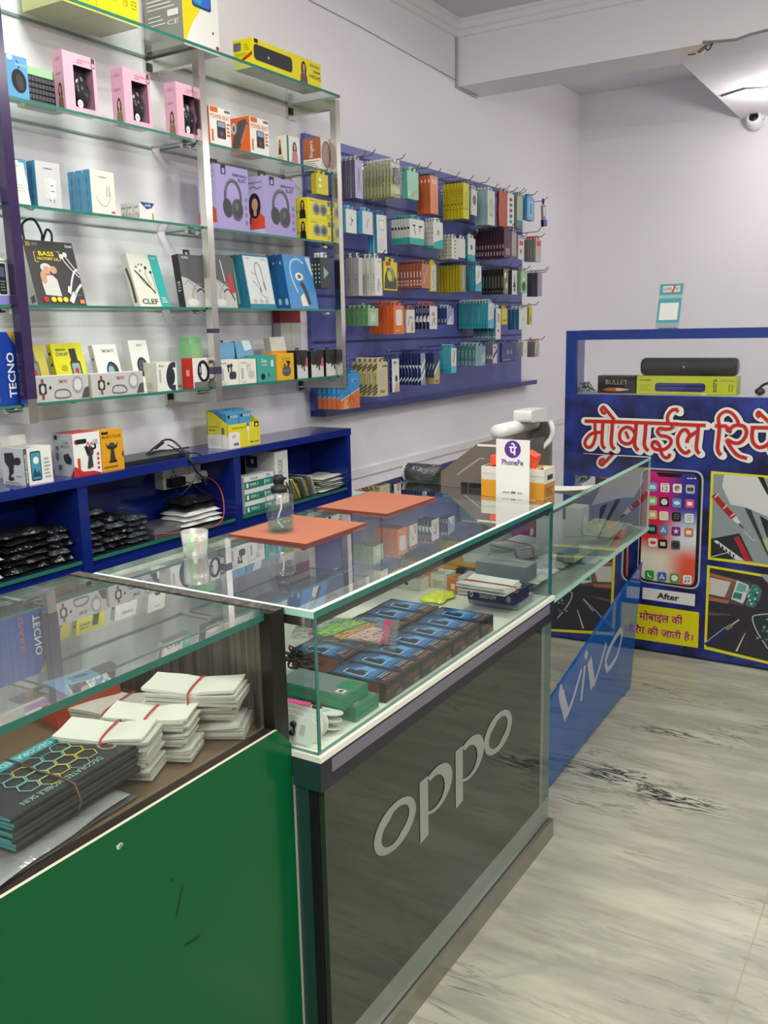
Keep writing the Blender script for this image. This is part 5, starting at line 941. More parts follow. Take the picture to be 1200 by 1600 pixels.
PQ = lambda x, y, X: onx(x, y, X)
MB().tube([PQ(317, 744, -2.312), PQ(335, 752, -2.26), PQ(347, 772, -2.21), PQ(350, 800, -2.178), PQ(345, 815, -2.176), PQ(330, 824, -2.176), PQ(300, 826, -2.176), PQ(275, 833, -2.176), PQ(240, 834, -2.176)], .0022, mat('b8323f', .4), 6, sm=6).build('red_wire'); tag(bpy.data.objects['red_wire'], 'thin red cord from white plug along the cubby glass', 'cord')
# right cubby
z = CS
Y0, Y1 = Yat(432, -2.205, z), Yat(452, -2.205, z); hh = Zat(707, -2.205, Y0)-z
carton('adapter_carton', 'tall white charger carton with black plug picture in right cubby', 'carton', (-2.205, Y0, z+.0008), Y1-Y0, hh, .15, pm('e2e1dc'), side=pm('d2d3d4'), items=[('v', 'CAR CHARGER', .25, .12, .6, .85, PG), ('e', .6, .25, .08, .03, PG)],
    sitems=[('g', .05, .68, .42, .9, .03, pm('2c3f86')), ('e', .25, .8, .06, .05, PW), ('p', [(.55, .2), (.62, .55), (.68, .58), (.95, .42), (.85, .15)], PK), ('s', [(.88, .18), (1.0, .08)], .03, PK), ('r', .05, .5, .4, .53, pm('a9a9aa')), ('r', .05, .4, .3, .42, pm('a9a9aa'))])
TG = pm('1f7d74')
Y0, Y1 = Yat(384, -2.195, z), Yat(414, -2.195, z); bh = (Zat(748, -2.195, Y0)-z)/3
for q in range(2):
    for k in range(3):
        yq = Y0 if q == 0 else Y1+.003
        carton('memory_card_carton', 'small teal and white carton in right cubby, %s stack, %s' % (['left', 'right'][q], ['lowest', 'middle', 'top'][k]), 'carton', (-2.195 if q == 0 else -2.20, yq, z+.0008+k*(bh+.0006)), (Y1-Y0) if q == 0 else (Y1-Y0)*.55, bh, .06, pm('dfe5e0'), side=pm('c9d4d0'), group='teal and white cartons in the right cubby', items=[('r', 0, 0, 1, .62, TG), ('t', 'VIVA', .3, .7, .7, .92, PK if k == 2 else PW), ('r', .1, .12, .2, .5, PW), ('t', 'MMA 3', .3, .2, .7, .45, PW)])
for i in range(7):
    y = Yat(458+i*6, -2.2, z); L = random.uniform(.085, .105)
    m = MB(); m.T = Matrix.Rotation(math.radians(random.uniform(20, 32)), 4, 'X')
    m.rbox((-.13, 0, 0), (0, .004, L), [pm('3a3d3a', .2), pm('8d9288', .2), pm('d2cf3a', .3), pm('55584f', .2), pm('a9aca4', .2), pm('6f7268', .2), pm('c4c6bd', .2)][i], .004, axis='y')
    m.art((-.13, -.0002, 0), X3, Z3, .13, L, [('r', .3, .2, .9, .8, [PG, PW, PK, PW, PG, PY, PG][i])])
    o = m.build('pouch_pack', None, (-2.2, y, z+.002)); tag(o, 'leaning flat pouch in the right cubby, %s from the left' % ['first', 'second', 'third yellow edged', 'fourth', 'fifth', 'sixth', 'seventh'][i], 'pouch', 'leaning pouches')
y0, y1 = Yat(502, -2.2, z), Yat(541, -2.2, z)
for i in range(7):
    o = soft(MB(), (y1-y0)*random.uniform(.9, 1), .13, .008, [mat('d9d9cf', .3, bump=.2, key='white_pouch'), mat('8f9389', .25, bump=.2)][i % 2], 70+i, .25, .0015).build('pouch_pack', None, (-2.2+random.uniform(-.01, .0), (y0+y1)/2+random.uniform(-.006, .006), z+.0008+i*.0085), (0, 0, math.radians(random.uniform(-6, 6))))
    tag(o, 'white pouch in the flat pile at the right cubby end, %s' % ('topmost' if i == 6 else 'lowest' if i == 0 else ['second', 'third', 'fourth', 'fifth', 'sixth'][5-i]+' from the top'), 'pouch', 'flat pouch pile in the right cubby')
carton('adapter_carton', 'olive yellow carton lying behind the flat pouch pile', 'carton', (-2.345, Yat(505, -2.33, z), z+.0008), .11, .095, .04, pm('b9a82a'), side=pm('8d8f55'))

# ------------------------------------------------------------------ on the first showcase top
def mat_pad(label, q):
    P = [onz(x, y, OT+.0005) for x, y in q]; cy = sum(p.y for p in P)/4; cx = sum(p.x for p in P)/4
    x0, x1 = (P[0].x+P[1].x)/2, (P[2].x+P[3].x)/2; y0, y1 = (P[0].y+P[3].y)/2, (P[1].y+P[2].y)/2
    o = MB().box((x0-cx, y0-cy, 0), (x1-cx, y1-cy, .006), mat('a8674e', .55, bump=.05, bscale=300, key='orange_mat', vary=.04), l=pm('7a2f22'), f=pm('7a2f22'), r=pm('7a2f22'), k=pm('7a2f22')).build('counter_mat', None, (cx, cy, OT+.0005))
    tag(o, label, 'mat', 'orange counter mats')
mat_pad('flat orange mat under the spray bottle on the glass top', [(367, 838), (454, 806), (570, 822), (474, 855)])
mat_pad('flat orange mat at the far end of the glass top', [(507, 794), (575, 770), (675, 780), (604, 809)])
bz = OT+.0068; p = onz(439, 830, bz); ht = Zat(742, p.x, p.y)-bz
t = thing('spray_bottle', 'clear round spray bottle half full of blue liquid with black pump', 'bottle', (p.x, p.y, bz))
R_ = .033
MB().lathe([(R_-.004, 0), (R_, .004), (R_, ht*.62), (R_-.003, ht*.66), (R_*.5, ht*.685), (R_*.42, ht*.70)], (0, 0, 0), glass('bottle_plastic', (.97, .97, .97), refl=1.4, haze=.04), 28).build('bottle', t)
MB().lathe([(0, .004), (R_-.003, .005), (R_-.003, ht*.25), (0, ht*.25)], (0, 0, 0), glass('blue_liquid', (.48, .86, .91), refl=1.2, haze=.0), 28).build('liquid', t)
MB().tube([(0, 0, ht*.70), (.003, .002, ht*.45), (-.008, .0, ht*.2), (.004, .004, .008)], .0022, PW, 6, sm=5).build('dip_tube', t)
MB().lathe([(R_*.45, ht*.695), (R_*.60, ht*.70), (R_*.60, ht*.80), (R_*.36, ht*.81), (R_*.36, ht*.86)], (0, 0, 0), BLACK, 20).build('collar', t)
MB().lathe([(R_*.34, ht*.855), (R_*.40, ht*.865), (R_*.40, ht*.95), (R_*.28, ht)], (0, 0, 0), BLACK, 18).box((.0, -.004, ht*.93), (R_*.62, .004, ht*.965), BLACK).build('nozzle', t)
p = onz(306, 869, OT+.0005); ht = Zat(830, p.x, p.y)-OT
t = thing('plastic_cup', 'small frosted plastic cup holding green and tan rubber bits', 'cup', (p.x, p.y, OT+.0005))
MB().lathe([(0, .001), (.026, 0), (.030, ht), (.0285, ht), (.0248, .003), (0, .003)], (0, 0, 0), FROST, 26).build('cup', t)
def blob(label, c, r, m, nm='rubber_grip'):
    o = MB().ball((0, 0, 0), r, m, 14, 9).build(nm, None, c, (.3, .2, .5))
    for i, v in enumerate(o.data.vertices): v.co *= 1+.14*math.sin(i*1.7)+.1*math.sin(i*.61)
    tag(o, label, 'rubber piece')
blob('crumpled green rubber piece in the left of frosted cup', (p.x-.005, p.y-.008, OT+.028), (.010, .009, .022), mat('7fd05a', .35))
blob('crumpled tan rubber piece in the right of frosted cup', (p.x+.004, p.y+.010, OT+.030), (.010, .009, .019), mat('cfa45c', .4))
blob('small pale yellow piece poking from the frosted cup', (p.x-.004, p.y+.001, OT+.043), (.009, .008, .009), mat('e0d08a', .4))

# ------------------------------------------------------------------ inside the first showcase
DZ = OD+.0005
KB = pm('1d2f49', .25); KS = pm('161a20', .3); KR = pm('8a3426', .35); KO = pm('d8703c'); SKB = pm('3f78b4', .25); SKB2 = pm('6aa3d6', .25)
def phone_box(label, x, y, z=DZ, group='blue and black phone cartons in the glass showcase'):
    L, Wd, Hh = .145, .0715, .041
    carton('phone_carton', label, 'carton', (x, y, z), Wd, Hh, L, KS, side=KR, top=KB, group=group,
        items=[('t', 'KUVII', .12, .42, .75, .68, pm('a8603a')), ('r', .62, .06, .92, .3, PG)],
        sitems=[('r', 0, .92, 1, 1, KS), ('r', .9, 0, 1, 1, KS)],
        titems=[('p', [(.05, .22), (.95, .22), (.98, .78), (.6, .95), (.05, .9)], pm('2a5584', .25)), ('p', [(.1, .3), (.85, .3), (.9, .65), (.5, .8), (.1, .7)], SKB), ('p', [(.3, .45), (.8, .38), (.9, .6), (.5, .7)], SKB2), ('p', [(.14, .42), (.44, .42), (.52, .8), (.22, .8)], pm('c4d3e2')), ('p', [(.18, .44), (.44, .44), (.51, .78), (.24, .78)], pm('1f2b3a')), ('p', [(.44, .5), (.58, .46), (.62, .6), (.5, .64)], pm('35424f')), ('t', 'KUVII', .2, .05, .85, .13, KO), ('t', 'smart', .3, .17, .85, .195, PW), ('t', 'feature', .3, .215, .8, .24, PW)])
x0 = Vector((-.921, 1.479, 0)); y0 = x0.y
for i in range(7):
    phone_box('phone carton in the front file along the glass, %s from the near end' % ['first', 'second', 'third', 'fourth', 'fifth', 'sixth', 'seventh'][i], x0.x+.0-.001*(i % 2), y0+i*.0745)
for i in range(6):
    phone_box('phone carton in the rear file, %s from the near end' % ['first', 'second', 'third', 'fourth', 'fifth', 'sixth'][i], x0.x-.152-.002*(i % 2), y0+.075+i*.0745)
# bag of silicone covers lying over the cartons
P = [onz(x, y, DZ+.062) for x, y in ((452, 998), (472, 962), (624, 968), (618, 1008))]
def quad(u, v): a = P[0].lerp(P[3], u); b = P[1].lerp(P[2], u); return a.lerp(b, v)
t = thing('accessory_bag', 'clear bag of green, orange and pink pieces lying on the phone cartons', 'bag', P[0])
def bag(u, v): q = quad(u, v)-P[0]; q.z = .006*math.sin(math.pi*u)**.5*math.sin(math.pi*v)**.5+.002*math.sin(14*u+5*v); return q
def inbag(pts, m, h, nm):
    V = []
    for k in (0, 1):
        for u, v in pts: q = quad(u, v)-P[0]; V.append((q.x, q.y, -.012+h+k*.004))
    n = len(pts); MB().add(V, [list(range(n, 2*n)), list(range(n))[::-1]]+[[i, (i+1) % n, n+(i+1) % n, n+i] for i in range(n)], m).build(nm, t)
inbag([(.22, .32), (.3, .22), (.4, .3), (.5, .55), (.68, .85), (.55, .92), (.38, .9), (.28, .62)], mat('8fd84e', .4), .008, 'green_cover')
inbag([(.4, .28), (.48, .2), (.6, .5), (.76, .8), (.7, .86), (.55, .6)], mat('e0a038', .4), .004, 'orange_cover')
inbag([(.5, .3), (.86, .2), (.88, .75), (.66, .8), (.56, .5)], mat('e8c0b4', .4), .0, 'pink_cover')
inbag([(.86, .08), (.92, .08), (.93, .92), (.85, .92)], mat('d2246a', .4), .010, 'pink_strip')
inbag([(.15, .25), (.2, .3), (.2, .6), (.16, .5)], mat('d24a7a', .4), .006, 'pink_tag')
MB().sheet(bag, 16, 8, FILM).build('bag_top', t)
MB().sheet(lambda u, v: bag(1-u, v)-Vector((0, 0, .016+.008*math.sin(math.pi*u)*math.sin(math.pi*v))), 16, 8, FILM).build('bag_bottom', t)
# pair of flat green boxes with grey film
GRN, GRT = pm('0f8a63', .25), mat('6f7f7c', .12, spec=.7, key='grey_film_lid')
a = onz(597, 1081, DZ+.028); c = onz(554.6, 1090, DZ+.056)
def gbox(label, x, y, z, Wd, L, H):
    t = thing('screen_guard_box', label, 'box', (x, y, z), (0, 0, 0), 'green boxes with grey lids')
    MB().box((-L, 0, 0), (0, Wd, H), GRN).build('box', t)
    MB().box((-L+.004, .004, H), (-.004, Wd-.004, H+.0015), GRT).art((-L, 0, H+.0015), Y3, (-1, 0, 0), Wd, L, []).art((-.004, .004, H+.0015), Y3, (-1, 0, 0), Wd-.008, L-.008, [('g', .35, .02, .95, .24, .04, GRN), ('r', .1, .04, .3, .16, PW), ('r', .14, .07, .26, .13, PK)]).build('lid', t)
xg = onz(557, 1128, DZ).x
gbox('flat green box with grey lid, lower of two beside the white trays', -.924, 1.372, DZ, .085, .17, .028)
gbox('flat green box with grey lid, upper of two', -.936, 1.352, DZ+.030, .085, .17, .026)
# white earphone trays
TRAY = mat('e6e7e0', .3, key='white_tray_plastic'); EARC = ['e0559a', '3b4a5a', '5fd03a', 'e0559a', '3b3b3f', 'e0559a']
def tray(label, loc, rot, col, flip=False):
    t = thing('earphone_tray', label, 'earphone pack', loc, rot, 'white earphone trays'); L, Wd = .15, .048
    pts = [(-L, -Wd/2), (-.024, -Wd/2)]+[(-.024+.024*math.sin(math.radians(k)), -Wd/2*math.cos(math.radians(k))) for k in range(15, 180, 15)]+[(-.024, Wd/2), (-L, Wd/2)]
    MB().prism(pts, 0, .0025, TRAY, 'z').art((-L, -Wd/2, .0026), X3, Y3, L, Wd, [('t', 'bass', .35, .35, .55, .6, PG), ('r', .72, .3, .8, .7, pm('c9ccc9')), ('s', [(.62, .35), (.66, .65)], .02, PK), ('s', [(.66, .35), (.62, .65)], .02, PK)]).build('tray', t)
    m = MB(); cm = mat(col, .35)
    for k in range(7): m.tube([(-.125+k*.008, -.010, .006), (-.122+k*.008, .0, .010), (-.125+k*.008, .010, .006)], .0032, cm, 6)
    m.build('coiled_cord', t); 
    for s in (-1, 1): MB().ball((-.055, s*.008, .007), (.007, .006, .005), PK, 10, 6).build('earbud', t)
e = onz(540, 1120, DZ)
xx = onz(560, 1118, DZ+.02).x
for k, (px, py, z, tilt, yaw, lb) in enumerate(((556, 1106, .036, 12, 4, 'white earphone tray with pink cord, topmost of the leaning pile'), (552, 1116, .024, 14, 1, 'white earphone tray with grey cord, second of the leaning pile'), (550, 1128, .010, 16, 6, 'white earphone tray with pink cord, lowest of the leaning pile'))):
    q = onz(px, py, DZ+z); tray(lb, (min(q.x, -.925), q.y-.034, DZ+z-.004), (math.radians(-tilt), 0, math.radians(yaw)), EARC[[0, 1, 3][k]])
for k in range(3):
    q = onz(514+8*k, 1176-7*k, DZ)
    tray(['white earphone tray standing on edge nearest the glass corner', 'white earphone tray standing on edge, second from the glass corner', 'white earphone tray standing on edge, third from the glass corner'][k], (min(q.x, -.922)-.003*k, q.y+.008, DZ+.026), (math.radians(72), 0, math.radians(0)), EARC[2+k])
# black cable tangle at the left
t = thing('cable_tangle', 'tangle of thin black cables behind the green boxes', 'cable', (0, 0, 0))
c = onz(466, 1040, DZ+.02)
for k in range(3):
    pts = [c+Vector((random.uniform(-.05, .05), random.uniform(-.02, .05), random.uniform(-.015, .035))) for _ in range(9)]
    MB().tube([(p.x, p.y, max(p.z, DZ+.004)) for p in pts], .0022, BLACK, 6, sm=5).build('cable', t)
# far end of the deck
def cart(name, label, px, py, pxr, hz, d, front, z=DZ, xmax=None, **k):
    """carton whose lower left corner shows at (px,py); its printed face looks down the counter and runs right to column pxr"""
    p = onz(px, py, z); a = p.x
    while proj((a, p.y, z))[0] < pxr and a < p.x+.25: a += .002
    if xmax and a > xmax: a = xmax
    return carton(name, label, 'carton', (p.x, p.y, z), max(a-p.x, .02), hz, d, front, yaw=-90, **k)
cart('phone_carton', 'pale grey carton with earbud picture behind the phone files', 607, 916, 656, .034, .06, pm('c9c8bc'), side=pm('d8d6c2'), top=pm('b9bab2'), titems=[('g', .25, .2, .85, .8, .08, pm('4a4650')), ('e', .12, .3, .05, .1, PK)], items=[('e', .25, .5, .06, .15, PK), ('e', .42, .5, .06, .15, PK), ('e', .58, .5, .06, .15, PK)])
o = soft(MB(), .10, .07, .016, mat('d8e03a', .2, spec=.7, bump=.5, key='yellow_foil'), 91, .3, .003).build('pouch_pack', None, (onz(700, 940, DZ).x, onz(695, 938, DZ).y, DZ)); tag(o, 'shiny lime yellow pouch between the cartons in the showcase', 'pouch')
for k, (px, py, pr) in enumerate(((655, 914, 697), (699, 926, 738))):
    cart('battery_carton', ['orange and white battery carton, left of two', 'orange and white battery carton, right of two'][k], px, py, pr, .042, .06, pm('e6e2d0'), side=pm('e6e2d0'), top=pm('e0dcc8'), group='orange and white battery cartons', items=[('r', 0, 0, .42, 1, pm('d9822a')), ('r', .15, .3, .3, .7, PW)]+lines(.5, .95, .1, .6, 4, PG, .3), titems=[('r', .0, .0, .42, 1, pm('e07a22')), ('e', .3, .5, .2, .3, pm('8d6a4a'))]+lines(.5, .9, .08, .6, 3, PG, .2))
for k in range(2):
    q = onz(720+30*k, 893, DZ); o = MB().rbox((-.12, 0, 0), (0, .16, .004), mat('c98f2a', .5, bump=.1, key='kraft_envelope'), .004).build('envelope', None, (q.x-.02, q.y, DZ+.001+k*.005), (0, 0, math.radians(12-20*k))); tag(o, ['yellow kraft envelope, lower of the pair', 'yellow kraft envelope, upper of the pair'][k], 'envelope', 'kraft envelopes')
cart('phone_carton', 'grey pale carton under the black lettered carton', 732, 942, 815, .024, .10, pm('b9b9b4'), side=pm('a5a49f'), top=pm('c9c9c4'), xmax=OX1-.025)
AS = pm('1f2930', .25)
cart('screen_guard_carton', 'flat black carton with upside down white lettering by the glass', 731, 936, 836, .032, .10, AS, side=AS, top=pm('3a4248'), z=DZ+.0245, xmax=OX1-.02, items=[('t', 'ANTI-STATIC', .62, .66, .25, .3, PW), ('t', 'COMPOSITE BOARD', .6, .88, .28, .74, PG), ('e', .08, .5, .035, .28, PW), ('e', .08, .5, .02, .16, AS), ('e', .88, .5, .05, .3, pm('8a9298'))])
cart('phone_carton', 'large silver grey carton behind the black lettered carton', 743, 901, 822, .045, .075, pm('8d9696', .25), z=DZ+.056, side=pm('7f8788', .25), top=pm('9aa2a2', .25), titems=[('s', [(.2, .5), (.6, .6), (.8, .5)], .03, PG)])
POUCH = mat('e6e5da', .35, bump=.15, bscale=25, key='white_pouch_paper'); RBAND = mat('c23a38', .45, key='rubber_band')
POUCH2 = mat('c4c2ba', .3, bump=.2, bscale=25, key='grey_pouch_paper')
def bundle(label, cx, cy, z, L, Wd, H, yaw, n=6, m=POUCH, group='white pouch bundles', seed=0, print_=True, m2=None):
    """pile of flat pouches tied with a rubber band; long side along local x"""
    t = thing('pouch_bundle', label, 'pouch bundle', (cx, cy, z), (0, 0, math.radians(yaw)), group); rnd = random.Random(seed)
    th = H/n
    for i in range(n):
        a, b, c = rnd.uniform(-.006, .006), rnd.uniform(-.005, .005), rnd.uniform(0, 6); zz = th*i
        def f(u, v, up, a=a, b=b, c=c, zz=zz):
            pinch = -.005*math.exp(-((u-.5)/.12)**2)*(i/n); curl = .005*abs(2*u-1)**3*(i/n)
            return (L*(u-.5)+a, Wd*(v-.5)+b, zz+(th*.86 if up else 0)+(pinch+curl+.0012*math.sin(7*u+c+4*v)*(i/n))*(1 if i > 0 else 0)+.0035)
        mb = MB(); mm = (m2 if m2 and i < n-1 else m); mb.sheet(lambda u, v: f(u, v, True), 12, 6, mm); mb.sheet(lambda u, v: f(1-u, v, False), 12, 6, mm)
        ring = [f(u/12, 0, 0) for u in range(13)]+[f(1, v/6, 0) for v in range(1, 7)]+[f(1-u/12, 1, 0) for u in range(1, 13)]+[f(0, 1-v/6, 0) for v in range(1, 6)]
        ring2 = [f(u/12, 0, 1) for u in range(13)]+[f(1, v/6, 1) for v in range(1, 7)]+[f(1-u/12, 1, 1) for u in range(1, 13)]+[f(0, 1-v/6, 1) for v in range(1, 6)]
        k = len(ring); mb.add(ring+ring2, [[q, (q+1) % k, k+(q+1) % k, k+q] for q in range(k)], mm)
        mb.build('pouch', t)
    hb = Wd/2+.008; zt = H+.001
    MB().tube([(0, -hb, .002), (.002, -hb, H*.5), (0, -hb+.006, zt), (-.001, 0, zt+.001), (.001, hb-.006, zt), (0, hb, H*.5), (0, hb, .002), (0, 0, .002)], .0018, RBAND, 5, closed=True, sm=3).build('rubber_band', t)
q = onz(800, 912, DZ+.06)
bundle('white pouch bundle with red band on the black lettered carton', -1.0, onz(790, 925, DZ+.06).y+.01, DZ+.058, .10, .14, .016, 88, 4, seed=3)
bundle('clear pouch bundle with red band lying under the silver grey carton', -1.065, 2.285, DZ, .15, .085, .045, 4, 5, POUCH2, seed=4)
q = onz(857, 915, DZ)
bundle('wrapped pouch bundle standing in the far glass corner', q.x-.07, q.y-.035, DZ, .09, .05, .045, 90, 5, POUCH2, seed=6)
# ------------------------------------------------------------------ inside the second showcase
VZ = VD+.0008
def vcart(name, label, px, py, pxr, hz, d, front, **k): return cart(name, label, px, py, pxr, hz, d, front, z=k.pop('z', VZ), **k)
PGL = pm('b4bcae'); 
yv = onz(985, 850, VZ)
for k in range(3):
    vcart('case_carton', ['pale carton of the far stack in second showcase, lowest', 'pale carton with orange print, middle of the far stack', 'pale green carton, topmost of the far stack'][k], 908+2*k, 836, 985, .036, .12, [pm('a9ada2'), pm('c4bd9a'), pm('a9bfa8')][k], z=VZ+k*.038, top=[pm('b9bbb0'), pm('d0946a'), pm('a8a48a')][k], group='far stack of pale cartons', items=[('e', .3+.2*q, .5, .03, .2, PG) for q in range(3)], titems=[('r', .1, .1, .9, .9, [pm('a9aca2'), pm('d9834a'), pm('9a8f78')][k])], xmax=VX1-.055)
for k in range(3):
    vcart('case_carton', ['blue grey flat carton of the near stack in second showcase, lowest', 'blue grey flat carton of the near stack, middle', 'blue grey flat carton of the near stack, topmost'][k], 868+k, 876, 950, .026, .14, [pm('7f9aa0'), pm('b4bda8'), pm('6f8a92')][k], z=VZ+k*.0275, top=[pm('8fa4a8'), pm('9fb0b0'), pm('7d989c')][k], group='near stack of blue grey cartons', titems=[('r', .15, .2, .85, .8, pm('6a8088')), ('s', [(.2, .5), (.5, .6), (.8, .4)], .08, pm('5a6ad0'))], xmax=VX1-.055)
for k, (px, py) in enumerate(((880, 935), (910, 915), (938, 892))):
    q = onz(px, py, VZ); o = soft(MB(), .12, .11, .028, mat('c9c9c4', .15, spec=.7, bump=.5, bscale=40, key='clear_grey_bag'), 100+k, .35, .004).build('wrapped_phone_case', None, (min(q.x, VX1-.09), q.y, VZ), (0, 0, math.radians(10*k-10))); tag(o, ['grey wrapped pack nearest the glass seam in second showcase', 'grey wrapped pack in the middle of second showcase', 'grey wrapped pack under the far stack in second showcase'][k], 'phone case', 'grey wrapped packs')
for k in range(2):
    q = onz(880, 930, VZ+.03*k); o = soft(MB(), .15, .09, .02, mat('d9d8d0', .2, spec=.6, bump=.3, bscale=40, key='white_wrap'), 110+k, .35, .003).build('wrapped_phone_case', None, (q.x-.07, q.y+.06, VZ+.0285+.021*k), (0, 0, math.radians(-6+8*k))); tag(o, ['white wrapped pack, lower of the pair beside the seam', 'white wrapped pack, upper of the pair beside the seam'][k], 'phone case', 'white wrapped packs')
bundle('clear pouch bundle at the back of the second showcase', -1.22, 2.62, VZ, .17, .12, .04, 30, 5, POUCH2, seed=8)
bundle('white pouch bundle with red band at the back of second showcase', -1.22, 2.84, VZ, .17, .12, .045, 75, 5, POUCH2, seed=9)
for k, (x, y, c1, lb) in enumerate(((-1.26, 3.02, 'b03a4a', 'red carton at the back of the second showcase'), (-1.33, 3.14, '8fa0a0', 'grey carton at the back corner of second showcase'), (-1.12, 3.2, 'c9cbc4', 'white carton standing near the far end glass'))):
    carton('case_carton', lb, 'carton', (x, y, VZ), .09, [.07, .09, .11][k], .06, pm(c1), items=[('e', .5, .5, .2, .2, PW), ('r', .1, .1, .9, .2, PG)])
o = soft(MB(), .07, .06, .03, mat('b06a4a', .25, spec=.6, bump=.4, key='brown_wrap'), 120, .4, .004).build('pouch_pack', None, (min(onz(1000, 838, VZ).x-.02, VX1-.06), onz(1000, 838, VZ).y-.06, VZ)); tag(o, 'small brown red pouch in the far glass corner of second showcase', 'pouch')

# ------------------------------------------------------------------ inside the near showcase
GZ = GDK+.001
def gpos(px, py, h): return onz(px, py, GZ+h)
def pile(px, py, htop, n, each, L, Wd, yaw, where, seed, m=POUCH, npouch=4, m2=POUCH2, drop=0):
    c = Vector((px, py, 0))
    for i in range(n):
        pos = 'topmost' if i == n-1 else 'lowest' if i == 0 else ['second', 'third'][n-2-i]+' from the top'
        rnd = random.Random(seed+i)
        bundle('white pouch bundle of %s, %s' % (where, pos), c.x+rnd.uniform(-.008, .008)+.01*(n-1-i)*drop, c.y+rnd.uniform(-.006, .006), GZ+i*(each+.0085), L, Wd, each, yaw+rnd.uniform(-2.5, 2.5), npouch, m, 'white pouch bundles in the near showcase', seed+i, m2=m2)
pile(-1.092, 1.112, .072, 3, .0245, .165, .078, 27, 'the pile against the end board', 20)
pile(-1.094, 1.017, .062, 3, .0175, .145, .068, 27, 'the middle pile', 30)
pile(-1.100, .929, .070, 3, .020, .145, .072, 27, 'the pile beside the hexagon cards', 40)
pile(-1.262, 1.09, .03, 1, .029, .15, .10, 15, 'the low pile at the back', 50, POUCH2)
# red sided box
c1 = gpos(130, 1140, .05); 
carton('phone_carton', 'red sided carton with blue phone top behind the white pouches', 'carton', (gpos(113, 1138, .0).x-.02, gpos(75, 1130, .02).y+.02, GZ), .13, .05, .12, pm('c6452a', .35), side=pm('c6452a', .35), top=pm('2a3138', .3), yaw=-12, items=[('t', '5G', .5, .3, .7, .6, pm('e8b0a0')), ('e', .3, .5, .05, .2, pm('e8b0a0'))], titems=[('r', .25, .05, .98, .95, pm('6fa6cf', .3)), ('p', [(.3, .1), (.62, .08), (.72, .5), (.42, .55)], pm('e2e6ea')), ('p', [(.33, .12), (.6, .11), (.7, .48), (.44, .52)], pm('2b3640')), ('e', .75, .75, .12, .06, pm('39506a'))])
# tied hexagon cards
A, B, D_ = gpos(116, 1146, .068), gpos(217, 1178, .068), gpos(-110, 1268, .068)
U = (A-B).normalized()
ang = math.atan2((B-A).y, (B-A).x); L = .185; Wd = (D_-A).length
V2 = (D_-A).normalized(); angv = math.atan2(V2.y, V2.x)
t = thing('card_stack', 'tied stack of dark decorative cards with hexagon print and teal edge', 'card stack', (A.x-.014, A.y, GZ), (0, 0, angv))
CD, CT = pm('36393b', .25), pm('3fa5ab', .25)
n = 8; W2 = .142
for i in range(n):
    j = random.uniform(-.004, .004); k = random.uniform(-.004, .004); z = .027+i*.0058
    mb = MB().box((j, k, z), (j+.245, k+W2, z+.0045), [pm('2b2d2f', .2), pm('3f4245', .2), pm('55585c', .15)][i % 3], t=CD, f=CT)
    if i == n-1:
        it = [('r', 0, .0, 1, .16, CT), ('p', [(.74, 0), (1, 0), (1, .5), (.80, .42)], CT), ('t', 'DECORATED', .2, .04, .6, .12, pm('c9e4e4')), ('e', .10, .74, .05, .12, pm('8d8d8d')), ('e', .10, .74, .035, .085, pm('4a2a26')), ('t', 'DECORATED MOBILE SKIN', .24, .85, .86, .93, pm('8fb8a8')), ('r', .18, .18, .2, .45, pm('1b1d1e'))]
        cols = ['8fc4c0', 'd8d24a', 'c9c43a', '5fb0b4', 'e0c23a', '8d8f90', '7fc0b8']
        for a in range(5):
            for b in range(3):
                cx, cy = .24+a*.115, .30+b*.19+(a % 2)*.095; cl = pm(cols[(a*3+b) % 7])
                it.append(('o', [(cx+.066*math.cos(math.radians(60*q)), cy+.118*math.sin(math.radians(60*q))) for q in range(6)], .008, cl, 0))
        mb.art((.27, W2, z+.0045), (-1, 0, 0), (0, -1, 0), .27, W2, [x for x in it]) if False else mb.art((j, k, z+.0045), X3, Y3, .245, W2, it)
    mb.build('card', t)
MB().tube([(.12, -.006, .024), (.12, -.006, .073), (.13, W2*.5, .074), (.135, W2+.006, .073), (.135, W2+.006, .024), (.13, W2*.5, .022)], .0016, pm('6a4a3c'), 5, closed=True, sm=2).build('tie_string', t)
for i in range(2):
    o = soft(MB(), .26, .13, .008, [mat('5a5a5e', .2, spec=.8, bump=.5, bscale=30, key='grey_film_pack'), mat('8f8f92', .2, spec=.8, bump=.5, bscale=30, key='pale_film_pack')][i % 2], 130+i, .25, .002).build('card_pack', None, (A.x+.160+.004*i, A.y-.14-.012*i, GZ+.0005+.0088*i), (0, 0, angv+math.radians(90+2*i)))
    tag(o, 'grey filmed card pack under the hexagon cards, %s' % ['lower one', 'upper one'][i], 'card pack', 'grey filmed card packs')
o = soft(MB(), .16, .10, .022, mat('a8243c', .2, spec=.8, bump=.6, bscale=30, key='red_foil'), 141, .3, .003).build('card_pack', None, (-.998, .52, GZ), (0, 0, .05)); tag(o, 'crinkled red foil pack at the lower left of near showcase', 'card pack')
o = MB().rbox((-.06, -.05, 0), (.06, .05, .002), POUCH, .003).build('paper_sheet', None, (GX1-.10, gpos(20, 1395, 0).y-.01, GZ), (0, 0, .3)); tag(o, 'white paper slip lying by the front rim of near showcase', 'paper')
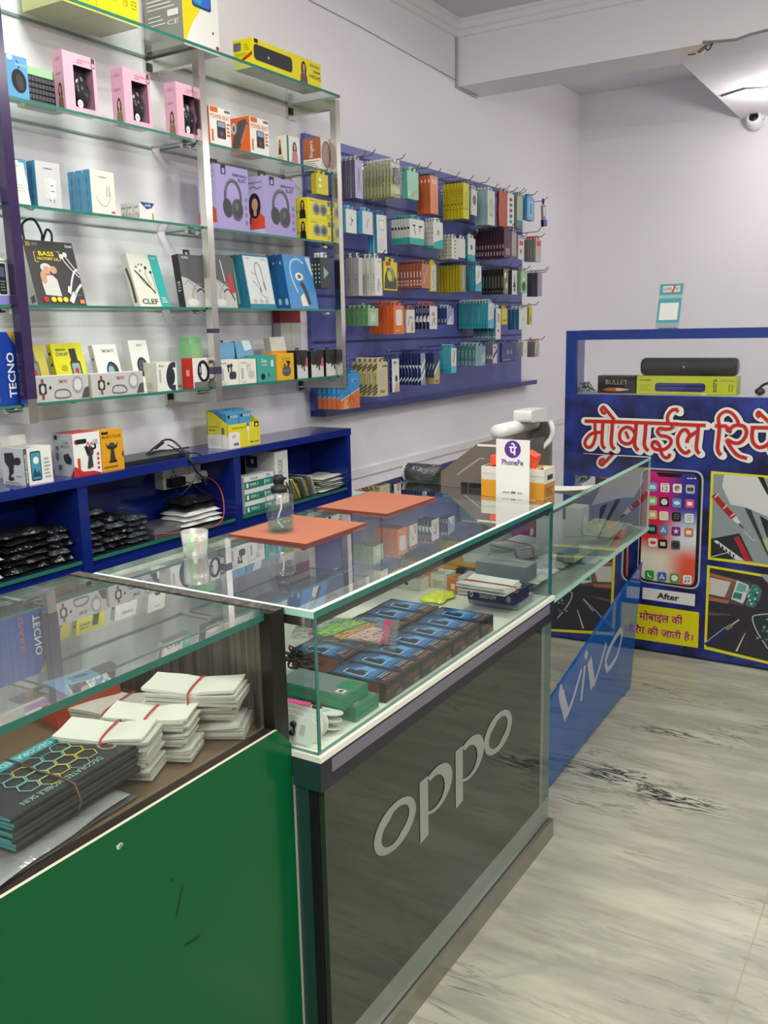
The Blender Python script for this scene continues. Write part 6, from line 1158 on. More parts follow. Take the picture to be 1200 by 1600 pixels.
# ------------------------------------------------------------------ repair counter with printed banner
RY, RX0, RX1, RZ, RT = 4.07, -1.515, .35, 1.19, 1.478
t = thing('repair_counter', 'blue repair counter with printed banner front and glass display band', 'counter', (0, 0, 0))
FB = mat('14307c', .3, key='blue_frame_board'); LV = mat('7d80a8', .5, key='lavender_inner_side')
MB().box((RX0, RY+.02, 0), (RX1, RY+.24, RZ-.012), FB).build('body', t)
MB().box((RX0, RY, RZ), (RX0+.05, RY+.022, RT-.042), FB).build('post', t)
MB().box((RX0, RY, RT-.042), (RX1, RY+.022, RT), FB).build('top_rail', t)
MB().box((RX0, RY+.022, RZ), (RX0+.02, RY+.2, RT-.02), LV).build('side_board', t)
MB().box((RX0, RY+.2, RT-.02), (RX1, RY+.24, RT), FB).build('rear_rail', t)
MB().box((RX0, RY+.022, RZ-.012), (RX1, RY+.24, RZ), pm('c4c6d0')).build('shelf', t)
slab(MB(), (RX0+.05, RY+.008, RZ), (RX1, RY+.013, RT-.042), glass('band_glass', (.97, .98, .98), refl=.9), EDGE).build('front_glass', t)
MB().box((RX0+.02, RY+.03, 0), (RX1, RY+.2, .02), BLACK).build('foot', t)
NAVY = bpy.data.materials.new('print_navy_cloudy'); NAVY.use_nodes = True
nt = NAVY.node_tree; b = nt.nodes['Principled BSDF']; tc = nt.nodes.new('ShaderNodeTexCoord'); no = nt.nodes.new('ShaderNodeTexNoise'); no.inputs['Scale'].default_value = 9; no.inputs['Detail'].default_value = 6
cr_ = nt.nodes.new('ShaderNodeValToRGB'); cr_.color_ramp.elements[0].position = .38; cr_.color_ramp.elements[0].color = (*lin('15143a'), 1); cr_.color_ramp.elements[1].position = .68; cr_.color_ramp.elements[1].color = (*lin('26388c'), 1)
nt.links.new(tc.outputs['Object'], no.inputs['Vector']); nt.links.new(no.outputs['Fac'], cr_.inputs[0]); nt.links.new(cr_.outputs[0], b.inputs['Base Color']); b.inputs['Roughness'].default_value = .35
def wallpaper():
    m = bpy.data.materials.new('print_phone_wallpaper'); m.use_nodes = True; nt = m.node_tree; b = nt.nodes['Principled BSDF']; L = nt.links.new
    tc = nt.nodes.new('ShaderNodeTexCoord'); no = nt.nodes.new('ShaderNodeTexNoise'); no.inputs['Scale'].default_value = 5; L(tc.outputs['Object'], no.inputs['Vector'])
    sp = nt.nodes.new('ShaderNodeSeparateXYZ'); L(tc.outputs['Object'], sp.inputs[0])
    def mr(v, a, c):
        r = nt.nodes.new('ShaderNodeMapRange'); r.interpolation_type = 'SMOOTHSTEP'; r.inputs['From Min'].default_value = a; r.inputs['From Max'].default_value = c; L(v, r.inputs['Value']); return r.outputs['Result']
    def mx(f, a, c):
        r = nt.nodes.new('ShaderNodeMix'); r.data_type = 'RGBA'; L(f, r.inputs[0])
        for i, v in ((6, a), (7, c)):
            if isinstance(v, str): r.inputs[i].default_value = (*lin(v), 1)
            else: L(v, r.inputs[i])
        return r.outputs[2]
    x0, x1 = ony(1010, 800, RY).x, ony(1092, 800, RY).x; z0, z1 = ony(1050, 912, RY).z, ony(1050, 740, RY).z
    fx = mr(sp.outputs[0], x0+.25*(x1-x0), x0+.75*(x1-x0)); top = mx(fx, 'c4206a', '2a2f86')
    mid = mx(fx, 'c8303a', 'c9d0d8'); bot = mx(mr(sp.outputs[0], x0+.3*(x1-x0), x0+.8*(x1-x0)), 'd6cfc0', 'd0503a')
    c = mx(mr(sp.outputs[2], z0+.45*(z1-z0), z0+.72*(z1-z0)), mid, top)
    c = mx(mr(sp.outputs[2], z0+.22*(z1-z0), z0+.42*(z1-z0)), bot, c)
    L(c, b.inputs['Base Color']); b.inputs['Roughness'].default_value = .35; return m
def bp(px, py): p = ony(px, py, RY-.001); return p.x, p.z
bn = MB().box((RX0, RY, .012), (RX1, RY+.02, RZ), NAVY)
def BA(items): bn.art((0, RY-.0002, 0), X3, Z3, 1, 1, items)
def poly(pts, m): return ('p', [bp(*q) for q in pts][::-1] if True else None, m)
def ccw(pts):
    a = sum(pts[i][0]*pts[(i+1) % len(pts)][1]-pts[(i+1) % len(pts)][0]*pts[i][1] for i in range(len(pts))); return pts if a > 0 else pts[::-1]
def P2(pts, m): return ('p', ccw([bp(*q) for q in pts]), m)
MPP = abs(bp(1000, 700)[0]-bp(1100, 700)[0])/100     # metres per photograph pixel on the banner
def zA(x, y): return 900+x/7.5, 620+y/7.5
def zB(x, y): return 1050+x/8, 620+y/8
STK = [(zA, [(105, 283), (460, 290), (1200, 318)], 36, 0), (zB, [(0, 340), (425, 357)], 38, 0),
 (zA, [(225, 300), (228, 400), (232, 460), (205, 550), (160, 592), (118, 570), (112, 515), (165, 445), (235, 415), (315, 420)], 34, 5), (zA, [(320, 290), (312, 420), (308, 520), (318, 575), (345, 606)], 36, 5),
 (zA, [(432, 300), (424, 420), (416, 520), (428, 580), (460, 612)], 38, 5), (zA, [(455, 270), (425, 235), (385, 185), (355, 150), (325, 120), (300, 145), (320, 185), (355, 185)], 34, 5),
 (zA, [(690, 420), (650, 370), (590, 355), (535, 390), (515, 450), (530, 515), (590, 548), (650, 530), (698, 455)], 34, 5), (zA, [(585, 405), (622, 492)], 32, 0), (zA, [(710, 310), (700, 440), (690, 540), (702, 590), (735, 628)], 38, 5),
 (zA, [(822, 320), (814, 440), (804, 540), (818, 595), (850, 634)], 38, 5),
 (zA, [(1128, 330), (1125, 365), (1060, 378), (985, 368), (958, 405), (990, 450), (1060, 462), (1112, 495), (1112, 550), (1050, 608), (955, 618), (900, 585), (905, 530), (955, 530), (990, 590), (1010, 670), (1050, 712), (1090, 700), (1106, 665)], 34, 5),
 (zA, [(1092, 320), (1075, 250), (1095, 190), (1145, 148), (1200, 150)], 34, 5), (zB, [(-8, 165), (45, 158), (85, 188)], 34, 5),
 (zB, [(225, 475), (185, 415), (125, 425), (78, 510), (82, 600), (125, 672), (180, 700), (230, 665)], 38, 5), (zB, [(190, 575), (205, 520), (250, 475), (330, 425)], 40, 5), (zB, [(335, 350), (322, 500), (308, 620), (318, 670), (348, 708)], 38, 5),
 (zB, [(600, 360), (588, 500), (574, 630), (586, 690), (618, 728)], 40, 5), (zB, [(592, 345), (585, 260), (630, 200), (700, 180), (765, 215), (815, 280), (838, 340)], 34, 5), (zB, [(540, 362), (690, 364)], 38, 0),
 (zB, [(690, 360), (703, 425), (765, 368), (835, 352), (910, 375), (935, 445), (900, 530), (835, 575), (765, 570), (690, 540), (755, 655), (830, 732), (942, 768)], 38, 5),
 (zB, [(985, 382), (1340, 388)], 38, 0), (zB, [(1015, 392), (1003, 480), (1018, 565), (1080, 628), (1165, 615), (1230, 560)], 38, 5), (zB, [(1245, 390), (1232, 540), (1222, 640), (1258, 715)], 40, 5), (zB, [(1245, 345), (1180, 280), (1120, 225), (1085, 190), (1070, 225), (1100, 255)], 36, 5)]
WB, RB_, KB_ = pm('e9e9e2'), pm('c4221f'), pm('0d0c1c')
for m, mul, sh in ((KB_, 1.0, None), (WB, 1.0, None), (RB_, 1.0, None)):
    out = []
    for fn, pts, wd, sm in STK:
        sc = 7.5 if fn is zA else 8
        tot = wd*1.18/sc+{KB_: 9.6, WB: 7.2, RB_: 0}[m]
        for dx, dy in (((0, 0),) if m is RB_ else ((0, 0), (2.2, .9))):
            q = [(fn(*p)[0]+dx, fn(*p)[1]+dy) for p in pts]
            if m is not RB_:   # round ends
                for e in (q[0], q[-1]): c = bp(*e); out.append(('e', c[0], c[1], tot*MPP/2, tot*MPP/2, m))
            out.append(('s', [bp(*p) for p in q], tot*MPP, m, sm))
    # one thin printed layer per colour
    nl = {KB_: .0004, WB: .0030, RB_: .0058}[m]; st_ = {KB_: 2e-5, WB: 2e-5, RB_: 8e-5}[m]
    for k_, it in enumerate(out): bn.art((0, RY-nl-st_*k_, 0), X3, Z3, 1, 1, [it], eps=.00006 if m is RB_ else .00002)
# phone picture with icons
def z3(x, y): return 1000+x/6, 720+y/6
def rr(cs, r, m, fn=z3):
    """rounded quad from its four corners (tl, tr, br, bl in zoom pixels)"""
    pts = []; n = 4
    for i in range(4):
        p, a, c = Vector(cs[i]), Vector(cs[i-1]), Vector(cs[(i+1) % 4]); d1, d2 = (a-p).normalized()*r, (c-p).normalized()*r
        for k in range(5):
            u = k/4; pts.append((p+d1*(1-u)**2+d2*u**2))
    return P2([fn(*q) for q in pts], m)
BA([rr([(10, 60), (600, 95), (555, 1215), (-30, 1130)], 95, pm('b9bcc0')), rr([(18, 75), (582, 110), (540, 1200), (-22, 1120)], 85, pm('15151a')), rr([(35, 90), (548, 125), (510, 1180), (0, 1105)], 70, wallpaper()), P2([z3(150, 105), z3(400, 122), z3(385, 158), z3(180, 148)], pm('15151a'))])
ICO = []
for (cx, cy, c1, c2, kd) in ((235, 252, 'e9e9e6', '303030', 't12'), (350, 258, 'e9e9e6', 'e08a3a', 'fl'), (472, 265, 'b9bcbc', '2a2a2a', 'cam'), (120, 245, '5aa0e0', 'e9e9e9', 'ml'), (228, 385, '1c1c1e', 'e6e6e2', 'ck'), (346, 395, '4f9ad0', 'e6e6e2', 'ck2'), (467, 402, 'e04a78', 'e9e9e6', 'sq'), (118, 375, '8fc06a', 'e9e9e6', 'sq'), (224, 515, 'e9e6d8', 'd8b84a', 'ln'), (342, 525, '14161a', '8d8d8d', 'ln'), (462, 537, 'e9e9e6', '55606a', 'ln'), (120, 505, 'e0b84a', 'e9e9e6', 'sq'), (220, 648, '4a8ac8', 'e9e9e6', 'tri'), (339, 660, '7a2a78', 'e9e9e6', 'star'), (458, 670, 'd07a4a', 'e9e9e6', 'sq'), (116, 640, '26282c', '5fb0b0', 'sq'), (215, 778, '1c1c1e', 'd8d2bc', 'sq'), (335, 788, '5a5c60', '2a2b2e', 'ck'), (122, 765, 'e9e9e6', 'd84a4a', 'ck2'), (90, 1068, '1f9a3e', 'e9e9e6', 'ph'), (207, 1085, '3a6ab8', 'e9e9e6', 'tri'), (325, 1098, '34a03c', 'e9e9e6', 'ck'), (445, 1112, 'e6e2e2', '3a3a3c', 'mu')):
    r = 42; cc = lambda dx, dy: (cx+dx, cy+dy+.05*dx)
    ICO.append(rr([cc(-r, -r), cc(r, -r), cc(r, r), cc(-r, r)], 18, pm(c1)))
    k2 = pm(c2)
    if kd == 't12': a, b = bp(*z3(cx-25, cy+28)), bp(*z3(cx+25, cy-12)); ICO.append(('t', '12', a[0], a[1], b[0], b[1], k2)); ICO.append(P2([z3(*cc(-30, -32)), z3(*cc(30, -32)), z3(*cc(30, -26)), z3(*cc(-30, -26))], pm('d84a4a')))
    elif kd == 'fl':
        for q, cl in enumerate(('e0a03a', 'd8d03a', '6ab04a', '4a8ad0', '8a5ac0', 'd84a5a')):
            c0 = bp(*z3(cx+15*math.cos(q*1.047), cy+15*math.sin(q*1.047))); ICO.append(('e', c0[0], c0[1], 13*MPP/6, 13*MPP/6, pm(cl)))
    elif kd in ('ck', 'ck2'): c0 = bp(*z3(cx, cy)); ICO.append(('e', c0[0], c0[1], 31*MPP/6, (31 if kd == 'ck' else 18)*MPP/6, k2)); ICO.append(('s', [bp(*z3(cx-16, cy-8)), bp(*z3(cx, cy)), bp(*z3(cx+8, cy-16))], 5*MPP/6, pm(c1), 0)) if kd == 'ck' else None
    elif kd == 'cam': ICO.append(rr([cc(-28, -14), cc(28, -14), cc(28, 20), cc(-28, 20)], 6, k2)); c0 = bp(*z3(cx, cy+3)); ICO.append(('e', c0[0], c0[1], 12*MPP/6, 12*MPP/6, pm('6a6a6a')))
    elif kd == 'ml': ICO.append(P2([z3(*cc(-26, -18)), z3(*cc(26, -18)), z3(*cc(26, 18)), z3(*cc(-26, 18))], k2)); ICO.append(('s', [bp(*z3(*cc(-26, -18))), bp(*z3(*cc(0, 4))), bp(*z3(*cc(26, -18)))], 4*MPP/6, pm(c1), 0))
    elif kd == 'sq': ICO.append(P2([z3(*cc(-24, -18)), z3(*cc(24, -18)), z3(*cc(24, 18)), z3(*cc(-24, 18))], k2))
    elif kd == 'ln': ICO += [P2([z3(*cc(-26, y)), z3(*cc(26, y)), z3(*cc(26, y+6)), z3(*cc(-26, y+6))], k2) for y in (-26, -6, 14)]
    elif kd == 'tri': ICO += [('s', [bp(*z3(*cc(-22, 22))), bp(*z3(*cc(3, -24)))], 8*MPP/6, k2, 0), ('s', [bp(*z3(*cc(22, 22))), bp(*z3(*cc(-3, -24)))], 8*MPP/6, k2, 0), ('s', [bp(*z3(*cc(-26, 10))), bp(*z3(*cc(26, 10)))], 7*MPP/6, k2, 0)]
    elif kd == 'star':
        st = [(cx+(28 if q % 2 == 0 else 11)*math.sin(q*math.pi/5), cy-(28 if q % 2 == 0 else 11)*math.cos(q*math.pi/5)) for q in range(10)]; ICO.append(P2([z3(*q) for q in st], k2))
    elif kd == 'ph': ICO.append(('s', [bp(*z3(cx-18, cy-20)), bp(*z3(cx-10, cy+4)), bp(*z3(cx+6, cy+18)), bp(*z3(cx+20, cy+20))], 11*MPP/6, k2, 4))
    elif kd == 'mu': ICO += [('s', [bp(*z3(cx-14, cy+20)), bp(*z3(cx-12, cy-22)), bp(*z3(cx+18, cy-24)), bp(*z3(cx+17, cy+16))], 6*MPP/6, k2, 0)]+[('e', *bp(*z3(cx+dx, cy+18+dy)), 9*MPP/6, 7*MPP/6, k2) for dx, dy in ((-20, 2), (11, -2))]
for dx in (455, 485, 518): ICO.append(P2([z3(dx-12, 158), z3(dx+12, 160), z3(dx+12, 170), z3(dx-12, 168)], pm('e0e0e8')))
bn.art((0, RY-.0012, 0), X3, Z3, 1, 1, ICO, eps=.0002)
# "After" label and the yellow caption
def z4(x, y): return 980+x/5.4545, 880+y/5.4545
BA([P2([z4(132, 205), z4(580, 265), z4(574, 368), z4(128, 303)], pm('e2e2de'))])
def sheartext(txt, tl, tr, br, bl, m, bold, nl):
    """text laid into a sheared quad given by four zoom corners"""
    gv, gf = glyphs(txt, bold); A_, B_, C_, D2 = [Vector((bp(*z4(*q))[0], bp(*z4(*q))[1])) for q in (bl, br, tr, tl)]
    V = [A_.lerp(B_, x).lerp(D2.lerp(C_, x), y) for x, y in gv]; bn.add([(p.x, RY-nl, p.y) for p in V], gf, m)
sheartext('After', (258, 248), (444, 272), (440, 325), (254, 298), pm('1a1a1c'), .025, .0022)
BA([P2([z4(-120, 315), z4(613, 420), z4(603, 723), z4(-150, 610)], pm('dcd40e'))])
TXR = pm('b01f24')
for (txt, q) in (('मोबाईल की', ((105, 395), (475, 440), (472, 535), (103, 488))), ('िरंग की जाती है।', ((40, 505), (565, 590), (558, 672), (36, 600)))):
    sheartext(txt, *q, pm('f0d8c8'), .045, .0016); sheartext(txt, *q, TXR, .018, .0022)
# two framed pictures
YF_ = pm('e0d81c')
def pic(tl, tr, br, bl, bg, wd=4.2):
    BA([P2([tl, tr, br, bl], YF_)])
    cx, cy = sum(p[0] for p in (tl, tr, br, bl))/4, sum(p[1] for p in (tl, tr, br, bl))/4
    q = [(p[0]+(wd if p[0] < cx else -wd), p[1]+(wd if p[1] < cy else -wd)) for p in (tl, tr, br, bl)]
    bn.art((0, RY-.0008, 0), X3, Z3, 1, 1, [P2(q, bg)])
pic((1111, 736), (1330, 754), (1325, 903), (1106, 874), pm('8f979a'))
pic((1105, 883), (1330, 920), (1320, 1066), (1100, 1014), pm('2f2d34'))
A1 = [P2([z3(690, 135), z3(780, 140), z3(1200, 600), z3(1200, 880), z3(1060, 940), z3(930, 680), z3(670, 730)], pm('8b9698')),
 P2([z3(790, 130), z3(1100, 150), z3(1200, 330), z3(1300, 560), z3(1190, 520), z3(990, 435), z3(850, 410), z3(770, 240)], pm('d2d3cf')), P2([z3(1105, 150), z3(1160, 155), z3(1200, 260), z3(1200, 330)], PK), P2([z3(980, 440), z3(1040, 460), z3(1200, 860), z3(1200, 900)], pm('33383a')),
 ('s', [bp(*z3(690, 320)), bp(*z3(800, 450)), bp(*z3(885, 540))], 52*MPP/6, pm('a8202a'), 0), ('s', [bp(*z3(700, 345)), bp(*z3(735, 310))], 9*MPP/6, WB, 0), ('s', [bp(*z3(780, 450)), bp(*z3(815, 415))], 9*MPP/6, WB, 0), ('s', [bp(*z3(850, 525)), bp(*z3(885, 495))], 9*MPP/6, WB, 0), P2([z3(862, 548), z3(900, 515), z3(945, 580), z3(925, 600)], pm('d8d8d4')), ('s', [bp(*z3(925, 590)), bp(*z3(970, 630))], 14*MPP/6, pm('4a4c4e'), 0),
 ('s', [bp(*z3(975, 660)), bp(*z3(1060, 745)), bp(*z3(1095, 745))], 8*MPP/6, pm('c4cccc'), 0), P2([z3(665, 730), z3(935, 680), z3(1060, 940), z3(665, 905)], pm('2b2c2e')), P2([z3(880, 715), z3(925, 708), z3(1045, 940), z3(985, 940)], pm('b8242c')), P2([z3(690, 750), z3(720, 745), z3(980, 935), z3(900, 930)], pm('d5d6d2')), P2([z3(665, 770), z3(700, 780), z3(860, 925), z3(665, 905)], pm('25282a')), ('s', [bp(*z3(670, 900)), bp(*z3(840, 855))], 8*MPP/6, pm('c9cac6'), 0),
 P2([z3(1120, 510), z3(1200, 560), z3(1200, 740), z3(1150, 600)], pm('1d1f20')), P2([z3(1150, 740), z3(1200, 720), z3(1200, 860)], pm('b9b48a'))]
A1 += [P2([z3(730+34*k, 775+26*k), z3(745+34*k, 770+26*k), z3(752+34*k, 800+26*k), z3(740+34*k, 803+26*k)], PK) for k in range(5)]
bn.art((0, RY-.0013, 0), X3, Z3, 1, 1, A1, eps=.0001)
PCB, PCB2, CP = pm('2f7a74'), pm('66a8a0'), pm('a8684c')
A2 = [P2([z4(705, 75), z4(930, 140), z4(1090, 170), z4(1160, 230), z4(1130, 340), z4(1080, 385), z4(1000, 365), z4(860, 340), z4(695, 320)], pm('5a4a48')), P2([z4(705, 85), z4(930, 140), z4(925, 165), z4(703, 110)], CP), P2([z4(697, 285), z4(870, 320), z4(860, 345), z4(695, 318)], CP), P2([z4(704, 120), z4(885, 160), z4(830, 290), z4(697, 262)], pm('c9c4b8')), P2([z4(885, 160), z4(920, 170), z4(870, 300), z4(832, 290)], pm('7a5a50')),
 P2([z4(935, 145), z4(1030, 185), z4(1050, 225), z4(985, 345), z4(885, 305)], pm('cfd2ca')), P2([z4(950, 165), z4(1020, 190), z4(1010, 250), z4(925, 235)], PCB2), P2([z4(915, 245), z4(985, 260), z4(970, 310), z4(895, 295)], PCB), P2([z4(1060, 180), z4(1110, 190), z4(1145, 235), z4(1115, 330), z4(1075, 370), z4(1010, 360)], PCB), ('o', [bp(*z4(1060, 172)), bp(*z4(1120, 182)), bp(*z4(1156, 240)), bp(*z4(1125, 340)), bp(*z4(1080, 384)), bp(*z4(1000, 366))], 6*MPP/5.45, pm('20262a')),
 P2([z4(692, 415), z4(880, 435), z4(885, 445), z4(692, 445)], pm('6a4a42')), ('s', [bp(*z4(672, 700)), bp(*z4(850, 555))], 46*MPP/5.45, pm('26305c'), 0), ('s', [bp(*z4(672, 672)), bp(*z4(835, 545))], 7*MPP/5.45, pm('aab4d8'), 0), ('s', [bp(*z4(840, 560)), bp(*z4(890, 530))], 34*MPP/5.45, pm('8a7a6a'), 0), ('s', [bp(*z4(885, 530)), bp(*z4(955, 480))], 12*MPP/5.45, pm('b9b4b0'), 0), ('s', [bp(*z4(930, 750)), bp(*z4(1005, 595))], 13*MPP/5.45, pm('c9c2b4'), 0, lambda u: 1.2-u*.8),
 P2([z4(1070, 470), z4(1110, 440), z4(1330, 440), z4(1330, 760), z4(1200, 735), z4(1110, 590)], pm('2a3436')), ('s', [bp(*z4(1330, 425)), bp(*z4(1110, 440)), bp(*z4(1068, 475)), bp(*z4(1110, 590)), bp(*z4(1200, 730))], 10*MPP/5.45, pm('b4b8b4'), 3), P2([z4(1130, 95), z4(1330, 130), z4(1330, 190), z4(1200, 170)], pm('9a9aa8'))]
for k in range(26):
    x, y = random.uniform(1100, 1300), random.uniform(460, 680); s = random.uniform(8, 22)
    if y > 470+1.1*(1200-x)*1.0 or x > 1180: A2.append(P2([z4(x, y), z4(x+s, y+3), z4(x+s, y+s), z4(x, y+s-3)], [PCB, PCB2, pm('8d9490'), PK][k % 4]))
for k in range(14):
    x, y = random.uniform(1020, 1120), random.uniform(200, 340); A2.append(P2([z4(x, y), z4(x+16, y+4), z4(x+13, y+18), z4(x-3, y+14)], [PCB2, pm('d5d8d2'), pm('1d2a2a')][k % 3]))
for x, y in ((860, 485), (915, 465), (935, 610), (1065, 620), (1045, 690), (1010, 530)): A2.append(P2([z4(x-12, y-6), z4(x+12, y), z4(x+6, y+12), z4(x-10, y+8)], pm('1c1b20')))
bn.art((0, RY-.0013, 0), X3, Z3, 1, 1, A2, eps=.0001)
bn.art((0, RY-.0005, 0), X3, Z3, 1, 1, [P2([(1040, 672), (1060, 672), (1060, 678), (1040, 678)], pm('3a3550'))]) if False else None
bn.build('banner_panel', t)
# things in the display band
YI = RY+.10
def fr(name, label, pxl, pxr, ytop, d, front, z=RZ+.0008, Y=YI, **k):
    a, b = ony(pxl, 600, Y), ony(pxr, 600, Y); h = ony((pxl+pxr)/2, ytop, Y).z-z
    return carton(name, label, 'carton', (a.x, Y, z), b.x-a.x, h, d, front, yaw=-90, **k), a.x, b.x, z+h
fr('speaker_carton', 'dark brown carton lettered with a flying bullet in the display band', 934, 992, 587, .07, pm('4a302c', .3), top=pm('6a4a44'), items=[('r', .03, .06, .97, .94, pm('2b2322', .3)), ('t', 'BULLET', .22, .5, .8, .76, pm('b9a48a'), .0), ('p', [(.12, .18), (.3, .3), (.6, .32), (.86, .2), (.6, .1), (.3, .1)], pm('b86a3a')), ('p', [(.5, .3), (.8, .24), (.86, .2), (.6, .12), (.5, .12)], pm('d5c4a4'))])
_, xa, xb, zt = fr('soundbar_carton', 'long lime yellow soundbar carton under the black soundbar', 995, 1151, 588, .09, pm('c9cf22'), side=pm('a8ac4a'), top=pm('d4d83a'), items=[('g', .19, .14, .70, .62, .03, pm('2b2a6a')), ('g', .2, .3, .69, .58, .03, pm('3a3a86')), ('t', 'SOUNDBAR', .03, .72, .15, .82, PK), ('v', 'astra', .77, .15, .81, .85, PK), ('t', 'ZEBRONICS', .84, .74, .98, .82, PG), ('o', [(.93, .2), (.96, .2), (.96, .55), (.93, .55)], .006, PK, 0), ('r', .66, .0, .72, .06, PW)]+lines(.03, .15, .2, .6, 4, pm('a0a41a'), .25))
a, b = ony(1002, 575, YI+.02), ony(1151, 575, YI+.02); zs = ony(1076, 559, YI+.02).z; r = (zs-zt)/2-.0005
t = thing('soundbar', 'black cylindrical soundbar lying on the lime yellow carton', 'soundbar', (a.x, YI+.045, zt+.0006+r))
L = b.x-a.x
MB().lathe([(r*.8, .0), (r*.96, .006), (r, .015), (r, L-.015), (r*.96, L-.006), (r*.8, L)], (0, 0, 0), mat('1c1d1f', .55, bump=.25, bscale=400, key='black_speaker_mesh'), 28, 'x').build('body', t)
MB().lathe([(r*.85, -.001), (r*.7, -.003), (0, -.003)][::-1], (0, 0, 0), mat('2b2c2e', .3), 24, 'x').build('end_cap', t)
MB().lathe([(r*.85, L+.001), (r*.7, L+.003), (0, L+.003)], (0, 0, 0), mat('2b2c2e', .3), 24, 'x').build('end_cap', t)
MB().box((L*.46, -r-.001, -r*.1), (L*.475, -r+.002, r*.12), mat('b9b9b9', .3)).build('badge', t)
t = thing('cable_tangle', 'tangle of green and grey wires at the left of display band', 'cable', (0, 0, 0))
c = ony(917, 606, YI+.02)
for k, cl in enumerate(('2f6a4a', '9aa09a', '3a3c40')):
    pts = [(c.x+random.uniform(-.03, .05), YI+random.uniform(-.03, .05), RZ+.004+random.uniform(0, .045)) for _ in range(9)]
    MB().tube(pts, .0026, mat(cl, .4), 6, sm=5).build('wire', t)
p = ony(1200, 608, YI); t = thing('headphones', 'black folded headphones partly cut by the right photo edge', 'headphones', (p.x+.01, YI+.02, RZ+.03))
MB().tube([(-.055, 0, -.01), (-.03, .0, .018), (.02, 0, .028), (.07, 0, .018), (.1, 0, -.01)], .006, BLACK, 8, sm=4).build('headband', t)
for x in (-.045, .09): MB().ball((x, 0, -.012), (.022, .018, .017), mat('26272b', .3), 12, 8).build('ear_cup', t)
# code stand on the top rail (its square code is left blank)
a, b, c, d = ony(1024, 507, RY+.05), ony(1060, 507, RY+.05), ony(1068, 435, RY+.05), ony(1031, 436, RY+.05)
t = thing('payment_stand', 'clear and teal payment card leaning on top of the blue frame', 'sign', (a.x, RY+.05, RT+.0006))
w, h = b.x-a.x, c.z-a.z; sk = (d.x-a.x)
TL = pm('4fa8b4', .25)
V = [(0, 0, 0), (w, 0, 0), (c.x-a.x, .012, h), (sk, .012, h)]
mb = MB().add(V+[(x, y+.002, z) for x, y, z in V], [[0, 1, 2, 3], [7, 6, 5, 4], [0, 4, 5, 1], [1, 5, 6, 2], [2, 6, 7, 3], [3, 7, 4, 0]], pm('a9bfc2', .25))
Us = Vector((w, 0, 0)).normalized(); Vs = Vector((sk, .012, h)).normalized()
def S2(u, v, e): q = Vector((w*u, 0, 0))+Vector((sk, .012, h))*v; return (q.x, q.y-e, q.z)
def sq(u0, v0, u1, v1, m, e): mb.add([S2(u0, v0, e), S2(u1, v0, e), S2(u1, v1, e), S2(u0, v1, e)], [[0, 1, 2, 3]], m)
sq(0, .76, 1, 1, TL, .0006); sq(0, .14, 1, .68, TL, .0006); sq(.1, .2, .9, .58, PW, .001); sq(.05, .02, .9, .13, pm('9fb4b8'), .0006); sq(.15, .82, .88, .95, pm('dfe8e4'), .001)
gv, gf = glyphs('SUPER', .02); mb.add([S2(.18+.36*x, .845+.08*y, .0014) for x, y in gv], gf, pm('d0663a')); mb.add([S2(.52, .81, .0014), S2(.60, .81, .0014), S2(.70, .97, .0014), S2(.62, .97, .0014)], [[0, 1, 2, 3]], pm('c8402e'))
gv, gf = glyphs('PAY', .02); mb.add([S2(.66+.2*x, .845+.08*y, .0014) for x, y in gv], gf, pm('d0663a')); gv, gf = glyphs('SCAN & PAY', .01); mb.add([S2(.2+.6*x, .62+.04*y, .001) for x, y in gv], gf, PW) if False else None
mb.build('card', t); MB().box((w*.15, -.004, 0), (w*.95, .03, .005), PG).build('foot', t)

# ------------------------------------------------------------------ things standing on the second showcase
ZT = VT+.0008
# film cutting machine
Yn = 2.56
pts = [(ony(x, y, Yn).x, ony(x, y, Yn).z) for x, y in ((689, 757), (689, 737), (746, 693), (775, 686))]
z0 = ZT; x0 = pts[0][0]; zt = pts[3][1]; x1 = ony(862, 700, 2.90).x
out = [(x0, z0), (x1, z0), (x1, zt+.005), (pts[3][0], zt), (pts[2][0], pts[2][1]), (x0, pts[1][1])]
t = thing('film_cutter', 'brown grey film cutting machine with hexagonal side plates and roller', 'machine', (0, 0, 0))
BR = mat('655c55', .4, key='brown_grey_metal'); Yf = 2.88
def plate(ya, yb, o=out): return MB().prism([(z, x) for x, z in o], ya, yb, BR, 'y')
m = plate(Yn, Yn+.02)
m.art((0, Yn, 0), X3, Z3, 1, 1, [('s', [(ony(714, 742, Yn).x, ony(714, 742, Yn).z), (ony(750, 716, Yn).x, ony(750, 716, Yn).z), (ony(757, 717, Yn).x, ony(757, 717, Yn).z)], .004, pm('a9a29a'), 0)])
m.build('side_plate', t)
o2 = [(x, z+.02 if z > zt-.03 else z) for x, z in out]
plate(Yf, Yf+.025, o2).build('side_plate', t)
e = [ony(x, y, Yn) for x, y in ((746, 694), (775, 688))]
MB().box((e[0].x, Yn-.001, e[0].z-.006), (e[1].x, Yn+.001, e[0].z+.001), pm('e2dfd0')).build('edge_strip', t)
for x in (721, 733, 742):
    q = ony(x, 757, Yn); MB().box((q.x, Yn-.004, ZT+.002), (q.x+.022, Yn, ZT+.018), BLACK).build('port', t)
CLR = mat('c9ccca', .15, spec=.8, key='clear_film_roll')
MB().lathe([(.0, 0), (.024, 0), (.024, Yf-Yn-.03), (0, Yf-Yn-.03)], ((x1+pts[2][0])/2, Yn+.022, zt+.018), CLR, 22, 'y').build('roller', t)
MB().box((x1-.02, Yn+.02, ZT+.03), (x1, Yf, zt-.02), pm('55504c')).box((pts[2][0], Yn+.02, ZT), (x1, Yf, ZT+.02), BR).build('cross_frame', t)
q = ony(852, 690, Yf-.02)
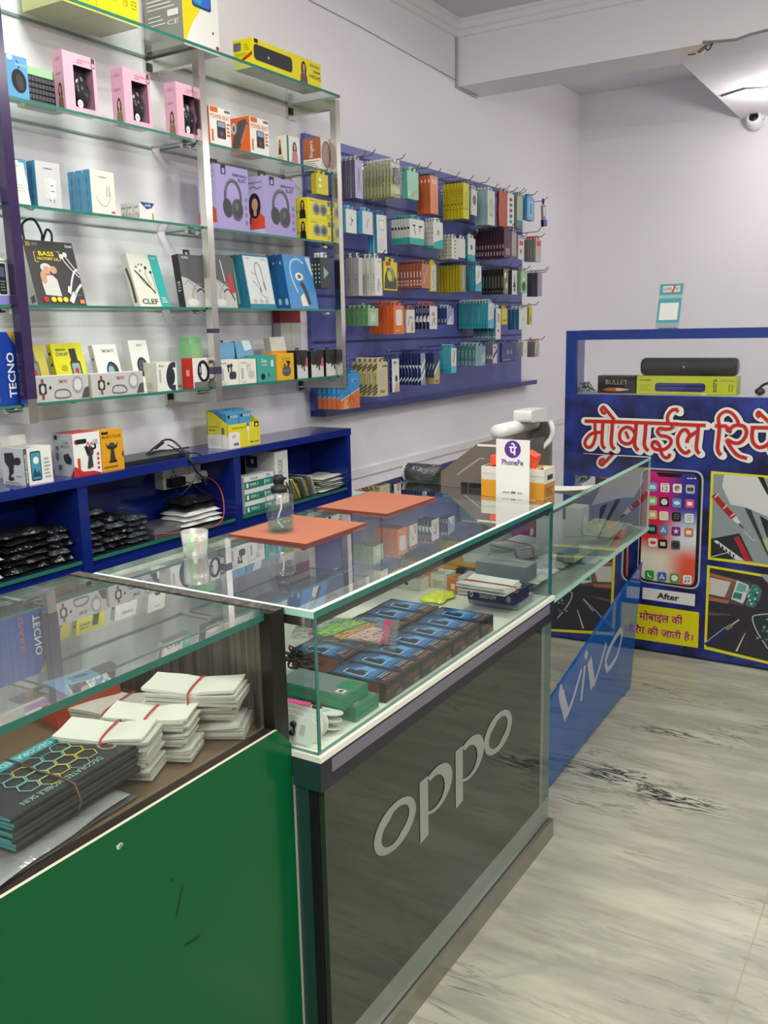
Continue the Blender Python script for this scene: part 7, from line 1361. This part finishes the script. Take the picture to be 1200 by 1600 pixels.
MB().tube([(x1+.012, Yf-.03, zt+.03), (x1+.022, Yf-.03, zt-.0), (x1+.014, Yf-.03, zt-.03), (x1-.01, Yf-.05, zt-.06)], .009, pm('d2d4d4'), 8, sm=4).build('lever', t)
MB().rbox((pts[3][0]-.012, Yf-.16, zt+.036), (pts[3][0]+.05, Yf-.02, zt+.074), pm('d2d2ce'), .01, axis='x').build('white_hood', t)
# black roll beside it
a, b = onz(634, 752, ZT+.03), onz(689, 752, ZT+.03)
q0 = ony(634, 745, 2.6); q1 = ony(689, 746, 2.6); L = q1.x-q0.x-.004
t = thing('film_roll', 'black plastic wrapped roll lying against the left of the machine', 'roll', (q0.x, 2.6, ZT+.031))
MB().lathe([(0, .0), (.026, 0), (.031, .01), (.031, L-.002), (0, L-.002)], (0, 0, 0), mat('2c302f', .18, spec=.9, bump=1., bscale=45, key='black_film_roll'), 22, 'x').build('roll', t)
MB().lathe([(0, -.006), (.018, -.006), (.028, -.0), (.0315, .012)], (0, 0, 0), pm('cfcfca'), 18, 'x').build('end_wrap', t)
# card box with tape, contents
Yb = 2.46
xa, xb = ony(752, 750, Yb).x, ony(850, 750, Yb).x; zt = ony(800, 731, Yb).z
t = thing('taped_box', 'open white carton with orange tape band beside the payment card', 'box', (xa, Yb, ZT))
w, h, d = xb-xa, zt-ZT, .085; WB_ = pm('dcd9cc'); TP = mat('d2942a', .18, spec=.7, key='orange_tape'); KR_ = pm('c2a676')
m = MB()
for a_, b_ in (((0, 0, 0), (w, .004, h)), ((0, d-.004, 0), (w, d, h)), ((0, .004, 0), (.004, d-.004, h)), ((w-.004, .004, 0), (w, d-.004, h)), ((.004, .004, 0), (w-.004, d-.004, .004))): m.box(a_, b_, WB_, b=KR_)
m.box((-.001, -.0012, 0), (w+.0012, d, .0), TP) if False else None
m.art((0, 0, 0), X3, Z3, w, h, [('r', 0, 0, 1, .56, TP), ('s', [(0, .78), (.3, .76), (.6, .8), (1, .77)], .01, pm('c9c6ba'))])
m.art((w, 0, 0), Y3, Z3, d, h, [('r', 0, 0, 1, .52, pm('b9802a')), ('r', .3, .62, .8, .78, pm('2b2c34'))]+lines(.2, .85, .1, .42, 4, pm('4a2f1a'), .35))
m.build('box', t)
o = MB().sheet(lambda u, v: (.012+u*(w-.024), .01+v*(d-.02), h-.004+.010*math.sin(7*u+2*v)*math.cos(5*v)), 10, 8, mat('cdb27c', .7, key='crumpled_kraft', bump=.3)).build('kraft_paper', None, (xa, Yb, ZT)); tag(o, 'crumpled kraft paper filling the taped white carton', 'paper')
o = MB().prism([(0, 0), (.05, 0), (.03, .045), (.012, .03)], 0, .05, mat('e2482a', .4), 'y').build('orange_packet', None, (xa+.02, Yb+.02, ZT+h-.02)); 
o.data.transform(Matrix.Identity(4)); tag(o, 'orange red packet poking from the taped carton, left of the card', 'packet')
o = MB().prism([(0, 0), (.06, .02), (.045, .05), (.0, .035)], 0, .05, mat('e2482a', .4), 'y').build('orange_packet', None, (ony(828, 720, Yb+.03).x-.03, Yb+.02, ZT+h-.012)); tag(o, 'orange red packet poking from the taped carton, right of the card', 'packet')
# payment card (its square code is left blank)
Yc = 2.40
xa, xb = ony(775, 740, Yc).x, ony(827, 740, Yc).x; zt = ony(800, 687, Yc).z
t = thing('payment_stand', 'white payment card with purple round emblem standing on the showcase', 'sign', (xa, Yc, ZT))
w, h = xb-xa, zt-ZT; PPL = pm('5a2a92')
mb = MB().box((0, 0, .002), (w, .003, h), pm('e9e9e2', .3))
hh = ony(800, 772, Yc).z-ZT; f = lambda y: (ony(800, y, Yc).z-ZT)/h
mb.art((0, 0, 0), X3, Z3, w, h, [('e', .5, f(702), .245, .245*w/h, PPL), ('t', 'पे', .40, f(711), .62, f(692), PW, .03), ('t', 'PhonePe', .18, f(727), .82, f(718), PPL, .02), ('r', .2, f(770.5), .42, f(769), pm('8d8d90')), ('r', .65, f(770.5), .8, f(769), pm('8d8d90')), ('g', .46, f(771), .6, f(768), .02, PK), ('s', [(.48, f(769.6)), (.58, f(769.6))], .008, PW, 0)])
mb.build('card', t); MB().box((0, .003, 0), (w, .05, .003), pm('d5d5d0')).build('foot', t)
# white paper behind the box
o = MB().sheet(lambda u, v: (u*.13, v*.09, .002+.012*u*u), 6, 4, pm('dedbd2')).sheet(lambda u, v: ((1-u)*.13, v*.09, .0005+.012*(1-u)**2), 6, 4, pm('dedbd2')).build('paper_sheet', None, (ony(852, 750, 2.62).x, 2.62, ZT)); tag(o, 'white paper sheet lying behind the taped carton', 'paper')

# ------------------------------------------------------------------ camera dome, loose wires
q = ony(1182, 190, YB)
t = thing('security_camera', 'white security camera with black lens under the back slab', 'camera', (q.x, YB, q.z))
WC = mat('e9e9ea', .3)
MB().rbox((-.055, -.06, .0), (.055, 0, .075), WC, .012, axis='y').build('base', t)
k = MB(); k.T = Matrix.Translation((.005, -.07, -.015)) @ Matrix.Rotation(math.radians(-20), 4, 'X'); k.lathe([(.0, .03), (.042, .03), (.048, .01), (.048, -.05), (.040, -.062), (0, -.062)][::-1], (0, 0, 0), WC, 22, 'y'); k.build('housing', t)
k = MB(); k.T = Matrix.Translation((.005, -.07, -.015)) @ Matrix.Rotation(math.radians(-20), 4, 'X'); k.lathe([(0, -.066), (.028, -.065), (.030, -.060)], (0, 0, 0), BLACK, 18, 'y'); k.build('lens', t)
t = thing('loose_wires', 'frayed coloured wires hanging from the underside of the beam', 'wires', (0, 0, 0))
q = ony(1085, 70, 4.715)
for k, cl in enumerate(('d8c46a', '8a2f3a', 'c9c9c4', '5a7a4a', '2f2f33')):
    MB().tube([(q.x+.08, 4.72, 2.776), (q.x+.04+.01*k, 4.715, 2.772), (q.x-.01+.02*k, 4.71-.005*k, 2.755-.012*(k % 3)), (q.x-.05+.025*k, 4.705, 2.765-.022*(k % 2))], .0035, mat(cl, .45), 5, sm=4).build('wire', t)
o = MB().tube([ony(1098, 66, 4.706), ony(1130, 64, 4.706), ony(1150, 62, 4.706), ony(1172, 54, 4.706), ony(1200, 47, 4.706), (-.5, 4.706, 2.80), (.5, 4.706, 2.80)], .006, mat('8d8994', .5), 6).build('ceiling_cable'); tag(o, 'grey cable clipped along the beam edge to the loose wires', 'cable')
z = 2.796; o = MB().tube([onz(1127, 150, z), onz(1145, 144, z), onz(1165, 138, z), (-.95, 5.85, z)], .006, mat('8d8994', .5), 6).build('ceiling_cable'); tag(o, 'short grey cable on the back slab leading to the bulb', 'cable')
